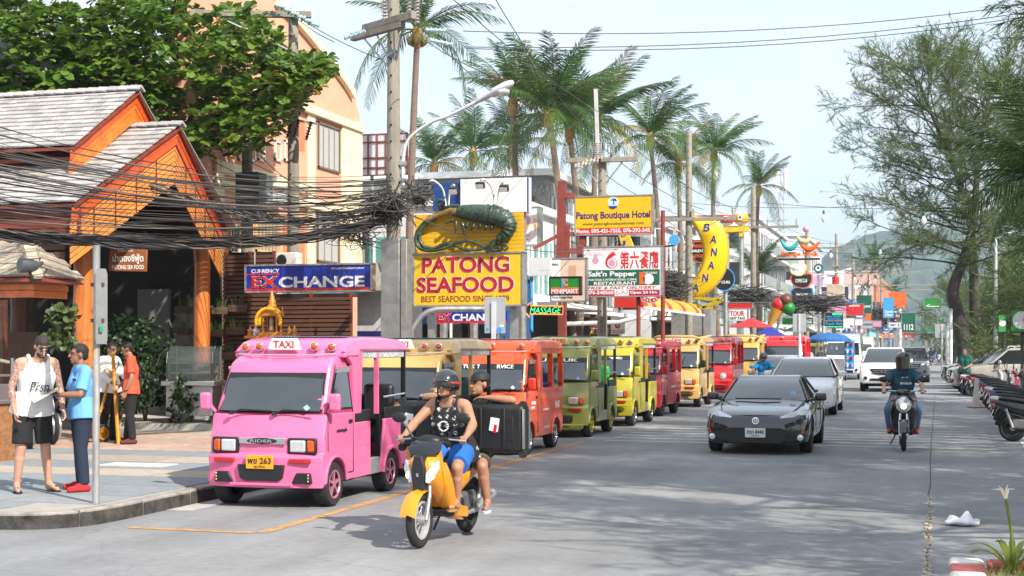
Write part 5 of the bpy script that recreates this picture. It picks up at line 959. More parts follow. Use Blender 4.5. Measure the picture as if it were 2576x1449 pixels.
def car(label,loc,rz,col,st,gh,wb,wr,rim,name='car',sc=1.,roofcol=None,pillar=None,cat='car',group='cars and vans on the road',key=None,clad=None):
 """st: stations y, half width, z under, z shoulder, z centre; gh: y of screen foot, roof front, roof rear, tail foot, belt z, roof z, base half width, roof half width"""
 t=thing(name,label,cat,loc,rz,group);t.scale=(sc,)*3
 k=str(st)
 if k not in CARM:
  rows=spline(st,4);rings=[]
  for y,w_,zb,zs,zc in rows:
   zm=zb+(zs-zb)*.55;half=[(w_*.0,zb),(w_*.86,zb),(w_*.965,zb+.05),(w_*.995,zb+(zs-zb)*.3),(w_,zm),(w_*.985,zs-.07),(w_*.94,zs),(w_*.82,zs+(zc-zs)*.55),(w_*.45,zs+(zc-zs)*.92),(0,zc)]
   rings.append([(x,y,z)for x,z in half]+[(-x,y,z)for x,z in half[-2:0:-1]])
  CARM[k]=cut_wheels(MB().loft(rings),wb,wr*1.13,1.2)
 me=CARM[k].copy();me.materials.append(col);b=bpy.data.objects.new('body',me);COL.objects.link(b);b.parent=t
 ys,yf,yr,yt,zb,zr,wbs,wrf=gh;f=lambda y,z:wbs+(wrf-wbs)*(z-zb)/(zr-zb)
 bow=lambda y,z:.12*max(0,min(1,(yf+.15-y)/.5))if y<0 else-.05*max(0,min(1,(y-yr)/.4))
 ym=(yf+yr)/2
 prof=[(ys,zb),(ys+(yf-ys)*.5,zb+(zr-zb)*.53),(yf,zr-.04),(ym,zr),(yr,zr-.05),((yr+yt)/2+.04,zb+(zr-zb)*.56),(yt,zb)]
 tsx=(-1,-.9,-.6,0,.6,.9,1)
 MB().shell(prof,f,tsx,bow).build('glasshouse',GLASS,t,bevel=.03)
 rp_=[(yf-.05,zr-.075),(yf+.12,zr-.008),(ym,zr+.016),(yr-.1,zr-.02),(yr+.06,zr-.075),(yr,zr-.1),(ym,zr-.06),(yf,zr-.1)]
 MB().shell(rp_,lambda y,z:f(y,z)+.012,tsx,bow).build('roof',roofcol or col,t,bevel=.02)
 pc=pillar or col
 for s in(-1,1):
  for(ya,za,yb,zb_,wd)in((ys+.02,zb,yf,zr-.05,.05),(yt-.02,zb,yr,zr-.06,.09),((ys+yt)*.5+.12,zb,ym+.12,zr-.04,.05)):
   MB().bar((s*(f(0,za)+.004),ya+bow(ya,za),za),(s*(f(0,zb_)+.004),yb+bow(yb,zb_),zb_),.022,wd).build('pillar',pc if wd!=.05 or ya<0 and abs(ya-ys)<.1 else BLACK,t)
  MB().bar((s*(wbs+.012),ys+.1,zb+.01),(s*(wbs+.012),yt-.1,zb+.01),.03,.04).build('belt_line',BLACK,t)
  w0=max(r[1]for r in st);MB().box((s*(w0+.07),ys+.42,zb+.07),(.2,.1,.14)).build('mirror',col,t,bevel=.04,seg=3);MB().bar((s*(w0-.1),ys+.42,zb),(s*(w0+.05),ys+.42,zb+.04),.05,.04).build('mirror_stalk',BLACK,t)
  for y in wb:wheel(t,(s*(w0-.115),y,wr),wr,.2,rim,5,s)
  for y in((ys+.32),(ys+yt)*.5+.16):MB().bar((s*(w0+.001),y,.3),(s*(w0-.012),y+.02,zb-.06),.008).build('door_seam',BLACK,t)
  MB().box((s*(w0+.003),(ys+yt)*.5-.08,zb-.16),(.03,.18,.03)).build('door_handle',col,t,bevel=.01)
 MB().box((0,0,.3),(1.2,wb[1]-wb[0]+.3,.2)).build('underbody',BLACK,t)
 return t
CARM={}
def patch(t,name,pts,m,th=.012,smooth=0):
 n=len(pts);a=[Vector(p)for p in pts];nn=(a[1]-a[0]).cross(a[2]-a[0]).normalized();nn=nn if nn.y<0 else-nn
 return MB().add([p+nn*th for p in a]+[p-nn*.05 for p in a],[tuple(range(n)),tuple(range(n,2*n))[::-1]]+[(i,(i+1)%n,n+(i+1)%n,n+i)for i in range(n)]).build(name,m,t,bevel=.006)
COUPE=[(-2.13,.46,.34,.50,.53),(-2.08,.70,.22,.58,.62),(-1.95,.82,.18,.65,.69),(-1.6,.875,.18,.75,.765),(-1.15,.885,.19,.80,.83),(-.75,.885,.19,.83,.885),(0,.88,.19,.84,.90),(.8,.885,.19,.86,.92),(1.35,.89,.2,.89,.97),(1.85,.86,.26,.89,.99),(2.1,.74,.34,.8,.93)]
DKP=paint('dark_grey_paint',(.018,.02,.024),rough=.12,coat=1.,var=.02)
c=car('dark grey two door sports coupe driving towards the camera',(-2.76,26.25,0),0,DKP,COUPE,(-.86,-.1,.75,1.75,.86,1.285,.75,.54),(-1.29,1.28),.315,BLACK,name='sports_coupe')
MB().prism([(-.50,.25),(-.55,.40),(-.42,.46),(.42,.46),(.55,.40),(.50,.25),(.4,.2),(-.4,.2)],-2.145,-1.98).build('lower_grille',BLACK,c,bevel=.01)
b=MB();[b.box((0,-2.15,.22+k*.045),(.98-abs(k-2)*.04,.01,.012))for k in range(6)];b.build('grille_mesh',M('mesh_grey',(.03,.03,.03),.5),c)
for s in(-1,1):
 patch(c,'headlight',[(s*.42,-2.075,.60),(s*.60,-2.03,.675),(s*.80,-1.86,.735),(s*.845,-1.80,.70),(s*.82,-1.92,.575),(s*.70,-2.045,.545)],M('lamp_bright',(.85,.87,.9),.12,.15,var=.12,scale=25,coat=.6),.02);MB().ell((s*.715,-1.99,.625),(.05,.05,.05),14,8).build('projector',GLASS,c,smooth=60);MB().torus((s*.715,-2.01,.625),(.2*s,-1,.2),.052,.009,20,6).build('light_ring',CHROME,c)
 patch(c,'fog_housing',[(s*.63,-2.09,.22),(s*.80,-1.98,.23),(s*.80,-1.97,.44),(s*.74,-2.04,.42)],BLACK);MB().lathe([(.055,0),(.05,-.02),(.001,-.025)],16,(s*.735,-2.06,.30),'y').build('fog_lamp',CLEAR,c,smooth=50);patch(c,'side_marker',[(s*.745,-2.06,.36),(s*.79,-2.01,.36),(s*.80,-2.0,.44),(s*.765,-2.04,.42)],AMBER)
 MB().tube([(s*.58,-1.93,.70),(s*.66,-1.5,.79),(s*.72,-.95,.87)],.008,6).build('bonnet_seam',BLACK,c)
MB().tube([(-.6,-1.99,.655),(0,-2.045,.665),(.6,-1.99,.655)],.006,6).build('bonnet_lip',BLACK,c)
MB().torus((0,-2.125,.575),(0,-1,.15),.05,.012,22,6).build('emblem',CHROME,c);MB().torus((0,-2.13,.585),(0,-1,.15),.022,.008,16,6).build('emblem_ring',CHROME,c)
plate(c,0,-2.165,.375,'3กภ 8440','กรุงเทพมหานคร',PLW);MB().tube([(-.5,-.83,.90),(.0,-.9,.905),(.3,-.86,.9)],.012,6).build('wiper',BLACK,c);MB().box((.5,-.69,1.0),(.1,.004,.07),rx=-.45).build('tax_sticker',MATS['sticker_blue'],c)
dr=MB().ell((-.34,.25,1.02),(.1,.11,.13),12,8).build('driver_head_shape',SEATV,c)
SEDAN=[(-2.25,.5,.34,.56,.60),(-2.2,.72,.24,.66,.70),(-2.0,.84,.2,.73,.78),(-1.6,.875,.2,.81,.87),(-1.15,.88,.2,.90,.95),(-.95,.88,.2,.93,.99),(0,.88,.2,.95,1.0),(1.,.88,.2,.97,1.02),(1.7,.86,.24,.98,1.06),(2.1,.8,.3,.95,1.05),(2.25,.66,.38,.85,.98)]
WPT=paint('white_paint',(.85,.85,.85),rough=.2);SIL=paint('silver_paint',(.5,.5,.52),rough=.25,metal=.3);BLKP=paint('black_paint',(.012,.013,.016),rough=.15,coat=.9);SGRY=paint('champagne_paint',(.42,.39,.36),rough=.25,metal=.3);NAVYP=paint('navy_paint',(.02,.035,.08),rough=.2);REDC=paint('wine_paint',(.25,.02,.03),rough=.2)
def sedan(label,loc,rz,col,sc=1.,group='cars and vans on the road',plate_=None):
 c=car(label,loc,rz,col,SEDAN,(-1.15,-.3,.85,1.75,.97,1.45,.80,.58),(-1.35,1.32),.32,CHROME,sc=sc,group=group)
 for s in(-1,1):patch(c,'headlight',[(s*.45,-2.2,.62),(s*.66,-2.14,.70),(s*.86,-1.78,.80),(s*.85,-1.85,.70),(s*.76,-2.07,.60)],CLEAR);patch(c,'fog_housing',[(s*.56,-2.21,.28),(s*.78,-2.1,.30),(s*.78,-2.1,.42),(s*.62,-2.2,.40)],BLACK);MB().lathe([(.05,0),(.001,-.03)],14,(s*.68,-2.19,.35),'y').build('fog_lamp',CLEAR,c)
 MB().prism([(-.42,.54),(.42,.54),(.46,.66),(-.46,.66)],-2.275,-2.15).build('grille',BLACK,c,bevel=.01);MB().prism([(-.5,.26),(.5,.26),(.45,.4),(-.45,.4)],-2.265,-2.1).build('lower_grille',BLACK,c,bevel=.01);MB().ell((0,-2.28,.61),(.06,.01,.045),12,6).build('emblem',CHROME,c);plate(c,0,-2.285,.46,*(plate_ or('กท 1207','ภูเก็ต',PLW)))
 return c
sedan('white saloon car behind the dark sports coupe',(-3.18,40.1,0),0,WPT,1.04);sedan('silver white saloon behind the rider in the blue vest',(-5.35,55.5,0),0,paint('silver_white_paint',(.6,.61,.64),rough=.2))
PICK=[(-2.5,.62,.42,.80,.84),(-2.46,.82,.36,.9,.93),(-2.3,.90,.34,.98,1.01),(-1.8,.93,.34,1.06,1.1),(-1.1,.93,.34,1.13,1.17),(0,.93,.34,1.16,1.18),(1.2,.93,.36,1.18,1.2),(2.3,.92,.42,1.18,1.2),(2.5,.88,.5,1.15,1.18)]
def suv(label,loc,rz,col,kind='suv',group='cars and vans on the road',sc=1.,pl=None):
 c=car(label,loc,rz,col,PICK,(-1.3,-.55,(.8 if kind=='pickup' else 2.0),(1.1 if kind=='pickup' else 2.42),1.15,1.74,.84,.66),(-1.55,1.5),.38,SIL,sc=sc,group=group,name='pickup_truck' if kind=='pickup' else 'suv',cat='pickup' if kind=='pickup' else 'suv')
 for s in(-1,1):patch(c,'headlight',[(s*.46,-2.49,.82),(s*.62,-2.48,.92),(s*.9,-2.2,1.0),(s*.91,-2.2,.88),(s*.72,-2.44,.78)],CLEAR);patch(c,'indicator',[(s*.78,-2.38,.84),(s*.9,-2.2,.92),(s*.9,-2.19,1.0),(s*.8,-2.33,.95)],AMBER);MB().lathe([(.07,0),(.06,-.02)],14,(s*.68,-2.5,.55),'y').build('fog_lamp',BLACK,c)
 MB().prism([(-.4,.72),(0,.66),(.4,.72),(.5,.92),(-.5,.92)],-2.53,-2.35).build('grille',BLACK,c,bevel=.01)
 for k in range(2):MB().box((0,-2.54,.76+k*.08),(.8,.012,.025)).build('grille_bar',CHROME,c)
 MB().torus((0,-2.55,.84),(0,-1,0),.08,.014,18,6).build('emblem',CHROME,c);MB().prism([(-.55,.44),(.55,.44),(.5,.54),(-.5,.54)],-2.52,-2.3).build('lower_grille',BLACK,c,bevel=.01);plate(c,.05,-2.54,.57,*(pl or('บท 1738','ภูเก็ต',PLW)))
 if kind=='pickup':MB().tube([(-.75,.95,1.2),(-.7,1.0,1.7),(.7,1.0,1.7),(.75,.95,1.2)],.035,8).build('sport_bar',CHROME,c)
 else:
  for s in(-1,1):MB().tube([(s*.6,-.3,1.74),(s*.6,-.25,1.8),(s*.6,1.7,1.8),(s*.6,1.75,1.74)],.022,8).build('roof_rail',SIL,c)
 return c
suv('white pickup truck driving behind the black scooter',(-1.62,60.2,0),0,WPT,'pickup');suv('dark grey suv half hidden behind the white pickup',(-.75,75,0),0,paint('slate_paint',(.08,.1,.11),rough=.2))
def van(label,loc,rz,col,sc=1.):
 t=thing('passenger_van',label,'van',loc,rz,'cars and vans on the road');t.scale=(sc,)*3
 prof=[(-1.0,.3)]+arc(-1.55,.34,.38,5,175)+[(-2.3,.28),(-2.4,.34),(-2.42,.6),(-2.36,.92),(-2.1,1.18),(-1.45,1.9),(-1.1,2.2),(-.5,2.32),(2.1,2.32),(2.42,2.2),(2.5,1.2),(2.48,.4)]+arc(1.4,.34,.38,5,175)
 wf_=lambda y,z:.94-.14*max(0,z-1.2);bow=lambda y,z:.14 if y<-1. else 0
 MB().shell(prof,wf_,(-1,-.8,-.45,0,.45,.8,1),bow).build('body',col,t,bevel=.06,seg=3)
 rows=[]
 for a in(.08,.5,.93):y,z=-2.1+.65*a,1.18+.72*a;rows.append([(x*(wf_(y,z)-.06),y-.02+.14*x*x,z+.012)for x in(-.96,-.8,-.45,0,.45,.8,.96)])
 MB().loft(rows,closed=False).build('windscreen',GLASS,t,smooth=60)
 for s in(-1,1):
  for y0_,y1_ in((-1.4,-.75),(-.65,.7),(.8,2.2)):MB().add([(s*(wf_(0,z)+.006),y,z)for y,z in((y0_,1.25),(y1_,1.25),(y1_,1.82),(y0_+(.35 if y0_<-1 else 0),1.82))],[(0,1,2,3)]).build('side_window',GLASS,t)
  patch(t,'headlight',[(s*.5,-2.36,.82),(s*.86,-2.22,.84),(s*.86,-2.18,1.0),(s*.6,-2.3,.98)],CLEAR);MB().box((s*1.05,-1.85,1.3),(.18,.1,.26)).build('mirror',col,t,bevel=.03);MB().bar((s*.9,-1.8,1.2),(s*1.0,-1.85,1.22),.05).build('mirror_arm',BLACK,t);MB().lathe([(.07,0),(.06,-.02)],12,(s*.7,-2.36,.5),'y').build('fog_lamp',BLACK,t)
  for y in(-1.55,1.4):wheel(t,(s*.82,y,.33),.33,.2,SIL,5,s)
 MB().box((0,-2.43,.78),(.8,.04,.16)).build('grille',BLACK,t,bevel=.01);MB().box((0,-2.43,.42),(1.1,.04,.14)).build('lower_grille',BLACK,t,bevel=.01);MB().box((0,-2.45,.78),(.76,.01,.03)).build('grille_bar',CHROME,t);plate(t,0,-2.46,.58,'30-1120','ภูเก็ต',PLW);return t
van('white high roof passenger van behind the blue umbrella cart',(-4.3,80,0),0,WPT,1.06);van('second white passenger van further down the street',(-4.2,97,0),0,WPT,1.03)
for x,y,c_,lb in((-1.0,92,WPT,'white saloon behind the dark suv'),(-1.2,112,SIL,'silver saloon far down the road'),(-4.4,118,NAVYP,'navy saloon far down the left lane'),(-3.6,140,WPT,'distant white saloon in the left lane'),(-.6,150,SIL,'distant silver saloon in the right lane'),(-3.8,175,BLKP,'distant black saloon near the vanishing point'),(-1.3,190,WPT,'most distant white saloon on the road')):sedan(lb,(x,y,0),0,c_)
for x,y,c_,lb,kd in((3.3,55.8,SGRY,'champagne suv parked nose to the road behind the motorbikes','s'),(3.35,59.4,REDC,'wine red saloon with blue windscreen parked beside the champagne suv','c'),(3.2,63.2,BLKP,'black suv parked nose to the road beside the wine red saloon','s'),(3.2,67.6,NAVYP,'navy saloon parked beyond the black suv','c'),(4.1,77,SIL,'silver saloon parked by the white posts','c'),(4.0,81.5,WPT,'white saloon parked farthest along the kerb','c')):
 (suv(lb,(x,y,0),R(-90+8),c_,'suv','cars parked along the beach side')if kd=='s' else sedan(lb,(x,y,0),R(-90+8),c_,1.,'cars parked along the beach side'))
 # ice coffee cart with blue umbrella roof
q=P(2085,868,74);ct=thing('drinks_cart','three wheeled drinks cart with blue umbrella roof and drink pictures','cart',(q.x,q.y,0));UMB=M('umbrella_blue',(.02,.12,.32),.7,var=.15)
b=MB();n=12;b.loft([[(r*math.cos(2*math.pi*k/n)*1.15,r*math.sin(2*math.pi*k/n)*.8,z)for k in range(n)]for r,z in((1.0,2.02),(1.0,2.14),(.7,2.36),(.3,2.46),(.02,2.48))],cap=False);b.build('umbrella',UMB,ct,smooth=40)
MB().box((.1,0,.8),(1.5,.8,.7)).build('cart_body',BRUSH,ct,bevel=.02);MB().box((1.05,0,1.35),(.5,.1,1.5)).build('picture_panel',SSK,ct)
for k in range(8):MB().lathe([(.05,-.09),(.075,.09)],10,(.93+.24*(k%2),-.1,.8+.36*(k//2)),'z').build('drink_picture',(SWH,SPK,SM('drink_brown',(.5,.3,.12)),SRD)[k%4],ct)
for x in(-.6,.8):MB().tube([(x,.2,1.1),(x,.2,2.1)],.025,8).build('umbrella_post',STEEL,ct)
for s in(-1,1):wheel(ct,(s*.75+.1,.1,.3),.3,.08,SIL,6,s)
for k in range(3):MB().ell((-.1+.25*k,-.3,1.75),(.07,.07,.16),10,6).build('hanging_bag',SWH,ct)
# yellow tuk tuk beside it
q=P(2052,868,84);yt=thing('yellow_tuk_tuk','small yellow three wheeler behind the drinks cart','tuk tuk',(q.x,q.y,0));MB().shell([(-1.2,.4),(-1.25,.7),(-1.0,1.1),(1.2,1.1),(1.25,.4)],lambda y,z:.65).build('body',LIME,yt,bevel=.08);MB().shell([(-.8,1.75),(-.7,1.9),(.9,1.95),(1.2,1.8)],lambda y,z:.66).build('roof',SM('tuk_roof',(.7,.5,.02)),yt,bevel=.03)
for s in(-1,1):MB().bar((s*.6,-.9,1.1),(s*.6,-.75,1.78),.04).build('post',LIME,yt);MB().bar((s*.6,1.1,1.1),(s*.6,1.1,1.8),.04).build('post',LIME,yt);wheel(yt,(s*.6,.8,.28),.28,.14,SIL,5,s)
wheel(yt,(0,-1.0,.28),.28,.12,SIL,5,1);MB().lathe([(.09,0),(.08,-.05),(.001,-.07)],14,(0,-1.2,.85),'y').build('headlight',CLEAR,yt)
# ----- scooters and motorbikes
def bwheel(t,c,r,tw,rimm,spokes=True,name='wheel',wire=False):
 w_=MB().torus(c,(1,0,0),r-tw*.5,tw*.5,32,10).build(name,RUBBER,t,smooth=60)
 b=MB().torus(c,(1,0,0),r-tw*1.05,tw*.22,28,6,2.);b.build('rim',rimm,w_,smooth=60)
 if spokes:
  b=MB()
  if wire:
   for k in range(18):a=2*math.pi*k/18;s=.02*(-1)**k;d=Vector((0,math.cos(a),math.sin(a)));b.tube([Vector(c)+d*.03+Vector((s,0,0)),Vector(c)+d*(r-tw*1.1)],.004,5)
  else:
   for k in range(5):a=2*math.pi*k/5;d=Vector((0,math.cos(a),math.sin(a)));b.bar(Vector(c)+d*.03,Vector(c)+d*(r-tw*1.1),.02,.035)
  b.build('spokes',rimm,w_)
 MB().lathe([(.045,-.06),(.055,-.02),(.055,.02),(.045,.06)],14,c,'x').build('hub',STEEL,w_,smooth=40);return w_
def mirror(t,s,x,y,z,m=BLACK,chrome=False):
 MB().tube([(s*.16,y,z-.02),(s*x*.8,y-.01,z+.1),(s*x,y,z+.15)],.009,6).build('mirror_stem',m if not chrome else CHROME,t,smooth=60)
 MB().ell((s*(x+.02),y,z+.19),(.075,.02,.05),14,8).build('mirror',m,t,smooth=60);MB().ell((s*(x+.02),y+.012,z+.19),(.066,.012,.042),14,8).build('mirror_glass',CHROME,t,smooth=60)
def scooter(name,label,loc,rz,col,style='sport',lean=0.,group=None,seatm=SEATV,accent=BLACK,R_=.255):
 t=thing(name,label,'motorbike',loc,rz,group);t.rotation_euler=(0,lean,rz)
 fy,ry=-.60,.60
 bwheel(t,(0,fy,R_),R_,.085,SIL if style!='retro' else BLACK,True,'front_wheel',style=='sport');bwheel(t,(0,ry,R_),R_,.10,BLACK,True,'rear_wheel')
 for s in(-1,1):MB().tube([(s*.065,fy,R_),(s*.065,fy+.08,.48),(s*.04,fy+.16,.72)],[.02,.024,.02],8).build('fork',CHROME if style=='retro' else STEEL,t,smooth=60)
 # front mudguard
 mg=[(fy+(R_+.035)*math.cos(R(a)),R_+(R_+.035)*math.sin(R(a)))for a in range(25,166,14)]
 MB().loft([[(x,y,z-abs(x)*.35)for x in(-.075,-.05,0,.05,.075)]for y,z in mg],closed=False).build('front_mudguard',col,t,smooth=70)
 # leg shield: lofted front
 if style=='sport':
  rings=[]
  for z,y,wd,dp in((.34,-.26,.09,.08),(.45,-.36,.13,.11),(.56,-.46,.165,.14),(.68,-.54,.18,.15),(.78,-.53,.165,.15),(.86,-.44,.11,.12),(.9,-.38,.05,.07)):
   rings.append([(wd*math.cos(a),y+.08-dp*max(0,math.sin(a))**.8*(1 if math.sin(a)>0 else 0)+(.05 if math.sin(a)<-.2 else 0),z)for a in np.linspace(0,2*math.pi,16,endpoint=False)])
  MB().loft(rings).build('front_fairing',col,t,smooth=60)
  for s in(-1,1):
   patch(t,'headlight',[(s*.06,-.612,.60),(s*.10,-.60,.59),(s*.175,-.545,.72),(s*.165,-.52,.80),(s*.12,-.58,.76),(s*.07,-.62,.68)],CLEAR)
   MB().ell((s*.115,-.585,.66),(.03,.02,.035),12,8).build('lamp_bulb',M('lit_bulb',(1,.75,.4),.3,var=0,emit=1.2),t,smooth=60)
   rows=[[(s*x0,y0-.02,z),(s*x1,y0-.03,z),(s*x2,y0+.05,z-.01),(s*(x2-.02),y0+.05+e_,z-.02)]for z,y0,x0,x1,x2,e_ in((.78,-.46,.09,.165,.175,.08),(.68,-.45,.09,.185,.2,.12),(.56,-.38,.08,.18,.205,.12),(.44,-.30,.07,.165,.195,.11),(.32,-.20,.06,.15,.18,.12),(.23,-.1,.05,.14,.17,.14),(.2,.02,.05,.13,.15,.12))]
   MB().loft(rows,closed=False).build('leg_shield',col,t,smooth=70);MB().shell([(-.2,.34),(-.1,.24),(.2,.2),(.2,.3),(-.1,.36)],lambda y,z:.02,(-1,1)).xf(Matrix.Translation((s*.15,0,0))).build('side_skirt',col,t,bevel=.01)
  MB().prism([(-.045,.50),(.045,.50),(.065,.72),(.04,.84),(-.04,.84),(-.065,.72)],-.645,-.5).build('centre_panel',BLACKP,t,bevel=.01);letters('S',SIL,t,0,.67,.025,.03,-.65,.02)
  MB().box((0,-.62,.80),(.06,.01,.05),rx=-.3).build('tax_sticker',M('sticker_pale',(.5,.6,.7),.4),t)
  MB().loft([[(x*wd,y+.05*x*x,z)for x in(-1,-.5,0,.5,1)]for z,y,wd in((.84,-.54,.14),(.90,-.53,.165),(.95,-.47,.15),(.985,-.40,.10))],closed=False).build('fly_screen',M('smoke_screen',(.02,.024,.03),.1,var=0),t,smooth=60)
 else:
  rings=[]
  for z,y,wd in((.30,-.22,.17),(.42,-.30,.2),(.56,-.38,.21),(.70,-.42,.2),(.82,-.42,.17),(.90,-.38,.11),(.93,-.34,.05)):
   rings.append([(wd*math.cos(a),y+(-.10 if math.sin(a)>0 else.05)*abs(math.sin(a))**.7,z)for a in np.linspace(0,2*math.pi,16,endpoint=False)])
  MB().loft(rings).build('front_fairing',col,t,smooth=60)
  if style=='retro':
   MB().lathe([(.09,.06),(.11,.03),(.11,-.02),(.10,-.045),(.07,-.06),(.001,-.068)],24,(0,-.50,.76),'y',1.25,.95).build('headlight',CLEAR,t,smooth=60);MB().torus((0,-.52,.76),(0,1,0),.113,.014,28,6).build('headlight_ring',CHROME,t);MB().ell((0,-.56,.74),(.05,.03,.05),12,8).build('lamp_bulb',M('lit_bulb',(1,.75,.4),.3,var=0,emit=1.2),t,smooth=60)
   for s in(-1,1):MB().ell((s*.17,-.44,.84),(.036,.036,.032),12,8).build('indicator',AMBER,t,smooth=60)
  else:
   for s in(-1,1):patch(t,'headlight',[(s*.03,-.525,.72),(s*.15,-.48,.74),(s*.16,-.45,.84),(s*.05,-.5,.82)],CLEAR)
   # bars, grips, mirrors
 MB().tube([(-.33,-.28,.98),(-.2,-.33,.985),(0,-.36,.97),(.2,-.33,.985),(.33,-.28,.98)],.014,8).build('handlebar',STEEL if style=='retro' else BLACK,t,smooth=60)
 MB().ell((0,-.36,.96),(.13,.08,.06),14,8).build('handle_cover',col if style!='sport' else BLACK,t,smooth=60)
 for s in(-1,1):
  MB().tube([(s*.24,-.315,.983),(s*.36,-.27,.978)],.019,8).build('grip',RUBBER,t,smooth=60);MB().tube([(s*.19,-.36,.98),(s*.35,-.33,.965)],.008,6).build('brake_lever',STEEL,t);mirror(t,s,.30,-.33,.985,BLACK,style=='retro')
  # floor tunnel, body, seat, tail
 MB().shell([(-.26,.30),(-.2,.36),(.12,.40),(.16,.26),(-.2,.24)],lambda y,z:.16).build('footboard',accent,t,bevel=.02);MB().shell([(-.3,.45),(-.22,.62),(.1,.5),(.16,.38),(-.2,.34)],lambda y,z:.07).build('tunnel',col,t,bevel=.03)
 rings=[]
 for y,zc,wd,hh in((.08,.48,.10,.14),(.2,.56,.135,.16),(.4,.62,.145,.15),(.62,.67,.14,.12),(.82,.72,.10,.09),(.98,.76,.04,.04)):rings.append([(wd*math.cos(a),y,zc+hh*math.sin(a))for a in np.linspace(0,2*math.pi,14,endpoint=False)])
 MB().loft(rings).build('rear_body',col,t,smooth=60)
 rings=[]
 for y,zc,wd,hh in((.02,.70,.06,.03),(.1,.74,.11,.05),(.3,.755,.135,.05),(.52,.79,.135,.05),(.74,.815,.11,.045),(.86,.82,.05,.03)):rings.append([(wd*math.cos(a),y,zc+hh*math.sin(a))for a in np.linspace(0,2*math.pi,14,endpoint=False)])
 MB().loft(rings).build('seat',seatm,t,smooth=60)
 MB().box((0,.42,.33),(.2,.42,.2)).build('engine',M('engine_grey',(.16,.16,.165),.5,.6,var=.2),t,bevel=.04);MB().tube([(.1,.25,.22),(.14,.5,.24),(.15,.6,.3),(.155,.92,.36)],[.02,.025,.05,.045],10).build('exhaust',STEEL if style=='sport' else BLACK,t,smooth=60)
 for s in(-1,1):MB().tube([(s*.11,.6,R_),(s*.12,.72,.62)],[.03,.025],8).build('shock',STEEL,t,smooth=60)
 MB().box((0,.95,.70),(.16,.06,.07)).build('tail_light',REDLENS,t,bevel=.015);mgr=[(ry+(R_+.04)*math.cos(R(a)),R_+(R_+.04)*math.sin(R(a)))for a in range(5,91,17)];MB().loft([[(x,y,z)for x in(-.06,0,.06)]for y,z in mgr],closed=False).build('rear_mudguard',BLACK,t,smooth=60)
 MB().box((0,.97,.55),(.17,.008,.13),rx=.35).build('number_plate',PLW,t);MB().tube([(0,.95,.72),(0,.98,.5)],.012,6).build('plate_bracket',BLACK,t)
 MB().tube([(-.1,.2,.26),(-.2,.22,.06)],.012,6).build('side_stand',BLACK,t)
 return t
YB=paint('orange_yellow_paint',(.72,.27,.005));SB=paint('gloss_black_paint',(.01,.01,.011),rough=.1,coat=1.)
def onto(u,v,du=0):q=G(u,v);return(q.x,q.y,0)
bk1=scooter('yellow_scooter','orange yellow scooter carrying two riders and black cases',(-4.40,12.80,0),R(-3),YB,'sport',0,None)
bk2=scooter('black_scooter','glossy black retro scooter with round headlight on the road',(-.40,26.3,0),R(2),SB,'retro');bk2.scale=(1.06,)*3
bk3=scooter('teal_scooter','cream scooter with teal mirrors behind the sports coupe',(P(1920,868,44).x,P(1920,868,44).y,0),0,paint('cream_scooter_paint',(.65,.62,.55)),'retro')
for o in bk3.children:
 if o.name.startswith(('mirror','handle_cover','front_mud'))and 'glass' not in o.name and 'stem' not in o.name:setmat(o,paint('teal_paint',(.01,.25,.4)))
 # parked motorbikes, tails to the road
BC=[paint('bike_%s'%n,c_)for n,c_ in(('red',(.45,.012,.02)),('white',(.7,.7,.7)),('blue',(.02,.09,.4)),('black',(.015,.015,.018)),('silver',(.4,.41,.43)),('pinkred',(.55,.05,.12)),('navy',(.02,.04,.15)))]
CN=['red','white','blue','black','silver','pink red','navy']
proto=None;spots=[((2400,966),3,18),((2418,978),1,14),((2438,992),3,10),((2456,998),4,6),((2472,1004),3,12),((2486,1012),5,4),((2500,1022),3,8),((2513,1034),6,12),((2524,1042),3,6),((2535,1052),4,8),((2545,1066),2,5),((2554,1080),3,9),((2562,1095),1,4),((2570,1112),3,7)]
ORD=['farthest','second farthest','third farthest','fourth farthest','fifth farthest','sixth farthest','seventh farthest','eighth farthest','ninth farthest','tenth farthest','eleventh farthest','twelfth farthest','second nearest','nearest']
for i,((u,v),ci,yaw)in enumerate(spots):
 q=G(u,v);lb='%s motorbike parked tail to the road, %s in the row'%(CN[ci],ORD[i]);px,py=q.x+.62*math.cos(R(yaw))-.17,q.y+.62*math.sin(R(yaw))
 if proto is None:proto=scooter('parked_motorbike',lb,(px,py,0),R(90+yaw),BC[ci],'plain',R(7),'motorbikes parked along the beach side');o=proto
 else:
  o=copy_tree(proto);o.location=(px,py,0);o.rotation_euler=(0,R(7+RS.uniform(-4,4)),R(90+yaw+RS.uniform(-12,10)));o['label']=lb
  for ch in o.children:
   if ch.name.split('.')[0]in('front_fairing','front_mudguard','rear_body','tunnel','handle_cover'):setmat(ch,BC[ci])
for j in range(9):
 q=G(2450+j*16,985+j*9);ci=(3,1,0,3,4,6,3,2,3)[j];o=copy_tree(proto);o.location=(q.x+2.2+.2*(j%3),q.y+1.2,0);o.rotation_euler=(0,R(6),R(96+10*(j%2)));o['label']='%s motorbike in the rear rank, number %s from the far end'%(CN[ci],('one','two','three','four','five','six','seven','eight','nine')[j])
 for ch in o.children:
  if ch.name.split('.')[0]in('front_fairing','front_mudguard','rear_body','tunnel','handle_cover'):setmat(ch,BC[ci])
FARB=[]
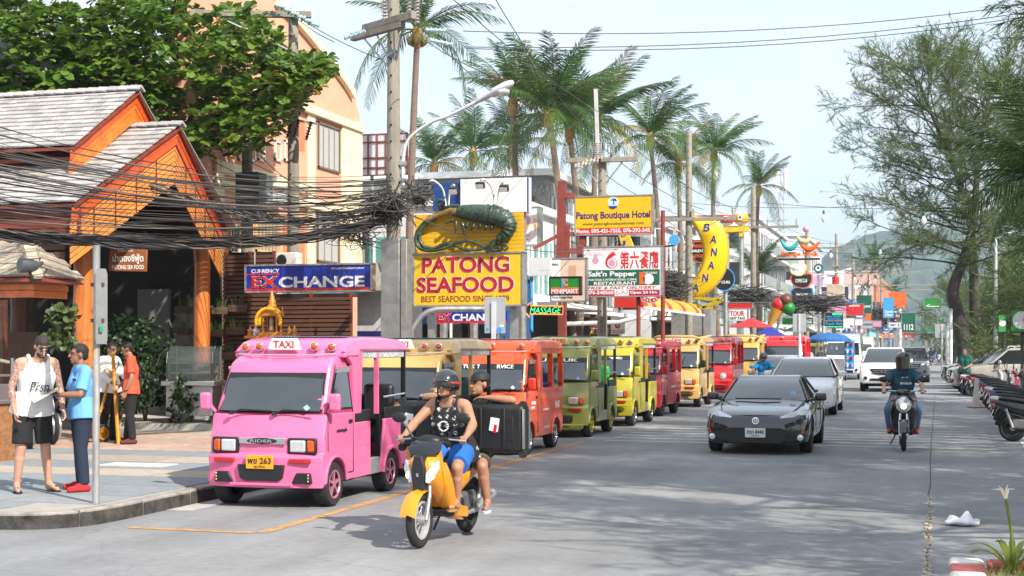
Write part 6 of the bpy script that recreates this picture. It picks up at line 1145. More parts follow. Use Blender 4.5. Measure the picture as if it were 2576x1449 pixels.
for i,(u,d,ci)in enumerate(((2322,118,3),(2342,128,3),(2362,150,1),(2300,105,3),(2352,170,2),(2378,150,4))):
 q=P(u,868,d);o=copy_tree(proto);o.location=(q.x,q.y,0);o.rotation_euler=(0,0,0);o['label']='far motorbike with rider, %s from the white pickup'%('second','third','fifth','first','fourth','sixth')[i];o['group']='far motorbikes riding towards the camera';FARB.append(q)
 for ch in o.children:
  if ch.name.split('.')[0]in('front_fairing','front_mudguard','rear_body'):setmat(ch,BC[ci])
  # traffic cone and plastic bag
q=G(2458,1026);cn=thing('traffic_cone','weathered white traffic cone beside the parked motorbikes','traffic cone',(q.x,q.y,0),.3);MB().lathe([(.17,.03),(.15,.1),(.06,.84),(.045,.86),(.035,.86)],20).build('cone',M('cone_white',(.5,.46,.42),.7,var=.2,dirt=.6),cn,smooth=40);MB().box((0,0,.018),(.46,.46,.036)).build('base',M('cone_base',(.38,.13,.06),.8,dirt=.4),cn,bevel=.01);MB().lathe([(.122,.3),(.102,.48)],20).build('band',M('cone_band',(.62,.6,.58),.6,dirt=.5),cn,smooth=40)
q=G(2424,1322);bg_=thing('plastic_bag','crumpled white plastic bag lying on the road','bag',(q.x,q.y,0));b=MB();b.ell((0,0,.04),(.17,.12,.045),22,12);b.ell((.02,.02,.075),(.06,.06,.045),14,8);b.ell((-.12,0,.04),(.07,.08,.045),14,8)
b.v=[(x+.012*math.sin(40*y+31*x),y+.01*math.sin(50*x),max(.004,z*(1+.25*math.sin(45*x+22*y))))for x,y,z in b.v];b.build('bag_skin',M('bag_film',(.75,.77,.8),.35,var=.1,scale=20),bg_,smooth=60)
q=PX(2340,949,-.1);lf=MB().prism([(-.1,0),(0,.03),(.1,0),(.02,-.03)],.01,.015,'xy').build('fallen_leaf',M('dry_leaf',(.4,.2,.06),.8));lf.location=(-.05,80.0*.6,0);tag(lf,'dry brown leaf lying on the road behind the scooter','leaf')
# ----- people: one continuous skin each, clothes as separate layers
STAND=dict(pel=(0,0,.95),chest=(0,0,1.27),neck=(0,.005,1.46),head=(0,-.025,1.615),shL=(-.175,.0,1.41),shR=(.175,0,1.41),elL=(-.235,.02,1.13),elR=(.235,.02,1.13),wrL=(-.245,-.05,.89),wrR=(.245,-.05,.89),hipL=(-.09,0,.92),hipR=(.09,0,.92),knL=(-.10,-.02,.50),knR=(.10,-.02,.50),anL=(-.105,.03,.085),anR=(.105,.03,.085),toL=(-.13,-.15,.03),toR=(.13,-.15,.03))
def remesh(b,vox,it=4,smooth_f=.5):
 o=b.build('skin_tmp',BLACK);m=o.modifiers.new('r','REMESH');m.mode='VOXEL';m.voxel_size=vox
 s=o.modifiers.new('s','SMOOTH');s.iterations=it;s.factor=smooth_f
 me=evaluated(o);bpy.data.objects.remove(o);me.materials.clear();me.polygons.foreach_set('use_smooth',[True]*len(me.polygons));return me
def lerp(a,b,t):return tuple(a[i]+(b[i]-a[i])*t for i in range(3))
def hand(b,wr,d,up,s,curl=.5,sc=1.):
 """palm plus five fingers; d: pointing direction, up: back of the hand, s: side of the thumb"""
 wr,d,up=Vector(wr),Vector(d).normalized(),Vector(up).normalized();up=(up-d*up.dot(d)).normalized();x=d.cross(up).normalized()*s
 for k,(o,L_)in enumerate(((.03,.070),(.010,.078),(-.010,.072),(-.03,.058))):
  p0=wr+d*.02+x*o*.7*sc;p1=wr+d*.085*sc+x*o*sc;b.caps(p0,p1,.015*sc,.0125*sc,8,2)
  a=curl*1.3;p2=p1+(d*math.cos(a)-up*math.sin(a))*L_*.5*sc;a*=1.9;p3=p2+(d*math.cos(a)-up*math.sin(a))*L_*.45*sc
  b.caps(p1,p2,.0105*sc,.0095*sc,8,2);b.caps(p2,p3,.0095*sc,.0085*sc,8,2)
 t0=wr+d*.03*sc+x*.025*sc;t1=t0+(d*.6+x*.75-up*.25).normalized()*.045*sc;t2=t1+(d*.85+x*.2-up*.4).normalized()*.035*sc;b.caps(t0,t1,.014*sc,.011*sc,8,2);b.caps(t1,t2,.011*sc,.009*sc,8,2)
def person(label,loc,rz,J=None,skin=(.42,.22,.14),shirt=None,sleeve=.5,pants=None,leg=1.,shoe=None,hair=(.012,.01,.009),hairs=1.,vox=.0095,sc=1.,grip=(.45,.45),build=1.,helmet=None,cap=None,group=None,look=0.,nod=0.,hands=True,skinmat=None,shirt2=None,flip=None,collar=True,beard=False,hd=None):
 j=dict(STAND);j.update(J or{});t=thing('person',label,'person',loc,rz,group);t.scale=(sc,)*3;V=lambda k:Vector(j[k]);B=build
 b=MB();up=(V('neck')-V('pel')).normalized();lat=(V('shR')-V('shL')).normalized();fwd=lat.cross(up)*-1;fwd=-fwd if fwd.y>0 and abs(fwd.y)>.3 else fwd
 def torso(b,g,lo=0.,hi=1.):
  pel,ch=V('pel'),V('chest');wa=pel.lerp(ch,.45)
  for s in(-1,1):
   b.caps(pel+lat*.075*s,wa+lat*.062*s*B,(.105*B+g),(.098*B+g),12);b.caps(wa+lat*.062*s*B,ch+lat*.082*s*B,.098*B+g,.112*B+g,12);b.caps(ch+lat*.082*s*B,(V('shL')if s<0 else V('shR'))*.72+V('neck')*.28,.108*B+g,.055*B+g,12)
  b.caps(V('shL')*.9+V('neck')*.1,V('shR')*.9+V('neck')*.1,.058*B+g,.058*B+g,12)
 torso(b,0);b.caps(V('neck')-up*.06,lerp(j['neck'],j['head'],.45),.058,.052,12)
 rot=Matrix.Rotation(look,3,'Z')@Matrix.Rotation(nod,3,'X');H=V('head');hh=lambda x,y,z:H+rot@Vector((x,y,z))
 b.ell(hh(0,.012,.03),(.074,.093,.093),14,10,rot);b.ell(hh(0,-.022,-.035),(.057,.062,.078),12,8,rot);b.caps(hh(0,-.085,.02),hh(0,-.108,-.022),.010,.015,8);b.ell(hh(0,-.068,-.085),(.028,.02,.022),8,6,rot);b.caps(hh(-.02,-.083,-.056),hh(.02,-.083,-.056),.0085,.0085,8)
 for s in(-1,1):b.ell(hh(s*.076,.012,-.005),(.012,.022,.033),8,6,rot);b.caps(hh(s*.045,-.072,.035),hh(s*.014,-.083,.033),.011,.012,6)
 for S in 'LR':
  sh,el,wr=V('sh'+S),V('el'+S),V('wr'+S);b.caps(sh,el,.052*B,.039*B,12);m_=el.lerp(wr,.3);b.caps(el,m_,.04*B,.042*B,12);b.caps(m_,wr,.042*B,.026,12)
  d=V('hd'+S)-wr if 'hd'+S in j else(wr-el);s=-1 if S=='L' else 1
  if hands:hand(b,wr,d,V('bk'+S)if 'bk'+S in j else lat*s+fwd*-.2,(1 if S=='R' else-1)*(1 if not flip else flip),grip[0 if S=='L' else 1])
  hp,kn,an,to=V('hip'+S),V('kn'+S),V('an'+S),V('to'+S);b.caps(hp,kn,.092*B,.058,12);c_=kn.lerp(an,.3);b.caps(kn,c_+(c_-kn).cross(lat).normalized()*-.012,.057,.056,12);b.caps(c_,an,.056,.036,12)
  fd=(to-an);b.caps(an+Vector((0,.03,-.035)),to,.036,.026,10);b.caps(an,lerp(an,to,.6),.038,.03,10)
 me=remesh(b,vox);me.materials.append(skinmat or M('skin_%02d%02d'%(skin[0]*99,skin[1]*99),skin,.5,var=.1,scale=12));o=bpy.data.objects.new('body',me);COL.objects.link(o);o.parent=t
 def cloth(name,b,m,vx=.011,it=6):me=remesh(b,vx,it);me.materials.append(m);o=bpy.data.objects.new(name,me);COL.objects.link(o);o.parent=t;return o
 if pants:
  b=MB();pel=V('pel');wa=pel.lerp(V('chest'),.22)
  for s,S in((-1,'L'),(1,'R')):
   b.tube([pel+lat*.07*s-up*.02,wa+lat*.062*s],[.125*B,.116*B],14);hp,kn,an=V('hip'+S),V('kn'+S),V('an'+S);g=.022
   b.caps(hp,hp.lerp(kn,.25),.105*B+g*.6,.10*B+g*.6,12)
   if leg<=.5:e=hp.lerp(kn,leg*2);b.tube([hp,hp.lerp(e,.5),e],[.105*B,.102*B,.10*B],14)
   else:
    e=kn.lerp(an,(leg-.5)*2);b.tube([hp,hp.lerp(kn,.5)],[.10*B,.088*B+.012],14);b.caps(hp.lerp(kn,.5),kn,.088*B+.01,.075,12);b.tube([kn,kn.lerp(e,.5),e],[.075,.072,.064],14);b.caps(kn,kn.lerp(e,.3),.075,.07,12)
  cloth('shorts' if leg<=.5 else 'trousers',b,pants)
 if shirt:
  b=MB();pel=V('pel');ch=V('chest');wa=pel.lerp(ch,.45);g=.017
  if sleeve>0:torso(b,g)
  else:
   for s in(-1,1):
    b.caps(pel+lat*.072*s,wa+lat*.062*s*B,.105*B+g,.098*B+g,12);b.tube([wa+lat*.062*s*B,ch+lat*.082*s*B,ch+lat*.078*s*B+up*.04],[.098*B+g,.112*B+g,.098*B+g],14)
    m_=V('neck')*.46+(V('shL')if s<0 else V('shR'))*.54;fw=Vector((0,-1,0));fw=(fw-up*fw.dot(up)).normalized()
    b.tube(cat_rom([ch+lat*.088*s*B+fw*(.075*B)-up*.02,ch+lat*.088*s*B+fw*(.078*B)+up*.07,m_+fw*.045+up*.042,m_-fw*.03+up*.045,ch+lat*.08*s*B-fw*(.1*B)+up*.06,ch+lat*.08*s*B-fw*(.09*B)-up*.03],4),.021,10)
   b.caps(ch+lat*-.06,ch+lat*.06,.112*B+g,.112*B+g,12);b.caps(ch+lat*-.07+up*.06,ch+lat*.07+up*.06,.09*B+g,.09*B+g,12)
  for s in(-1,1):b.tube([pel+lat*.098*s-up*.11,pel+lat*.085*s,pel+lat*.07*s+up*.12],[.15*B,.143*B,.122*B],16)
  if sleeve>0:
   for S in 'LR':
    sh,el,wr=V('sh'+S),V('el'+S),V('wr'+S)
    if sleeve<=.6:e=sh.lerp(el,sleeve*1.5);b.caps(sh,sh.lerp(e,.3),.068*B,.068*B,12);b.tube([sh,e],[.066*B,.072*B],14)
    else:e=el.lerp(wr,.9);b.caps(sh,el,.066*B,.056*B,12);b.caps(el,el.lerp(e,.2),.056*B,.054,12);b.tube([el,e],[.055,.046],14)
   b.tube([V('neck')-up*.05,V('neck')+up*.035],[.078,.068],14)
  b.tube([pel-up*.11,pel,pel+up*.12],[.152*B,.145*B,.125*B],16);cloth('shirt',b,shirt,vox if vox>.01 else.0085,8)
 for S in 'LR':
  an,to=V('an'+S),V('to'+S);d=(to-an);d.z=0;d.normalize()
  if shoe and shoe[0]=='shoe':b=MB();b.caps(an+Vector((0,.035,-.045)),to+Vector((0,0,.004)),.046,.036,12);b.caps(an-Vector((0,0,.02)),lerp(an,to,.5),.046,.036,12);cloth('shoe',b,shoe[1],.009,3)
  elif shoe:
   c=an.lerp(to,.5);z=to.z-.028;sd=Vector((-d.y,d.x,0));o_=MB();pts=[]
   for k in range(14):a=2*math.pi*k/14;pts.append(c+d*(.135*math.cos(a)+.005)+sd*(.048*math.sin(a)*(1+.15*math.cos(a))))
   o_.loft([[(p.x,p.y,z-.012)for p in pts],[(p.x,p.y,z+.008)for p in pts]]);f_=o_.build('flip_flop',shoe[1],t);q=to+d*-.03+Vector((0,0,.035));e1=c+sd*.046;e2=c-sd*.046
   MB().tube([(e1.x,e1.y,z),(q.x,q.y,q.z),(e2.x,e2.y,z)],.009,6).build('strap',shoe[2]if len(shoe)>2 else shoe[1],f_)
   # face and hair
 for s in(-1,1):
  MB().ell(hh(s*.03,-.0795,.012),(.012,.006,.0065),10,6,rot).build('eye',M('eye_dark',(.02,.015,.012),.25,var=0),t,smooth=60);MB().caps(hh(s*.046,-.077,.036),hh(s*.014,-.088,.034),.006,.006,6).build('eyebrow',M('brow',(.015,.012,.01),.8),t)
 MB().caps(hh(-.02,-.09,-.057),hh(.02,-.09,-.057),.0055,.0055,6).build('lips',M('lips',(.25,.09,.075),.5),t)
 if hair and not helmet:
  b=MB();hm=M('hair_%03d'%int(hair[0]*999),hair,.6,var=.4,scale=80,bump=.6,bscale=90);b.ell(hh(0,.022,.048),(.083*hairs,.098*hairs,.088*hairs),16,10,rot);b.ell(hh(0,.07,-.0),(.07,.045,.07),12,8,rot)
  me=remesh(b,.01,3);bm=bmesh.new();bm.from_mesh(me);ri=rot.inverted();dl=[f for f in bm.faces if(lambda q:q.y<-.035 and q.z<.075 or q.z<-.03 and q.y<.02 or q.z<-.075)(ri@(f.calc_center_median()-H))];bmesh.ops.delete(bm,geom=dl,context='FACES');bm.to_mesh(me);bm.free();me.materials.append(hm);o=bpy.data.objects.new('hair',me);COL.objects.link(o);o.parent=t
 if beard:b=MB();b.ell(hh(0,-.035,-.065),(.058,.06,.05),12,8,rot);o=b.build('beard',M('beard_brown',(.05,.03,.02),.8),t,smooth=60)
 if helmet:
  hc,full=helmet;n,k=20,10;b=MB();rings=[]
  for i in range(k+1):
   a=math.pi*.5*i/k*(1.28 if full else 1.06);rings.append([hh(.128*math.sin(a)*math.cos(2*math.pi*q/n),.02+.15*math.sin(a)*math.sin(2*math.pi*q/n),.03+.125*math.cos(a)-(.05*max(0,math.sin(2*math.pi*q/n))*math.sin(a)))for q in range(n)])
  b.loft(rings[::-1],cap=False);ho=b.build('helmet',hc,t,smooth=70);sm=ho.modifiers.new('thick','SOLIDIFY');sm.thickness=.02;sm.offset=-1
  if full==2:
   MB().loft([[hh(.122*math.sin(a),.012-.142*math.cos(a),z)for a in np.linspace(-1.35,1.35,12)]for z in(-.045,.0,.045,.07)],closed=False).build('visor',M('visor_mirror',(.03,.03,.035),.03,.4,var=0,coat=1.),t,smooth=70);MB().loft([[hh(.115*math.sin(a),-.005-.14*math.cos(a),z)for a in np.linspace(-1.7,1.7,12)]for z in(-.13,-.09,-.045)],closed=False).build('chin_bar',hc,t,smooth=70)
  else:
   pk=MB().loft([[hh(.118*math.sin(a)*w_,-.135*math.cos(a)*(1+f_)+.02,z)for a in np.linspace(-1.1,1.1,10)]for w_,f_,z in((1,0,.06),(1.02,.22,.045))],closed=False).build('peak',hc,t,smooth=70);sm=pk.modifiers.new('thick','SOLIDIFY');sm.thickness=.008
   MB().torus(hh(0,.02,.012),rot@Vector((0,.12,1)),.132,.009,24,6).build('rim_trim',SRD if full!=3 else BLACK,t);MB().tube([hh(-.085,.0,.01),hh(-.07,-.03,-.09),hh(0,-.045,-.125),hh(.07,-.03,-.09),hh(.085,0,.01)],.008,6).build('chin_strap',BLACK,t)
 if cap:
  b=MB();rings=[]
  for i in range(7):a=math.pi*.5*i/6;rings.append([hh(.092*math.sin(a)*math.cos(2*math.pi*q/18),.02+.108*math.sin(a)*math.sin(2*math.pi*q/18),.045+.09*math.cos(a))for q in range(18)])
  b.loft(rings[::-1],cap=False).build('cap',cap,t,smooth=70);MB().loft([[hh(.08*math.sin(a)*w_,.02-.1*math.cos(a)-f_,z)for a in np.linspace(-1.2,1.2,9)]for w_,f_,z in((1,0,.05),(.95,.07,.042))],closed=False).build('cap_peak',cap,t,smooth=70)
 t['_head']=0;del t['_head'];return t
def fab(name,c,**k):return M('fabric_'+name,c,.88,var=k.get('var',.1),scale=10,bump=.9,bscale=8,stretch=(1,1,.55))
TAN=(.46,.25,.17);BRN=(.27,.125,.075);BRN2=(.33,.165,.10);FLOP=M('flipflop_black',(.02,.02,.02),.7)
# tattooed skin: ink pattern on both arms
sk=M('skin_tattooed',(.5,.27,.19),.5,var=.1,scale=12)
def add_ink(m):
 nt=m.node_tree;bs=nt.nodes['Principled BSDF'];src=bs.inputs['Base Color'].links[0].from_socket;t=nt.nodes.new('ShaderNodeTexCoord');sx=nt.nodes.new('ShaderNodeSeparateXYZ');lk(nt,t.outputs['Object'],sx.inputs[0])
 ab=nt.nodes.new('ShaderNodeMath');ab.operation='ABSOLUTE';lk(nt,sx.outputs['X'],ab.inputs[0]);r=nt.nodes.new('ShaderNodeMapRange');[r.inputs[k].__setattr__('default_value',v)for k,v in(('From Min',.175),('From Max',.2))];lk(nt,ab.outputs[0],r.inputs['Value'])
 z1=nt.nodes.new('ShaderNodeMapRange');[z1.inputs[k].__setattr__('default_value',v)for k,v in(('From Min',.98),('From Max',1.02))];lk(nt,sx.outputs['Z'],z1.inputs['Value'])
 v=nt.nodes.new('ShaderNodeTexNoise');v.inputs['Scale'].default_value=22;v.inputs['Detail'].default_value=3;v.inputs['Distortion'].default_value=2.5;lk(nt,t.outputs['Object'],v.inputs['Vector']);c=nt.nodes.new('ShaderNodeMapRange');[c.inputs[k].__setattr__('default_value',q)for k,q in(('From Min',.47),('From Max',.53),('To Max',.75))];lk(nt,v.outputs['Fac'],c.inputs['Value'])
 m1=nt.nodes.new('ShaderNodeMath');m1.operation='MULTIPLY';lk(nt,r.outputs[0],m1.inputs[0]);lk(nt,z1.outputs[0],m1.inputs[1]);m2=nt.nodes.new('ShaderNodeMath');m2.operation='MULTIPLY';lk(nt,m1.outputs[0],m2.inputs[0]);lk(nt,c.outputs[0],m2.inputs[1])
 mi=nt.nodes.new('ShaderNodeMix');mi.data_type='RGBA';mi.inputs['B'].default_value=(.05,.055,.07,1);lk(nt,m2.outputs[0],mi.inputs['Factor']);lk(nt,src,mi.inputs['A']);lk(nt,mi.outputs['Result'],bs.inputs['Base Color'])
add_ink(sk)
ft=G(85,1240,SW)
p1=person('man in white tank top and black shorts looking down, arms tattooed',(ft.x,ft.y,SW+.012),R(50),dict(pel=(0,.04,.97),chest=(.02,-.03,1.29),neck=(.03,-.07,1.48),head=(.05,-.15,1.605),shL=(-.17,-.03,1.43),shR=(.21,-.05,1.43),elL=(-.26,-.06,1.15),elR=(.28,-.02,1.15),wrL=(-.24,-.13,.90),wrR=(.29,-.12,.90),hipL=(-.1,.04,.93),hipR=(.09,.04,.93),knL=(-.14,.0,.5),knR=(.13,.01,.5),anL=(-.17,.06,.085),anR=(.17,.03,.085),toL=(-.2,-.12,.03),toR=(.22,-.14,.03)),shirt=fab('white_tank',(.78,.78,.78)),sleeve=0,pants=fab('black_shorts',(.012,.012,.014)),leg=.46,shoe=('flop',FLOP),hair=(.03,.02,.015),hairs=.97,skinmat=sk,build=1.03,nod=.75,beard=True,sc=1.03,vox=.0085)
MB().tube([(-.02+.1,-.255,1.615),(.1,-.26,1.6)],.004,5);MB().torus((.29,-.115,.915),(.0,-.35,1),.033,.009,16,6).build('watch',BRUSH,p1)
lt=letters('Prsn',fab('ink_print',(.03,.03,.035)),p1,.02,1.17,.21,.11,-.152,.0,.3,name='shirt_print');lt.rotation_euler=(.0,0,0)
gl=MB()
for s in(-1,1):gl.ell((.05+s*.032,-.243,1.60),(.027,.01,.019),10,6)
gl.bar((.02,-.248,1.60),(.08,-.248,1.60),.006);gl.build('sunglasses',BLACK,p1)
ft=G(205,1236,SW)
p2=person('man in light blue shirt holding up a folded menu map',(ft.x,ft.y,SW+.012),R(-40),dict(head=(.0,-.035,1.59),neck=(0,0,1.44),chest=(0,-.01,1.25),shL=(-.175,0,1.39),shR=(.175,0,1.39),elL=(-.25,-.06,1.12),elR=(.25,-.09,1.13),wrL=(-.20,-.24,1.0),wrR=(.10,-.31,1.13),hdR=(.02,-.36,1.14),bkR=(.3,.3,-.6),anL=(-.16,.05,.085),anR=(.17,-.02,.085),knL=(-.13,.02,.5),knR=(.14,-.05,.5),toL=(-.19,-.13,.03),toR=(.2,-.2,.03)),skin=BRN,shirt=fab('sky_shirt',(.14,.37,.68)),sleeve=.55,pants=fab('dark_jeans',(.012,.022,.045)),leg=1.,shoe=('shoe',fab('red_shoe',(.45,.02,.03))),build=1.0,look=-.15,sc=.985,vox=.0085)
o=MB().torus((.11,-.3,1.12),(.6,-.5,.1),.032,.008,14,6).build('watch',BRUSH,p2)
mp_=thing('folded_map','open folded map held by the man in the light blue shirt','map',(0,0,0));mp_.location=p2.location;mp_.rotation_euler=(0,0,R(-40))
for k,(c_,x0)in enumerate(((M('map_print',(.42,.46,.4),.6,var=.6,scale=16),-.06),(M('map_print2',(.52,.52,.45),.6,var=.6,scale=13),.2))):
 q_=[(x0-.26,-.28+.02*k,1.17+.02*k),(x0,-.30-.02*k,1.19-.02*k),(x0+.03,-.60,1.03),(x0-.24,-.56,1.05)];MB().add(q_+[(x,y,z+.003)for x,y,z in q_],[(0,1,2,3),(7,6,5,4),(0,4,5,1),(1,5,6,2),(2,6,7,3),(3,7,4,0)]).build('map_leaf',c_,mp_)
MB().box((.12,-.122,1.30),(.1,.012,.03)).build('name_tag',BLACKP,p2)
ft=G(330,1118,SW);p3=person('man in orange polo shirt and black trousers looking down',(ft.x,ft.y,SW+.012),R(-62),dict(head=(0,-.07,1.60),wrR=(.23,-.08,.88),wrL=(-.12,-.2,.98),elL=(-.22,-.02,1.13),anL=(-.12,-.08,.085),toL=(-.14,-.26,.03)),skin=BRN2,shirt=fab('orange_polo',(.72,.09,.04)),sleeve=.5,pants=fab('black_trousers',(.012,.012,.014)),shoe=('shoe',fab('dark_red_shoe',(.1,.03,.03))),nod=.35,sc=1.0,vox=.011)
MB().tube([(-.08,.03,1.48),(0,-.085,1.46),(.08,.03,1.48)],.016,8).build('collar',fab('orange_polo',(0,0,0)),p3);MB().torus((.235,-.07,.91),(0,-.3,1),.034,.008,14,6).build('watch',BLACK,p3)
ft=G(275,1110,SW);p4=person('man in white shirt with cross body bag, back turned',(ft.x,ft.y,SW+.012),R(75),dict(head=(0,-.06,1.59),elR=(.24,-.1,1.13),wrR=(.2,-.3,1.05),elL=(-.23,-.1,1.12),wrL=(-.2,-.28,1.02),anL=(-.1,.12,.085),toL=(-.12,-.04,.03)),skin=BRN2,shirt=fab('white_shirt',(.72,.72,.74)),sleeve=.75,pants=fab('black_trousers',(0,0,0)),shoe=('shoe',fab('black_shoe',(.02,.02,.02))),nod=.2,vox=.011)
MB().tube([(.16,.12,1.42),(.0,.14,1.2),(-.17,.08,.98),(-.1,-.13,1.1),(.1,-.14,1.35),(.16,.0,1.46)],.012,6).build('bag_strap',BLACK,p4)
# ---- riders
SIT=dict(pel=(0,.27,.84),chest=(0,.17,1.13),neck=(0,.10,1.32),head=(0,.04,1.47),shL=(-.175,.12,1.27),shR=(.175,.12,1.27),elL=(-.30,-.02,1.10),elR=(.30,-.02,1.10),wrL=(-.31,-.22,1.0),wrR=(.31,-.22,1.0),hdL=(-.31,-.32,.99),hdR=(.31,-.32,.99),bkL=(0,0,1),bkR=(0,0,1),hipL=(-.1,.22,.82),hipR=(.1,.22,.82),knL=(-.19,-.15,.70),knR=(.19,-.15,.70),anL=(-.15,-.06,.37),anR=(.15,-.06,.37),toL=(-.16,-.24,.34),toR=(.16,-.24,.34))
BND=fab('bandana_black',(.014,.014,.016));l1=Vector(bk1.location)
def bandana():
 m=bpy.data.materials.new('fabric_bandana');m.use_nodes=True;nt=m.node_tree;bs=nt.nodes['Principled BSDF'];bs.inputs['Roughness'].default_value=.85;t=nt.nodes.new('ShaderNodeTexCoord');v=nt.nodes.new('ShaderNodeTexVoronoi');v.inputs['Scale'].default_value=13;v.inputs['Randomness'].default_value=.25
 mpn=nt.nodes.new('ShaderNodeMapping');mpn.inputs['Scale'].default_value=(1,.25,1);lk(nt,t.outputs['Object'],mpn.inputs['Vector']);lk(nt,mpn.outputs['Vector'],v.inputs['Vector']);r=nt.nodes.new('ShaderNodeMapRange');[r.inputs[k].__setattr__('default_value',q)for k,q in(('From Min',.26),('From Max',.3),('To Min',1),('To Max',0))];lk(nt,v.outputs['Distance'],r.inputs['Value'])
 n=nt.nodes.new('ShaderNodeTexNoise');n.inputs['Scale'].default_value=60;lk(nt,t.outputs['Object'],n.inputs['Vector']);r2=nt.nodes.new('ShaderNodeMapRange');[r2.inputs[k].__setattr__('default_value',q)for k,q in(('From Min',.48),('From Max',.52))];lk(nt,n.outputs['Fac'],r2.inputs['Value']);mm=nt.nodes.new('ShaderNodeMath');mm.operation='MULTIPLY';lk(nt,r.outputs[0],mm.inputs[0]);lk(nt,r2.outputs[0],mm.inputs[1])
 mi=nt.nodes.new('ShaderNodeMix');mi.data_type='RGBA';mi.inputs['A'].default_value=(.014,.014,.016,1);mi.inputs['B'].default_value=(.6,.6,.6,1);lk(nt,mm.outputs[0],mi.inputs['Factor']);lk(nt,mi.outputs['Result'],bs.inputs['Base Color']);return m
BL=fab('blue_shorts',(.015,.13,.5))
r1=person('scooter driver in black patterned tank top, blue shorts and helmet',tuple(l1),R(-3),SIT,skin=(.40,.2,.125),shirt=bandana(),sleeve=0,pants=BL,leg=.42,shoe=('flop',M('flop_tan',(.35,.2,.08),.6),M('flop_strap',(.06,.04,.03),.6)),hair=None,helmet=(M('helmet_dark',(.03,.032,.036),.15,var=.05,coat=.8),1),vox=.0085,grip=(.9,.9),build=1.08)
# white flower print on the chest
for k in range(14):a=2*math.pi*k/14;MB().prism(disc_poly(.045*math.cos(a),1.08+.045*math.sin(a),.012,.006,8),-.02,-.012).build('flower_print',WHITEP,r1)
PAS=dict(pel=(.02,.68,.86),chest=(.08,.62,1.15),neck=(.12,.57,1.33),head=(.16,.52,1.465),shL=(-.07,.60,1.28),shR=(.28,.58,1.27),elL=(-.37,.42,1.335),elR=(.54,.42,1.315),wrL=(-.14,.40,1.355),wrR=(.29,.40,1.34),hdL=(-.04,.4,1.35),hdR=(.19,.4,1.34),bkL=(0,0,1),bkR=(0,0,1),hipL=(-.08,.64,.84),hipR=(.12,.64,.84),knL=(-.24,.30,.68),knR=(.27,.30,.68),anL=(-.22,.42,.34),anR=(.29,.40,.33),toL=(-.24,.26,.28),toR=(.33,.24,.28))
r2=person('pillion passenger in black cap leaning over the black cases',tuple(l1),R(-3),PAS,skin=(.36,.18,.11),shirt=fab('dark_tee',(.02,.02,.024)),sleeve=.5,pants=fab('khaki_shorts',(.09,.075,.05)),leg=.42,shoe=('flop',M('flop_white',(.65,.67,.7),.6),M('flop_blue',(.05,.3,.6),.6)),hair=(.012,.01,.009),cap=M('cap_black',(.012,.013,.015),.7),vox=.0085,grip=(.3,.3),look=-.5)
CASE=M('case_black',(.008,.0085,.0095),.5,var=.2,scale=8,bump=.15)
for i,(x0,x1,z0,z1,y,lb)in enumerate(((-.60,-.12,.85,1.30,.40,'black hard case with white tags carried left of the driver'),(.03,.69,.81,1.28,.42,'long black hard case with silver edge carried right of the driver'))):
 cs=thing('hard_case',lb,'case',tuple(l1),R(-3));cx,cz=(x0+x1)/2,(z0+z1)/2
 MB().box((cx,y,cz),(x1-x0,.2,z1-z0)).build('shell',CASE,cs,bevel=.05,seg=3)
 for k in range(2):MB().box((x0+(x1-x0)*(.33+.36*k),y-.1,cz),(.03,.02,(z1-z0)*.86)).build('rib',CASE,cs,bevel=.008);MB().box((x0+(x1-x0)*(.25+.5*k),y-.098,cz),(.12,.012,(z1-z0)*.5)).build('panel',CASE,cs,bevel=.01)
 if i:MB().box((x1-.01,y,cz),(.018,.215,z1-z0-.08)).build('edge_trim',BRUSH,cs,bevel=.01)
 for k in range(2):MB().lathe([(.04,-.02),(.04,.02)],12,(x1-.02 if i else x0+.02,y-.06,z0-.005+k*(z1-z0)),'y').build('corner_wheel',RUBBER,cs)
 a_=MB().box((x0+(x1-x0)*(.22 if not i else.55),y-.108,cz+.04),(.09,.006,.13),ry=.15).build('paper_tag',WHITEP,cs);MB().box((x0+(x1-x0)*(.22 if not i else.55)+.01,y-.112,cz),(.03,.004,.08),ry=.15).build('red_tag',REDP,a_)
 MB().tube([(cx-.08,y,z1),(cx-.06,y,z1+.035),(cx+.06,y,z1+.035),(cx+.08,y,z1)],.012,6).build('handle',BLACK,cs)
l2=Vector(bk2.location);S2=dict(SIT);S2.update(knL=(-.24,-.1,.66),knR=(.24,-.1,.66),anL=(-.2,.02,.33),anR=(.2,.02,.33),toL=(-.23,-.16,.29),toR=(.23,-.16,.29),head=(0,.06,1.48),neck=(0,.12,1.32))
r3=person('rider in dark teal t-shirt, jeans and black full face helmet',tuple(l2),R(2),S2,skin=(.45,.24,.16),shirt=fab('teal_tee',(.025,.085,.13)),sleeve=.5,pants=fab('blue_jeans',(.09,.17,.27)),leg=1.,shoe=('shoe',fab('red_sneaker',(.5,.06,.04))),hair=None,helmet=(M('helmet_black',(.012,.012,.014),.12,var=0,coat=1.),2),vox=.011,grip=(.9,.9),sc=1.06)
letters('BROOKLYN',WHITEP,r3,.05,1.10,.18,.035,.025,.02,name='shirt_print');letters('↔',WHITEP,r3,.03,1.2,.12,.025,.01,.02,name='shirt_print')
l3=Vector(bk3.location);r4=person('rider in bright blue vest and dark helmet behind the coupe',tuple(l3),0,SIT,skin=BRN,shirt=fab('blue_vest',(.01,.22,.55)),sleeve=.55,pants=fab('dark_jeans',(0,0,0)),shoe=('shoe',fab('black_shoe',(0,0,0))),hair=None,helmet=(M('helmet_navy',(.02,.03,.06),.15,coat=.9),1),vox=.015,grip=(.8,.8),hands=True)
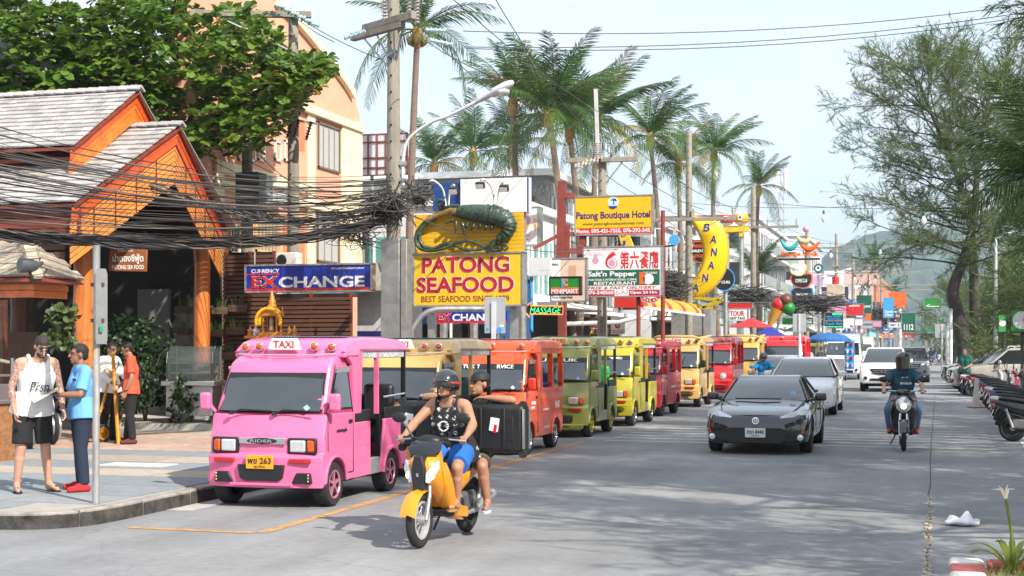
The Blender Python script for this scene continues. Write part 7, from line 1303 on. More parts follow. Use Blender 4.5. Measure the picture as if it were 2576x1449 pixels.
q=P(2085,868,73.4);person('drinks cart vendor in dark hat and floral shirt',(q.x-.35,q.y-.5,0),0,dict(wrL=(-.2,-.25,1.1),wrR=(.2,-.25,1.1)),skin=BRN,shirt=fab('floral_shirt',(.05,.06,.05),var=.8),pants=fab('dark_jeans',(0,0,0)),cap=M('cap_black',(0,0,0)),vox=.02,shoe=('shoe',fab('black_shoe',(0,0,0))))
q=P(2420,868,52);person('man in dark green t-shirt standing by the parked cars',(q.x+.1,q.y,0),R(-20),dict(wrL=(-.1,-.22,1.05),wrR=(.12,-.25,1.02)),skin=BRN2,shirt=fab('green_tee',(.01,.1,.09)),pants=fab('dark_jeans',(0,0,0)),vox=.015,shoe=('shoe',fab('black_shoe',(0,0,0))))
for u,d,sh_,lb in((1988,66,fab('white_tee',(.7,.7,.7)),'woman in white top and black skirt by the road sign'),(2005,65,fab('olive_dress',(.1,.1,.06)),'woman in dark olive dress by the road sign'),(2032,70,fab('white_shirt',(0,0,0)),'distant person in white shirt by the drinks cart')):
 q=P(u,868,d);person(lb,(q.x,q.y,SW if q.x<-8.2 else 0),0,dict(elR=(.28,-.1,1.3),wrR=(.15,-.2,1.5))if u==1988 else None,skin=TAN,shirt=sh_,pants=fab('black_shorts',(0,0,0)),leg=.4,hair=(.03,.015,.01),hairs=1.1,vox=.02,shoe=('shoe',fab('black_shoe',(0,0,0))))
for i,q in enumerate(FARB):person('far motorbike rider in dark jacket, %s from the white pickup'%('second','third','fifth','first','fourth','sixth')[i],(q.x,q.y,0),0,SIT,skin=BRN,shirt=fab(('far_black','far_navy','far_grey')[i%3],((.02,.02,.02),(.03,.04,.08),(.1,.1,.1))[i%3]),sleeve=.8,pants=fab('dark_jeans',(0,0,0)),hair=None,helmet=(M('helmet_black',(0,0,0)),3),vox=.025,hands=False,group='far motorbike riders',shoe=('shoe',fab('black_shoe',(0,0,0))))
# ----- palms: each frond a part that shares one of a few meshes
def frond_mesh(L_,droop,nl,seed,wid=.5,gap=1.):
 rs=np.random.RandomState(seed);v=[];f=[];rach=[]
 for i in range(13):
  t=i/12;rach.append(Vector((L_*t*(1-.18*droop*t),0,L_*(.34*t-(.34+.62*droop)*t*t))))
 b=MB().tube(rach,[.035*(1-.85*i/12)for i in range(13)],5,caps=False)
 for k in range(nl):
  t=.10+.9*(k+.5)/nl;i=min(int(t*12),11);p=rach[i].lerp(rach[i+1],t*12-i);d=(rach[i+1]-rach[i]).normalized();up=Vector((0,1,0)).cross(d)
  ll=wid*L_*(.35+.75*math.sin(math.pi*min(1,t*.92+.08))**.7)*rs.uniform(.8,1.1)*.62
  for s in(-1,1):
   if rs.rand()<.06:continue
   a=d*(.55+.25*t)+Vector((0,s,0))*rs.uniform(.75,1.)+up*rs.uniform(-.05,.2);a.normalize();g=Vector((0,0,-1));w_=.022*rs.uniform(.8,1.2)*gap
   m_=p+a*ll*.5+g*ll*.10;e=p+a*ll*.92+g*ll*rs.uniform(.25,.5);n=d*w_
   b.add([p-n*.6,p+n*.6,m_+n,e,m_-n],[(0,1,2,4),(4,2,3)])
 me=bpy.data.meshes.new('frond');me.from_pydata(b.v,[],b.f);me.update();return me
PLM=leafmat('palm_green',(.045,.11,.022),(.115,.19,.04),.35,.3);PLY_=leafmat('palm_yellowing',(.22,.2,.05),(.36,.26,.07),.5,.3);PLD=leafmat('palm_dark',(.03,.08,.022),(.075,.14,.036),.4,.25)
FR=[frond_mesh(3.3,d_,46,10+i,.33,1.15)for i,d_ in enumerate((.12,.35,.65,1.0))]
PBK=M('palm_bark',(.2,.15,.115),.9,var=.3,scale=3,bump=.8,bscale=10,stretch=(.3,.3,9));FIB=M('palm_fibre',(.33,.2,.08),.9,var=.4,scale=12)
def palm(label,foot,top,nf=18,size=1.,wind=.5,seed=0,r=.14,hang=0,dark=False):
 size*=.84;r*=.8
 rs=np.random.RandomState(seed);t=thing('coconut_palm',label,'palm tree',tuple(foot),0,'coconut palms');top=Vector(top)-Vector(foot);bend=Vector((rs.uniform(-.3,.3),0,0))
 pts=[Vector((top.x*k**1.5,top.y*k,top.z*k))+bend*math.sin(math.pi*k)for k in np.linspace(0,1,40)];rr=[(r*(1.35-.55*k)*(1+(.07 if i%2 else 0)))for i,k in enumerate(np.linspace(0,1,40))]
 MB().tube(pts,rr,10).build('trunk',PBK,t,smooth=30);MB().lathe([(r*.9,-.35),(r*1.7,-.1),(r*1.6,.15),(r*.6,.5)],12,top).build('crown_shaft',FIB,t,smooth=50)
 for i in range(nf):
  az=2*math.pi*(i*.382+rs.uniform(-.03,.03));el=rs.uniform(-.2,.9)if i>nf*.5 else rs.uniform(.7,1.4)
  k=0 if el>.8 else 1 if el>.45 else 2 if el>.1 else 3;sc=size*rs.uniform(.82,1.08);dv=Vector((math.cos(az)*math.cos(el),math.sin(az)*math.cos(el),math.sin(el)));dv=(dv+Vector((wind*.5,-.1*wind,0))).normalized();az2,el2=math.atan2(dv.y,dv.x),math.asin(dv.z)-.2
  m_=Matrix.Translation(top+Vector((0,0,.2)))@Matrix.Rotation(az2,4,'Z')@Matrix.Rotation(-el2,4,'Y')@Matrix.Rotation(rs.uniform(-.5,.5),4,'X')@Matrix.Scale(sc,4)
  share(FR[k],'frond',(PLY_ if(rs.rand()<.04 or el<-.05 and rs.rand()<.4)else PLD if dark or rs.rand()<.3 else PLM),t,m_)
 for i in range(hang):a=6.28*i/max(1,hang);MB().ell(top+Vector((.22*math.cos(a),.22*math.sin(a),-.15)),(.12,.12,.15),10,7).build('coconut',M('coconut',(.2,.17,.05),.6),t,smooth=60)
 return t
def palmuv(label,u,v0,d,vt,nf=18,size=1.,wind=.5,seed=0,r=.14,lean=0,**k):tp=P(u,vt,d);palm(label,(tp.x-lean,tp.y,0),tuple(tp),nf,size,wind,seed,r,**k)
palmuv('tall palm with curved fronds behind the main power pole',1050,868,44,92,15,1.05,.15,1,.135,.3,hang=5)
palmuv('tall windblown palm left of the palm group',1290,868,52,268,22,1.05,.3,2,.15,-.4,dark=True);palmuv('tallest windblown palm of the palm group',1382,868,50,300,26,1.2,.25,3,.15,-.9);palmuv('palm with yellowing low fronds beside the tallest palm',1433,868,53,335,22,1.05,.35,4,.15,-.2);palmuv('palm crown right behind the wide cross arm',1502,868,56,315,22,1.1,.3,5,.14,0,dark=True)
palmuv('windblown palm between two power poles',1636,868,62,355,22,1.1,.55,6,.14,-.3);palmuv('palm with fan of fronds above the banana',1796,868,74,395,22,1.05,.4,7,.15,-.4);palmuv('low palm left of the concrete lamp pole',1706,868,66,425,18,.95,.2,8,.14,.2);palmuv('palm above the pool ball signs',1908,868,84,480,18,.95,.2,9,.15,-.3)
palmuv('short bushy palm behind the blue billboard',1092,868,62,425,18,1.0,.1,10,.14,0,dark=True);palmuv('short palm behind the white billboard',1190,868,60,395,18,1.0,.2,11,.14,0,dark=True);palmuv('low palm behind the prawn sign',1285,868,66,385,18,1.05,-.1,12,.14,0,dark=True)
palmuv('drooping palm below the power line in front of the white building',1905,868,88,700,14,.95,0,13,.12,0);palmuv('far palm in front of the hazy hill',2202,868,180,655,16,1.15,0,14,.16,0);palmuv('far drooping palm by the pink roof',2245,868,190,740,14,1.1,.3,15,.16,0);palmuv('small far palm under the hill',2328,868,230,790,12,1.0,0,16,.15,0)
tp=P(2640,480,33);palm('close coconut palm whose fronds hang in from the right edge',(tp.x+.6,tp.y,0),tuple(tp),26,1.05,-.35,21,.16)
# ----- sea almond tree: whorls of big rounded leaves on layered branches
def leaf_mesh():
 b=MB();pr=((0,.0),(.25,.22),(.55,.36),(.8,.38),(.95,.25),(1.0,0));l=[(x,y*.9,.10*math.sin(x*2.6)+abs(y)*.25)for x,y in pr];r=[(x,-y*.9,.10*math.sin(x*2.6)+abs(y)*.25)for x,y in pr];m_=[(x,0,.10*math.sin(x*2.6))for x,y in pr]
 for i in range(5):b.add([m_[i],m_[i+1],l[i+1],l[i]],[(0,1,2,3)]if i else[(0,1,2)]);b.add([m_[i],r[i],r[i+1],m_[i+1]],[(0,1,2,3)]if i else[(0,2,3)])
 bm=bmesh.new();me=bpy.data.meshes.new('leaf');me.from_pydata(b.v,[],b.f);bm.from_mesh(me);bmesh.ops.remove_doubles(bm,verts=bm.verts,dist=1e-5);bm.to_mesh(me);bm.free();me.polygons.foreach_set('use_smooth',[True]*len(me.polygons));return me
LF=leaf_mesh();ALM=leafmat('almond_leaf',(.05,.12,.015),(.19,.30,.045),.3,.38);ALY=leafmat('almond_leaf_old',(.25,.2,.02),(.3,.1,.03),.4,.3)
lv=np.array([v.co[:]for v in LF.vertices]);lfs=[tuple(p.vertices)for p in LF.polygons]
def scatter(mats,name,m,parent,base=lv,faces=lfs):
 n=len(mats);nv=len(base);V_=np.empty((n*nv,3));F_=[]
 for i,q in enumerate(mats):a=np.array(q);V_[i*nv:(i+1)*nv]=base@a[:3,:3].T+a[:3,3];F_+=[tuple(x+i*nv for x in f)for f in faces]
 me=bpy.data.meshes.new(name);me.from_pydata(V_.tolist(),[],F_);me.update();me.polygons.foreach_set('use_smooth',[True]*len(me.polygons));o=bpy.data.objects.new(name,me);COL.objects.link(o);o.parent=parent;me.materials.append(m);return o
af=Vector((-18.2,30.5,0));al=thing('sea_almond_tree','broad sea almond tree with big glossy leaves above the restaurant roof','tree',tuple(af));rs=np.random.RandomState(3)
BKA=M('almond_bark',(.1,.08,.06),.9,var=.4,bump=.6,bscale=14);MB().tube([(0,0,0),(.1,0,2),(0,.1,4),(.1,0,6.2)],[.34,.28,.25,.2],12).build('trunk',BKA,al,smooth=60)
mats=[]
def tree_env(u,v):
 top=np.interp(u,[-200,0,60,120,200,300,420,520,600,660,700,740,830],[-40,-20,-10,30,0,-10,-5,20,12,40,90,140,150]);bot=np.interp(u,[-200,0,180,300,400,460,520,600,650,700,760,830],[330,320,330,330,345,400,405,390,380,335,260,180]);return top,bot
whorls=[]
for k in range(2900):
 u=rs.uniform(-160,828);tp_,bt_=tree_env(u,0);v=rs.uniform(tp_,bt_);d=rs.uniform(28.3,34.5);lay=math.sin(v*.055+u*.006+1.3*math.sin(u*.011)+d*.8)
 if lay<-.6 and rs.rand()<.7:continue
 hole=(abs(u-488)<26 and abs(v-255)<24)or(abs(u-150)<18 and abs(v-170)<12)
 if hole:continue
 whorls.append(P(u,v,d)-af)
for k in range(350):whorls.append(P(rs.uniform(-400,500),rs.uniform(-120,-10),rs.uniform(29,36))-af)
for p in whorls:
 ax=Vector((rs.uniform(-.5,.5),rs.uniform(-.6,.2),1)).normalized();n=rs.randint(6,10)
 for j in range(n):
  a=2*math.pi*j/n+rs.uniform(-.3,.3);q=Matrix.Translation(p+Vector(rs.normal(0,.03,3)))@ax.to_track_quat('Z','Y').to_matrix().to_4x4()@Matrix.Rotation(a,4,'Z')@Matrix.Rotation(rs.uniform(-.55,.5),4,'Y')@Matrix.Rotation(rs.uniform(-.4,.4),4,'X')@Matrix.Scale(rs.uniform(.15,.27),4);mats.append(q)
cam_l=Vector((0,0,CAMZ))-af;order=sorted(range(len(mats)),key=lambda i:(mats[i].translation-cam_l).length);vis=[i for i in order if-13<mats[i].translation.x+af.x<-8 or True]
near=set(order[:300]);
for i in list(near):share(LF,'leaf',ALY if rs.rand()<.05 else ALM,al,mats[i])
rest=[mats[i]for i in range(len(mats))if i not in near];cut_=int(len(rest)*.96)
o=scatter(rest[:cut_],'crown',ALM,al);o['kind']='stuff';o=scatter(rest[cut_:],'old_leaves',ALY,al);o['kind']='stuff'
for k in range(26):p=whorls[rs.randint(len(whorls))];s_=Vector((0,0,5.2+rs.uniform(0,1)));MB().tube([s_,s_.lerp(p,.5)+Vector((0,0,.25)),p],[.1,.06,.02],6).build('branch',BKA,al)
# ----- casuarinas: feathery beach trees on the right
CAS=leafmat('casuarina_needle',(.07,.12,.032),(.17,.215,.07),.6,.35);CBK=M('casuarina_bark',(.055,.045,.04),.9,var=.4,scale=5,bump=.8,bscale=8)
def sprig(seed,n=15,L_=.75):
 rs=np.random.RandomState(seed);v=[];f=[]
 for k in range(n):
  t=k/n;p=np.array([L_*t*.8,0,-.18*t*t*L_]);a=rs.uniform(-.9,.9);e=rs.uniform(-.6,.35);l=L_*rs.uniform(.22,.42);d=np.array([math.cos(a)*math.cos(e),math.sin(a)*math.cos(e),math.sin(e)-.25]);q=p+d*l;w_=np.cross(d,rs.normal(size=3));w_=w_/(np.linalg.norm(w_)+1e-6)*.0105*rs.uniform(.8,1.6);i=len(v);v+=[p-w_,p+w_,q];f.append((i,i+1,i+2))
 return np.array(v),f
SPR=[sprig(40+i)for i in range(4)]
def casuarina(label,foot,H,spread,seed,nb=42,tw=3,trunk=(),r=.4,dens=1.,sc=1.,low=.3,crown='crown',bias=(0,0)):
 rs=np.random.RandomState(seed);t=thing('casuarina_tree',label,'tree',tuple(foot),0,'casuarina trees on the beach side');pts=cat_rom(trunk or[(0,0,0),(rs.uniform(-.2,.2),0,H*.3),(rs.uniform(-.5,.5),0,H*.6),(rs.uniform(-.6,.6),0,H*.95)],8);n=len(pts)
 MB().tube(pts,[r*(1.15-1.05*(i/(n-1))**.8)+.02 for i in range(n)],12).build('trunk',CBK,t,smooth=60);ms=[[],[],[],[]];lim=MB()
 for k in range(nb):
  h=low+(1-low)*(k+.5)/nb;i=min(int(h*(n-1)),n-2);p=pts[i].lerp(pts[i+1],h*(n-1)-i);az=k*2.4+rs.uniform(-.4,.4);L_=spread*(.4+.6*math.sin(math.pi*min(1,.18+.8*(h-low)/(1-low))))*rs.uniform(.7,1.15);up=rs.uniform(.15,.75)*(1.1 if h>.6 else.55)
  d=Vector((math.cos(az)+bias[0],math.sin(az)+bias[1],up));d.normalize();br=[p];q=p.copy();dd=d.copy()
  for s_ in range(7):dd=(dd+Vector(rs.normal(0,.10,3))+Vector((0,0,.05 if h>.5 else-.02))).normalized();q=q+dd*L_/7;br.append(q.copy())
  lim.tube(br,[(.055*sc*(1-.88*x/7)+.006)*(1.3-.7*h)for x in range(8)],6,caps=False)
  for x in range(int(30*dens)):
   f_=rs.uniform(.22,1.03)**.8;m_=min(int(f_*7),6);pp=br[m_].lerp(br[m_+1],min(1,f_*7-m_));dv=(br[m_+1]-br[m_]).normalized()+Vector(rs.normal(0,.55,3));tl=rs.uniform(.3,1.15)*sc;e=pp+dv.normalized()*tl
   lim.tube([pp,e],[.007,.004],3,caps=False)
   for y in range(tw):
    c_=pp.lerp(e,rs.uniform(.25,1))+Vector(rs.normal(0,.08,3));dq=(dv.normalized()+Vector(rs.normal(0,.5,3))).normalized();ms[rs.randint(4)].append(Matrix.Translation(c_)@dq.to_track_quat('X','Z').to_matrix().to_4x4()@Matrix.Rotation(rs.uniform(0,6.3),4,'X')@Matrix.Scale(rs.uniform(.7,1.25)*sc,4))
 lb=lim.build('limbs',CBK,t,smooth=60);lb['kind']='stuff'
 V_=[];F_=[];off=0
 for(bv,bf),mm in zip(SPR,ms):
  for q in mm:a=np.array(q);V_.append(bv@a[:3,:3].T+a[:3,3]);F_+=[(x[0]+off,x[1]+off,x[2]+off)for x in bf];off+=len(bv)
 V_=np.concatenate(V_);me=bpy.data.meshes.new('crown');me.from_pydata(V_.tolist(),[],F_);me.update();me.materials.append(CAS);o=bpy.data.objects.new('crown',me);COL.objects.link(o);o.parent=t;o['kind']='stuff';return t
def cz(u,v,d,f):q=P(u,v,d);return(q.x-f.x,q.y-f.y,q.z)
D1=76;f1=P(2440,868,D1);f1.z=0
casuarina('big leaning casuarina with forked dark trunk behind the parked cars',f1,17,7.2,5,50,3,[(0,0,0),cz(2412,800,D1,f1),cz(2398,730,D1,f1),cz(2425,650,D1,f1),cz(2448,560,D1,f1),cz(2458,440,D1,f1),cz(2475,310,D1,f1),cz(2490,230,D1,f1)],.38,.85,1.1,.38,bias=(-.35,0))
f2=P(2456,868,D1+2);f2.z=0;casuarina('upright casuarina trunk beside the big leaning one',f2,16,6,6,40,3,[(0,0,0),cz(2452,780,D1+2,f2),cz(2448,660,D1+2,f2),cz(2440,560,D1+2,f2),cz(2400,420,D1+2,f2),cz(2345,290,D1+2,f2),cz(2310,200,D1+2,f2)],.3,.85,1.05,.45,bias=(-.2,0))
f3=P(2462,868,D1-3);f3.z=0;casuarina('casuarina leaning far to the right over the parking',f3,13,5,7,30,3,[(0,0,0),cz(2490,780,D1-3,f3),cz(2530,680,D1-3,f3),cz(2580,600,D1-3,f3),cz(2620,480,D1-3,f3),cz(2640,330,D1-3,f3)],.3,.85,1.,.4)
# the rest of the row, nearer than the frame shows: these shade the road
ROW=[]
for i,(x,y,h)in enumerate(((6.2,44,14),(7.0,30,13.5),(6.6,19,14),(7.2,11,13.5),(6.8,-6,14.5),(8,-16,15),(9.6,36,14.5),(9.8,24,14),(9.6,14.5,14.5))):
 lb_='casuarina of the beach row, %s beyond the right edge'%('first','second','third','fourth','fifth','sixth','seventh','eighth','ninth')[i]
 if i<3:ROW.append((casuarina(lb_,(x,y,0),h,4.6,60+i,34,3,r=.3,dens=1.0,sc=1.3,low=.25),h))
 else:o,h0=ROW[i%3];c_=copy_tree(o);c_.location=(x,y,0);c_.rotation_euler=(0,0,1.7*i);c_.scale=(1,1,h/h0);c_['label']=lb_
for i,(u,d,h,s_)in enumerate(((2500,96,5,2.6),(2550,90,6,3),(2400,130,7,3),(2600,60,4,2.2))):
 q=P(u,868,d);casuarina('dense low beach tree behind the parked cars, %s one'%('middle','tall right','far left','nearest right')[i],(q.x,q.y,0),h,s_,80+i,18,3,r=.15,dens=.7,sc=1.3,low=.12)
 # ----- shrubs in the restaurant, island planting
def shrub(label,c,rx,rz_,n,m,seed,name='leafy_shrub',size=.1):
 rs=np.random.RandomState(seed);t=thing(name,label,'shrub',tuple(c));ms=[]
 for k in range(n):
  a,e,r_=rs.uniform(0,6.28),rs.uniform(-.9,1.5),rs.uniform(.5,1)**.5;p=Vector((rx*r_*math.cos(a)*math.cos(e),rx*r_*math.sin(a)*math.cos(e),rz_+rz_*r_*math.sin(e)));p*=1+.15*math.sin(5*a+3*e)
  ms.append(Matrix.Translation(p)@Vector(rs.normal(0,1,3)+np.array([0,-.3,.8])).to_track_quat('Z','Y').to_matrix().to_4x4()@Matrix.Rotation(rs.uniform(0,6),4,'Z')@Matrix.Scale(size*rs.uniform(.6,1.3),4))
 o=scatter(ms,'foliage',m,t);o['kind']='stuff';b=MB()
 for k in range(6):a=rs.uniform(0,6.28);b.tube([(0,0,0),(rx*.3*math.cos(a),rx*.3*math.sin(a),rz_),(rx*.6*math.cos(a),rx*.6*math.sin(a),rz_*1.5)],[.03,.02,.01],5)
 o=b.build('stems',BKA,t);o['kind']='stuff';return t
SHR_=leafmat('shade_dark_shrub_leaf',(.012,.035,.01),(.035,.075,.02));  # leaf greens lowered so the colour carries the shade among the posts
for i,(u,v,d,rx,rz_)in enumerate(((300,850,28.5,.75,.95),(365,845,29,.6,.95),(258,860,28,.5,.8))):q=P(u,868,d);shrub('dark green shrub behind the restaurant posts, %s one'%('widest','right hand','left hand')[i],(q.x,q.y,.3),rx,rz_,900,SHR_,90+i,size=.11)
for i,(u,v)in enumerate(((158,820),(155,880))):q=P(u,v,25);shrub('orchid clump on the post behind the tank top man, %s'%('upper','lower')[i],tuple(q),.18,.16,90,leafmat('orchid_leaf',(.08,.13,.04),(.16,.2,.08)),95+i,'orchid_clump',.16)
q=P(457,868,28.2);shrub('small potted shrub beside the menu stand',(q.x,q.y,.3),.25,.4,160,SHR_,99,size=.12)
q=P(2568,868,50);
for i,(u,d)in enumerate(((2545,82),)):q=P(u,868,d);shrub('leafy hedge shrub by the green notice boards, %s'%('near','nearest','far')[2],(q.x,q.y,0),1.0,1.1,900,leafmat('hedge_leaf',(.05,.12,.02),(.14,.22,.05)),110+i,size=.2)
rs=np.random.RandomState(8);b=MB()
for k in range(2600):
 x,y=rs.uniform(.45,2.2),rs.uniform(7,11.3);h=rs.uniform(.05,.16);a=rs.uniform(0,6.28);e=Vector((x+math.cos(a)*h*.7,y+math.sin(a)*h*.7,.15+h));b.add([(x-.004,y,.14),(x+.004,y,.14),tuple(e)],[(0,1,2)])
o=b.build('island_grass',leafmat('grass_blade',(.08,.14,.02),(.2,.26,.05)));tag(o,'tufts of green grass inside the kerbed island','grass',kind='stuff')
q=G(2545,1440,.15);li=thing('spider_lily','spider lily with strap leaves and a white flower in the kerbed island','plant',(q.x,q.y,.15));LIL=leafmat('lily_leaf',(.09,.17,.02),(.28,.3,.04),.35,.35)
for k in range(17):
 a=rs.uniform(0,6.28);l=rs.uniform(.3,.48);d=Vector((math.cos(a),math.sin(a),0));pts=[d*l*t*.8+Vector((0,0,l*(1.15*t-.75*t*t)))for t in np.linspace(0,1,6)];sd=Vector((-d.y,d.x,0));bb=MB().loft([[p-sd*w_,p+Vector((0,0,-.006)),p+sd*w_]for p,w_ in zip(pts,(.012,.022,.026,.023,.015,.002))],closed=False);bb.build('strap_leaf',LIL,li,smooth=60)
st_=[(0,0,0),(.0,.02,.3),(-.04,.03,.55)];MB().tube(st_,.011,8).build('flower_stalk',LIL,li,smooth=60)
for k in range(6):a=k*1.05;MB().tube([(-.04,.03,.55),(-.05+.03*math.cos(a),.03+.03*math.sin(a),.62),(-.06+.08*math.cos(a),.03+.08*math.sin(a),.62+.03*math.sin(k*2))],[.012,.006,.002],6).build('petal',M('petal_white',(.8,.75,.6),.5),li)
# ----- shops and buildings down the street
def block(label,X,y0,y1,H,wall,floors,wn=None,bay=3.,depth=9,balc=False,roof=None,name='street_building',end=True):
 t=thing(name,label,'building',(X,y0,0));L_=y1-y0;MB().box2((-depth,0,0),(0,L_,H)).build('wall',wall,t);fh=(H-3.4)/max(1,floors-1)if floors>1 else 3
 MB().box2((-depth-.15,-.15,H),(.2,L_+.15,H+.25)).build('parapet',roof or wall,t);MB().box2((.004,.1,.2),(.06,L_-.1,3.0)).build('shop_front',DARKIN,t);MB().box2((.0,-.05,3.05),(1.6,L_,3.2)).build('shop_canopy',roof or SWH,t)
 for f in range(floors-1):
  z=3.6+f*fh
  for k in range(max(1,int(L_/bay))):
   y=(k+.5)*L_/max(1,int(L_/bay));o=MB().box2((.005,y-bay*.36,z),(.03,y+bay*.36,z+fh*.62)).build('window',wn or GLASS,t);MB().box2((.031,y-.04,z),(.08,y+.04,z+fh*.62)).build('mullion',SWH,o)
  if end:
   for k in range(3):x=-depth*(.16+.3*k);o=MB().box2((x-.9,-.03,z),(x+.9,-.005,z+fh*.6)).build('window',wn or GLASS,t);MB().box2((x-.04,-.07,z),(x+.04,-.031,z+fh*.6)).build('mullion',SWH,o)
  if balc:MB().box2((.0,0,z-.35),(1.1,L_,z-.2)).build('balcony_slab',SWH,t);MB().box2((1.05,0,z-.2),(1.1,L_,z+.6)).build('balcony_rail',M('rail_glass',(.3,.35,.33),.3),t)
 return t
WB=M('white_building',(.6,.6,.61),.8,var=.08,scale=.6,dirt=.12);GB=M('grey_building',(.2,.2,.2),.8,var=.15,scale=.6);PB=M('pink_building',(.55,.3,.36),.8,var=.08);BB=M('beige_building',(.5,.45,.4),.8,var=.1);GG=M('green_glass',(.12,.3,.28),.1,var=.3,scale=1.5)
block('glazed green shop with white frames behind the ice cream box',-12.6,43,51,6.3,WB,2,GG,1.2,6,roof=SWH);block('dark grey block with white roof edge behind the hotel sign',-14,53,66,8.4,GB,3,GLASS,2.4,roof=SWH);block('white shop row with balconies behind the banana',-12.8,68,90,7.8,WB,3,GLASS,2.6,balc=True);block('white three storey hotel right of the pool balls',-11.6,98,124,10.8,WB,4,GLASS,3,10,True);block('white annexe with flat roof behind the banana walk signs',-10.4,128,150,11.5,WB,3,GLASS,4,10);block('pink low shop building down the street',-9.6,152,182,7.2,PB,2,GLASS,4,8);block('white office with advert boards on its roof',-9.0,186,232,10.5,WB,3,GLASS,4,9);block('beige hotel block far down the street',-8.6,240,330,13,BB,4,GLASS,5,10);block('farthest white building near the end of the road',-8,340,480,14,WB,4,GLASS,6,10)
q=P(2265,868,235);t=thing('red_roof_house','house with salmon red hipped roof under the hill','building',(q.x-3,q.y,0));MB().box2((-7,0,0),(3,12,9)).build('wall',WB,t);MB().loft([[(-8,-1,9),(4,-1,9),(4,13,9),(-8,13,9)],[(-4,5,13),(0,5,13),(0,7,13),(-4,7,13)]]).build('roof',M('salmon_roof',(.55,.16,.1),.8),t)
# concrete shop front, awnings and parasols behind the taxis
for i,(u,v,d,w_,c_,lb)in enumerate(((1890,800,68,3.2,SRD,'red shop awning beside the tour sign'),(1960,830,76,3,SWH,'white market parasol by the road sign'),(2010,815,88,3,SGR,'green shop awning behind the road sign'),(2235,838,140,3,SOR,'orange market parasol far down the street'),(2190,835,118,3,M('sign_mint',(.2,.5,.35),.5),'mint green market parasol down the street'),(1935,822,70,2.5,SBL,'blue shop awning beside the ice cream cone'))):
 q=P(u,v,d);t=thing('market_canopy',lb,'canopy',(q.x,q.y,0));MB().loft([[(w_*.36*math.cos(a),w_*.36*math.sin(a),q.z-.45)for a in np.linspace(.4,6.68,8,endpoint=False)],[(.05*math.cos(a),.05*math.sin(a),q.z)for a in np.linspace(.4,6.68,8,endpoint=False)]]).build('cloth',c_,t);MB().tube([(0,0,0),(0,0,q.z)],.05,8).build('pole',STEEL,t)
for i,(u,d)in enumerate(((1610,50),(1640,54),(1690,60))):
 q=P(u,868,d);t=thing('clothes_rack','rack of dark clothes outside the shop, %s'%('first','second','third')[i],'rack',(q.x,q.y,SW))
 for k in range(7):MB().box((0,-.6+k*.2,1.5),(.5,.12,.8)).build('garment',fab('gar%d'%k,[(.02,.02,.02),(.3,.02,.04),(.03,.1,.3),(.1,.3,.1),(.4,.4,.4),(.35,.2,.05),(.05,.05,.1)][k]),t,bevel=.03)
 MB().bar((0,-.7,1.95),(0,.7,1.95),.03).build('rail',STEEL,t);MB().bar((0,-.7,0),(0,-.7,1.95),.03).build('leg',STEEL,t);MB().bar((0,.7,0),(0,.7,1.95),.03).build('leg',STEEL,t)
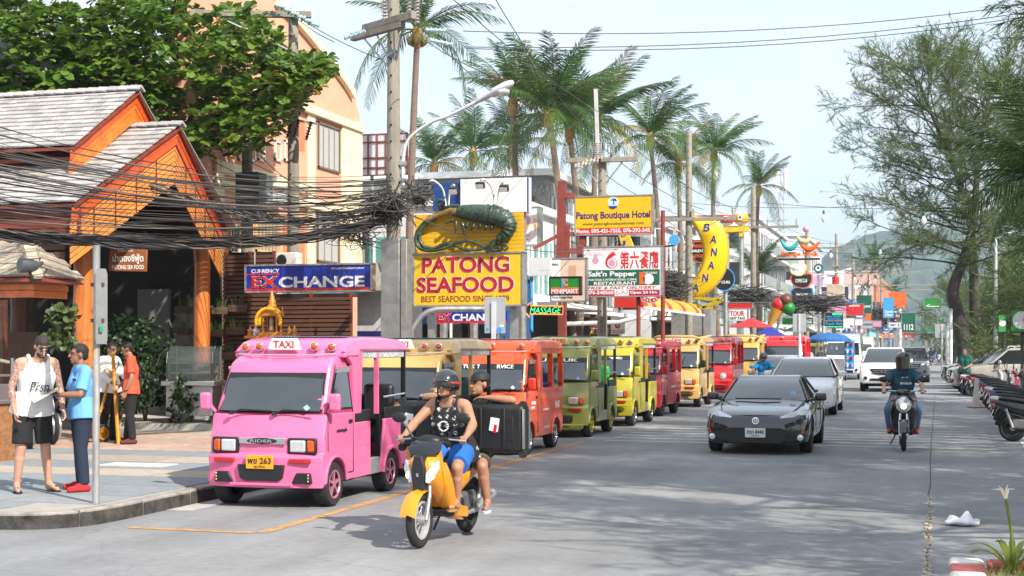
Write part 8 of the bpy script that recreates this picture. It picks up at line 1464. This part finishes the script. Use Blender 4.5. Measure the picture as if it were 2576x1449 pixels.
 # far signs: name, label, corners in zoom 6, depth, panel, texts
WTX,DTX=SWH,SBK
for nm,lb,a,b,d,m,tx_ in(('tour_sign','white board reading Tour and Taxi',(85,1105),(250,1215),70,SWH,(('TOUR',(90,1125),(222,1170),SRD),('GHT TAXI',(90,1180),(225,1204),DTX))),('tour_board_top','red strip board above the tour sign',(60,1050),(290,1102),70.5,SRD,()),('green_shop_sign','green exchange shop sign beside the road sign',(568,1188),(840,1245),80,SGR,(('EXCHANGE',(690,1200),(832,1236),WTX),)),('led_golf_sign','dark led board with blue and green golf text',(952,1140),(1112,1212),92,SBK,(('MINI GOLF',(1020,1144),(1108,1162),NEG),('NEW SPORT',(960,1168),(1105,1186),SSK),('NATURAL',(975,1190),(1100,1206),SSK))),('led_fish_sign','led board reading Fresh Fish under the golf board',(948,1218),(1112,1282),91.5,SBK,(('Fresh Fish',(958,1228),(1104,1254),SSK),('Products Imported',(956,1262),(1104,1276),NEG))),('sandwich_sign','red sandwich sign with food pictures',(1136,1060),(1300,1166),118,SRD,(('SANDWICH',(1170,1068),(1266,1088),WTX),)),('dark_green_board','dark green board beside the sandwich sign',(1240,984),(1372,1150),124,SDG,(('Crystal',(1275,1070),(1362,1100),WTX),)),('dental_sign','light blue dental clinic sign with white disc',(1482,1006),(1574,1185),130,SSK,(('Dental',(1494,1120),(1566,1142),WTX),('Clinic',(1494,1150),(1566,1172),WTX))),('illy_board','white and red coffee board below the sandwich sign',(1116,1188),(1218,1284),105,SWH,(('illy',(1178,1252),(1214,1280),SRD),)),('notice_board','white notice board beside the coffee board',(1222,1196),(1294,1258),108,SWH,()),('fashion_board','grey green fashion board down the street',(1296,1212),(1382,1284),112,SGY,(('FASHION',(1302,1238),(1376,1258),SDG),)),('purple_board','purple picture board down the street',(1386,1214),(1462,1270),116,SPK,()),('ella_board','black and white ella board',(1576,1146),(1644,1188),130,SBK,(('ELLA',(1592,1156),(1630,1178),WTX),)),('pharmacy_sign','white pharmacy sign with green cross',(1530,1228),(1638,1276),124,SWH,(('PHARMACY',(1536,1244),(1594,1262),SBL),('+',(1604,1238),(1630,1266),SGR))),('roof_advert','wide blue and white advert on the office roof',(944,758),(1128,880),150,SWH,(('Dental',(970,790),(1050,815),SBL),)),('roof_advert_wide','wide skin care advert on the office roof',(1130,760),(1440,885),170,M('sign_skin',(.62,.42,.36),.5),(('Clinic',(1150,765),(1300,785),SBL),)),('mural_panel','flat pink panel on the building side',(800,775),(925,900),138,M('sign_lilac',(.55,.3,.5),.6),())):
 s=Sign(nm,lb,Z6(*a),Z6(*b),d,m,STEEL,.2,group='signs down the street')
 for x in tx_:s.L(x[0],Z6(*x[1]),Z6(*x[2]),x[3],.03,y=-.004)
 MB().box2((-.12,.2,-s.c.z),(.12,.4,0)).build('post',STEEL,s.t)
for nm,lb,a,b,d,m,t_,tm in(('pizza_sign','dark green pizza sign with phone digits',(2404,816),(2444,878),135,SDG,'1112',SWH),)and(('pizza_sign','dark green pizza delivery sign reading 1112',(2269,787),(2303,836),128,SDG,'1112',SWH),('green_arrow_board','green board with white arrow over the road',(2325,750),(2368,776),190,SGR,'<----',SWH),('turquoise_board','turquoise board far down the street',(2327,822),(2360,845),180,STL,'VILLA',SWH),('place_board','dark place board far down the street',(2316,838),(2346,850),160,SBK,'THE PLACE',SWH),('red_far_board','small red board far down the street',(2272,835),(2300,850),150,SRD,'BAR',SWH),('orange_mural','orange mural board far down the street',(2236,735),(2280,775),165,SOR,'',SWH)):
 s=Sign(nm,lb,a,b,d,m,STEEL,.2,group='signs down the street')
 if t_:s.L(t_,(a[0]+5,b[1]-(b[1]-a[1])*.42),(b[0]-5,b[1]-(b[1]-a[1])*.12),tm,.03,y=-.004)
 MB().box2((-.12,.2,-s.c.z),(.12,.4,0)).build('post',STEEL,s.t)
RSF=np.random.RandomState(33);FC=(('red',SRD),('white',SWH),('blue',SBL),('green',SGR),('yellow',SY),('sky blue',SSK),('black',SBK),('orange',SOR),('pink',SPK))
ORN=('nearest','second nearest','third nearest','fourth nearest','fifth nearest','sixth nearest','seventh nearest','eighth nearest','ninth nearest','tenth nearest','eleventh nearest','twelfth nearest','thirteenth nearest','fourteenth nearest','fifteenth nearest','sixteenth nearest','seventeenth nearest','eighteenth nearest');CNT={}
for k,d in enumerate(sorted(RSF.uniform(108,360,84))):
 X=RSF.uniform(-8.8,-5.8)+(d-95)*.012;z=RSF.uniform(2.6,5.4);w_,h=RSF.uniform(.5,1.5),RSF.uniform(.4,1.1);nm,mm=FC[(k*4+RSF.randint(2))%9];CNT[nm]=CNT.get(nm,-1)+1
 t=thing('far_shop_sign','small %s shop board far down the street, %s of its colour'%(nm,ORN[CNT[nm]]),'sign',(X,d,z),0,'far shop boards');MB().box((0,0,0),(w_,.15,h)).build('panel',mm,t);MB().box((0,-.08,-h*.2),(w_*.8,.01,h*.2)).build('text_band',SWH if mm is not SWH else SRD,t);MB().bar((-w_/2,.1,-h/2),(-w_/2-.6,.1,-h/2),.06).build('bracket',STEEL,t);MB().bar((-w_/2-.6,.1,h/2),(-w_/2-.6,.1,-z),.08).build('post',STEEL,t)
 # banana walk sign stack
s=Sign('banana_walk_sign','orange banana walk lettering on a dark steel tee',Z6(545,585),Z6(900,640),104,None);s.L('Banana Walk',Z6(548,588),Z6(896,636),SOR,.06,.1);s.B(Z6(540,648),Z6(905,664),SBK,.3,'steel_tee',.4);MB().box2((-.5,.1,-s.c.z),(.2,.5,-1.)).build('mast',GB,s.t)
for x0,y0_,x1,y1_,c_ in((545,470,720,550,STL),(690,440,835,495,SM('leaf_lime',(.5,.5,.25))),(710,490,905,560,SOR)):
 pt_=cat_rom([(*(s.q(*Z6(x,y))[:1]),.0,s.q(*Z6(x,y))[1])for x,y in((x0,y0_),((x0*2+x1)/3,y1_),((x0+2*x1)/3,y1_),(x1,y0_+10))],5);MB().tube(pt_,[.05+.16*math.sin(math.pi*i/(len(pt_)-1))for i in range(len(pt_))],10).build('banana_figure',c_,s.t,smooth=60)
MB().ell((s.q(*Z6(778,385))[0],0,s.q(*Z6(778,385))[1]),.24,14,10).build('pink_ball',SPK,s.t,smooth=60)
bean=[(0,.3),(.12,.05),(.35,.0),(.55,.08),(.75,.05),(.95,.05),(1,.3),(.95,.7),(.75,1),(.4,1),(.1,.75)]
for nm,lb,x0,y0_,x1,y1_,rim,fc,t_ in(('white_bean_sign','blank white bean shaped sign under banana walk',625,695,780,805,SY,SWH,''),('coffee_bean_sign','black bean shaped coffee club sign with orange rim',638,785,835,912,SOR,SBK,'COFFEE CLUB'),('wine_bean_sign','black bean shaped wine sign with blue rim',640,912,840,1030,SSK,SBK,'wine')):
 s=Sign(nm,lb,Z6(x0,y0_),Z6(x1,y1_),103,None,group='signs down the street');f_=lambda k:[s.q(*Z6(x0+(x1-x0)*(.5+(p[0]-.5)*k),y0_+(y1_-y0_)*(.5+(p[1]-.5)*k)))for p in bean]
 for k,mm,y in((1.04,rim,0),(.92,fc,-.02)):pp=cat_rom([(x,0,z)for x,z in f_(k)+f_(k)[:1]],3)[:-1];MB().prism([(p.x,p.z)for p in pp],y-.02,.3).build('panel',mm,s.t)
 if t_:s.L(t_,Z6(x0+45,y0_+50),Z6(x1-45,y1_-45),SWH,.02,y=-.05)
 MB().box2((-.1,.3,-s.c.z),(.1,.5,0)).build('post',STEEL,s.t)
s=Sign('green_disc_sign','round green and white coffee sign',Z6(848,698),Z6(932,780),120,None,group='signs down the street');s.D(Z6(890,739),11.5,SDG,0,'disc',28);s.D(Z6(890,739),7,SWH,-.01,'disc',20);s.D(Z6(890,735),4,SDG,-.02,'emblem',5);MB().box2((-.1,.05,-s.c.z),(.1,.3,0)).build('post',STEEL,s.t)
q=P(*Z6(520,1110),72);ic=thing('ice_cream_cone','giant ice cream cone with red, green and brown scoops','cone sign',tuple(q));
MB().lathe([(.02,-1.3),(.35,0)],16).xf(Matrix.Rotation(.45,4,'Y')).build('cone',SM('waffle',(.7,.32,.04)),ic,smooth=60)
for x,z,m in((.05,.25,SRD),(.55,.05,SGR),(.42,.45,SM('choc',(.12,.04,.02)))):MB().ell((x,0,z),.34,16,10).build('scoop',m,ic,smooth=60)
MB().tube([(0,.3,0),(0,.3,-q.z)],.05,8).build('pole',STEEL,ic)
# green notice boards at the right edge
for a,b,d,lb in(((2543,775),(2600,836),46,'green framed notice board with white disc, nearest'),((2512,790),(2532,836),55,'green framed notice board, farther one')):s=Sign('notice_board',lb,a,b,d,SM('board_green',(.05,.3,.06)),SBK,.1);s.D(((a[0]+b[0])/2,(a[1]+b[1])/2),(b[0]-a[0])*.4,SWH,-.002);MB().box2((-.05,.0,-s.c.z),(.05,.1,-s.H/2)).build('post',SBK,s.t)
# phone mast
q=P(1965,868,150);mt=thing('phone_mast','thin lattice phone mast behind the palms','mast',(q.x,q.y,0));h=CAMZ+(868-420)*150/FV
for k in range(3):a=2.1*k;MB().tube([(.4*math.cos(a),.4*math.sin(a),0),(.3*math.cos(a),.3*math.sin(a),h)],.07,6).build('leg',SGY,mt)
for k in range(16):MB().tube([(.4,0,h*k/16),(-.2,.35,h*(k+1)/16)],.04,5).build('brace',SGY,mt)
for k in range(3):MB().box((.6*math.cos(2.1*k),.6*math.sin(2.1*k),h-1.5),(.3,.2,2.4)).build('antenna',SWH,mt)
# ----- wooded hill and tree line
def hill(name,x0,x1,y0,y1,f,n,m):
 xs,ys=np.linspace(x0,x1,n),np.linspace(y0,y1,n);rs=np.random.RandomState(5);v=[];ph=rs.uniform(0,6,(40,4))
 for y in ys:
  for x in xs:
   z=f(x,y);z+=(sum(math.sin(x*.03*(1+a[2])+a[0])*math.sin(y*.028*(1+a[3])+a[1])for a in ph[:14])*1.1+rs.uniform(-3.2,3.2))if z>2 else 0;v.append((x,y,z))
 fs=[(j*n+i,j*n+i+1,(j+1)*n+i+1,(j+1)*n+i)for j in range(n-1)for i in range(n-1)];me=bpy.data.meshes.new(name);me.from_pydata(v,[],fs);me.update();me.polygons.foreach_set('use_smooth',[True]*len(fs));o=bpy.data.objects.new(name,me);COL.objects.link(o);me.materials.append(m);return struct(o)
hm=M('hill_forest',(.045,.072,.05),.95,var=.75,scale=.035,bump=1.,bscale=.06)
hq=P(2480,868,1500);hill('hill',hq.x-420,hq.x+700,hq.y-350,hq.y+500,lambda x,y:152*math.exp(-((x-hq.x-40)/175)**2-((y-hq.y-60)/230)**2)+70*math.exp(-((x-hq.x+150)/90)**2-((y-hq.y)/200)**2)-6,130,hm)
hq2=P(1950,868,2200);hill('far_hill',hq2.x-700,hq2.x+500,hq2.y-300,hq2.y+400,lambda x,y:46*math.exp(-((x-hq2.x)/330)**2-((y-hq2.y)/200)**2)-5,60,hm)
ms=[];rs=np.random.RandomState(12);TL=leafmat('treeline_leaf',(.04,.075,.025),(.09,.13,.045))
for k in range(5200):
 y=rs.uniform(105,330);x=rs.uniform(9,24)-(y-100)*.022;h=5.5+2.5*math.sin(y*.21)+1.5*math.sin(y*.53+1)+rs.uniform(-.8,.8);ms.append(Matrix.Translation((x,y,max(.3,h*rs.uniform(.1,1)**.6)))@Vector(rs.normal(0,1,3)+np.array([-.3,-.6,.6])).to_track_quat('Z','Y').to_matrix().to_4x4()@Matrix.Scale(rs.uniform(.5,1.1),4))
o=scatter(ms,'beach_treeline',TL,None);tag(o,'mass of beach greenery beyond the parked cars','trees',kind='stuff')
# ----- overhead cables
CB=[M('cable_black%d'%i,c,.6,var=.1)for i,c in enumerate(((.012,.012,.013),(.03,.03,.032),(.07,.068,.065),(.14,.12,.1)))];rs=np.random.RandomState(17)
def cable(p,q,s,r=.009,m=None,label='black telephone cable sagging across the restaurant front',grp='telephone cables over the pavement',n=14,wob=0.):
 pts=sag(p,q,s,n)
 if wob:pts=[a+Vector(rs.normal(0,wob,3))for a in pts]
 o=MB().tube(pts,r,5,caps=False).build('overhead_cable',m or CB[rs.randint(3)],None,smooth=80);return tag(o,label,'cable',grp)
for k in range(46):
 v0=318+255*(k/45)+rs.uniform(-22,22);v1=np.interp(v0,[300,600],[445,575])+rs.uniform(-28,28);cable(P(-130,v0-25,19.5+rs.uniform(-.6,1.5)),P(985+rs.uniform(-10,12),v1,25.7+rs.uniform(-.2,.3)),rs.uniform(.08,.42),rs.choice([.005,.006,.008,.012]),CB[3]if rs.rand()<.15 else None)
for k in range(12):cable(P(380+30*k,470+rs.uniform(-90,60),29.5),P(985,520+rs.uniform(-60,60),25.8),rs.uniform(.1,.5),.008,label='black cable looping from the twin poles to the wrapped pole',grp='cables between the twin poles and the wrapped pole')
def bundle(label,path,n,spread,r,d):
 t=thing('cable_bundle',label,'cables',tuple(P(*path[0],d[0])));o_=P(*path[0],d[0]);c_=cat_rom([P(*p,dd)-o_ for p,dd in zip(path,d)],8)
 for k in range(n):
  ph=rs.uniform(0,6.28);a=rs.uniform(.3,1)*spread;MB().tube([p+Vector((0,math.cos(ph+i*.35)*a,math.sin(ph+i*.35)*a+rs.normal(0,spread*.12)))for i,p in enumerate(c_)],r*rs.uniform(.7,1.3),5,caps=False).build('strand',CB[rs.randint(4)],t,smooth=80)
 return t
bundle('thick bundle of tangled cables strung under the gable',((-130,575),(80,597),(300,608),(520,612),(760,600),(985,545)),26,.10,.012,(20,21,22,23.2,24.5,25.8));bundle('second bundle of cables above the slatted wall',((380,470),(560,525),(760,560),(985,520)),14,.09,.01,(24,24.6,25.2,25.8));bundle('cable bundle leaving the wrapped pole towards the prawn',((985,500),(1040,480),(1090,500)),12,.12,.011,(25.8,26.5,28))
def tangle(label,u,v,d,ru,rv,n,r):
 t=thing('cable_tangle',label,'cables',tuple(P(u,v,d)));o_=P(u,v,d);b=MB()
 for k in range(n):
  pts=[P(u+rs.normal(0,.55)*ru,v+rs.normal(0,.55)*rv,d+rs.uniform(-.5,.5))-o_ for _ in range(5)];b.tube(cat_rom(pts,5),r*rs.uniform(.6,1.3),4,caps=False)
 o=b.build('tangled_wires',CB[1],t,smooth=80);o['kind']='stuff';b=MB()
 for k in range(n//4):pts=[P(u+rs.normal(0,.5)*ru,v+rs.normal(0,.5)*rv,d+rs.uniform(-.5,.5))-o_ for _ in range(4)];b.tube(cat_rom(pts,5),r*.8,4,caps=False)
 o=b.build('pale_wires',CB[3],t);o['kind']='stuff'
tangle('dense nest of wires around the wrapped pole',985,520,25.7,52,50,44,.009);tangle('wire nest on the low roof right of the wrapped pole',1050,490,29,32,34,40,.008);tangle('wire nest hanging over the exchange sign',890,580,27.5,70,50,34,.007);tangle('wire nest left of the banana',1680,725,56,55,45,60,.014);tangle('wire nest under the pool balls',1880,745,76,60,24,60,.02);tangle('wire nest under the banana walk signs',2030,765,98,75,24,70,.025);tangle('wire nest around the rusty transformer pole',2110,780,120,50,26,50,.03);tangle('far wire nest before the sandwich sign',2200,800,150,70,30,50,.035)
HG='high power lines between the poles'
for a,b,s_,lb in(((1165,78,25.9),(2800,-25,30),.35,'upper power line crossing the sky to the right'),((1170,118,25.9),(2800,-8,32),.35,'middle power line crossing the sky to the right'),((1172,122,25.9),(2800,0,33),.4,'lowest power line crossing the sky to the right'),((840,105,25.9),(740,40,30.5),.05,'power line joining the twin pole arm to the main pole'),((960,150,26),(760,50,30.5),.05,'lower power line joining the twin pole arm to the main pole'),((1050,60,26),(1420,335,42),.3,'power line from the main pole to the wide cross arm'),((1230,-30,24),(1480,330,42.2),.2,'power line dropping from the top to the wide cross arm'),((1120,-20,24),(1600,330,42.3),.25,'long power line dropping across the palms'),((1060,95,25.9),(1300,210,26),.1,'thin wire from the main pole to the lamp head')):cable(P(*a),P(*b),s_,.009 if a[2]<27 else.012,CB[2],lb,HG)
pts=[('D',7.6),('E',7.2),('F',8.7),('G',9.7),('H',9.2),('I',9.7),('J',9.4),('K',10),('L',9.9)]
for(k0,z0_),(k1,z1_)in zip(pts,pts[1:]):
 for j in range(3):o0,o1=.9*(j-1),(1.3 if k1 in 'EF' else 1.8)*(j-1)+.6;cable(POLE[k0].location+Vector((o0,0,z0_)),POLE[k1].location+Vector((o1,0,z1_)),.25,.012,CB[2],'power line strung along the far poles','power lines along the far poles',8)
 for j in range(5):cable(POLE[k0].location+Vector((rs.uniform(-.2,.2),0,3.6+.35*j)),POLE[k1].location+Vector((rs.uniform(-.2,.2),0,3.8+.35*j)),.4,.014,None,'low telephone cable strung along the far poles','low cables along the far poles',8)
cable(POLE['A'].location+Vector((0,0,4.2)),POLE['D'].location+Vector((0,0,4.6)),.4,.012,None,'low cable from the wrapped pole to the hotel sign pole',HG)
# festoon lamps over the road
BLB=M('bulb_white',(.8,.8,.78),.3,var=.05);
for i,(u,v,d)in enumerate(((2072,545,70),(2090,640,95),(2324,550,62),(2214,632,90),(2293,660,80),(2150,700,130))):
 q=P(u,v,d);t=thing('festoon_lamp','large white bulb hanging over the road, %s'%('top left','below it','top right','by the far palm','before the hill','smallest far one')[i],'bulb',tuple(q),0,'festoon lamps over the road');MB().lathe([(.04,.12),(.11,-.03),(.115,-.13),(.07,-.24),(.01,-.28)],12).build('bulb',BLB,t,smooth=60);MB().lathe([(.05,.12),(.06,.22),(.03,.32)],10).build('socket',SDG,t)
 cable(q+Vector((-7,0,.9)),q+Vector((7,0,.9)),.45,.012,CB[2],'festoon wire over the road carrying the bulb '+('top left','below it','top right','by the far palm','before the hill','farthest')[i],'festoon wires')
bpy.data.scenes.remove(TS)
# ----- sea haze
hz=MB().box2((-1500,-300,-10),(1600,2750,200)).build('haze',bpy.data.materials.new('haze_air'));tag(hz,'thin bright sea haze over the whole street','haze',kind='stuff')
m=hz.data.materials[0];m.use_nodes=True;nt=m.node_tree;nt.nodes.remove(nt.nodes['Principled BSDF']);pv=nt.nodes.new('ShaderNodeVolumePrincipled');pv.inputs['Color'].default_value=(.7,.85,1,1);pv.inputs['Density'].default_value=.0003;pv.inputs['Anisotropy'].default_value=.2;nt.links.new(pv.outputs[0],nt.nodes['Material Output'].inputs['Volume'])
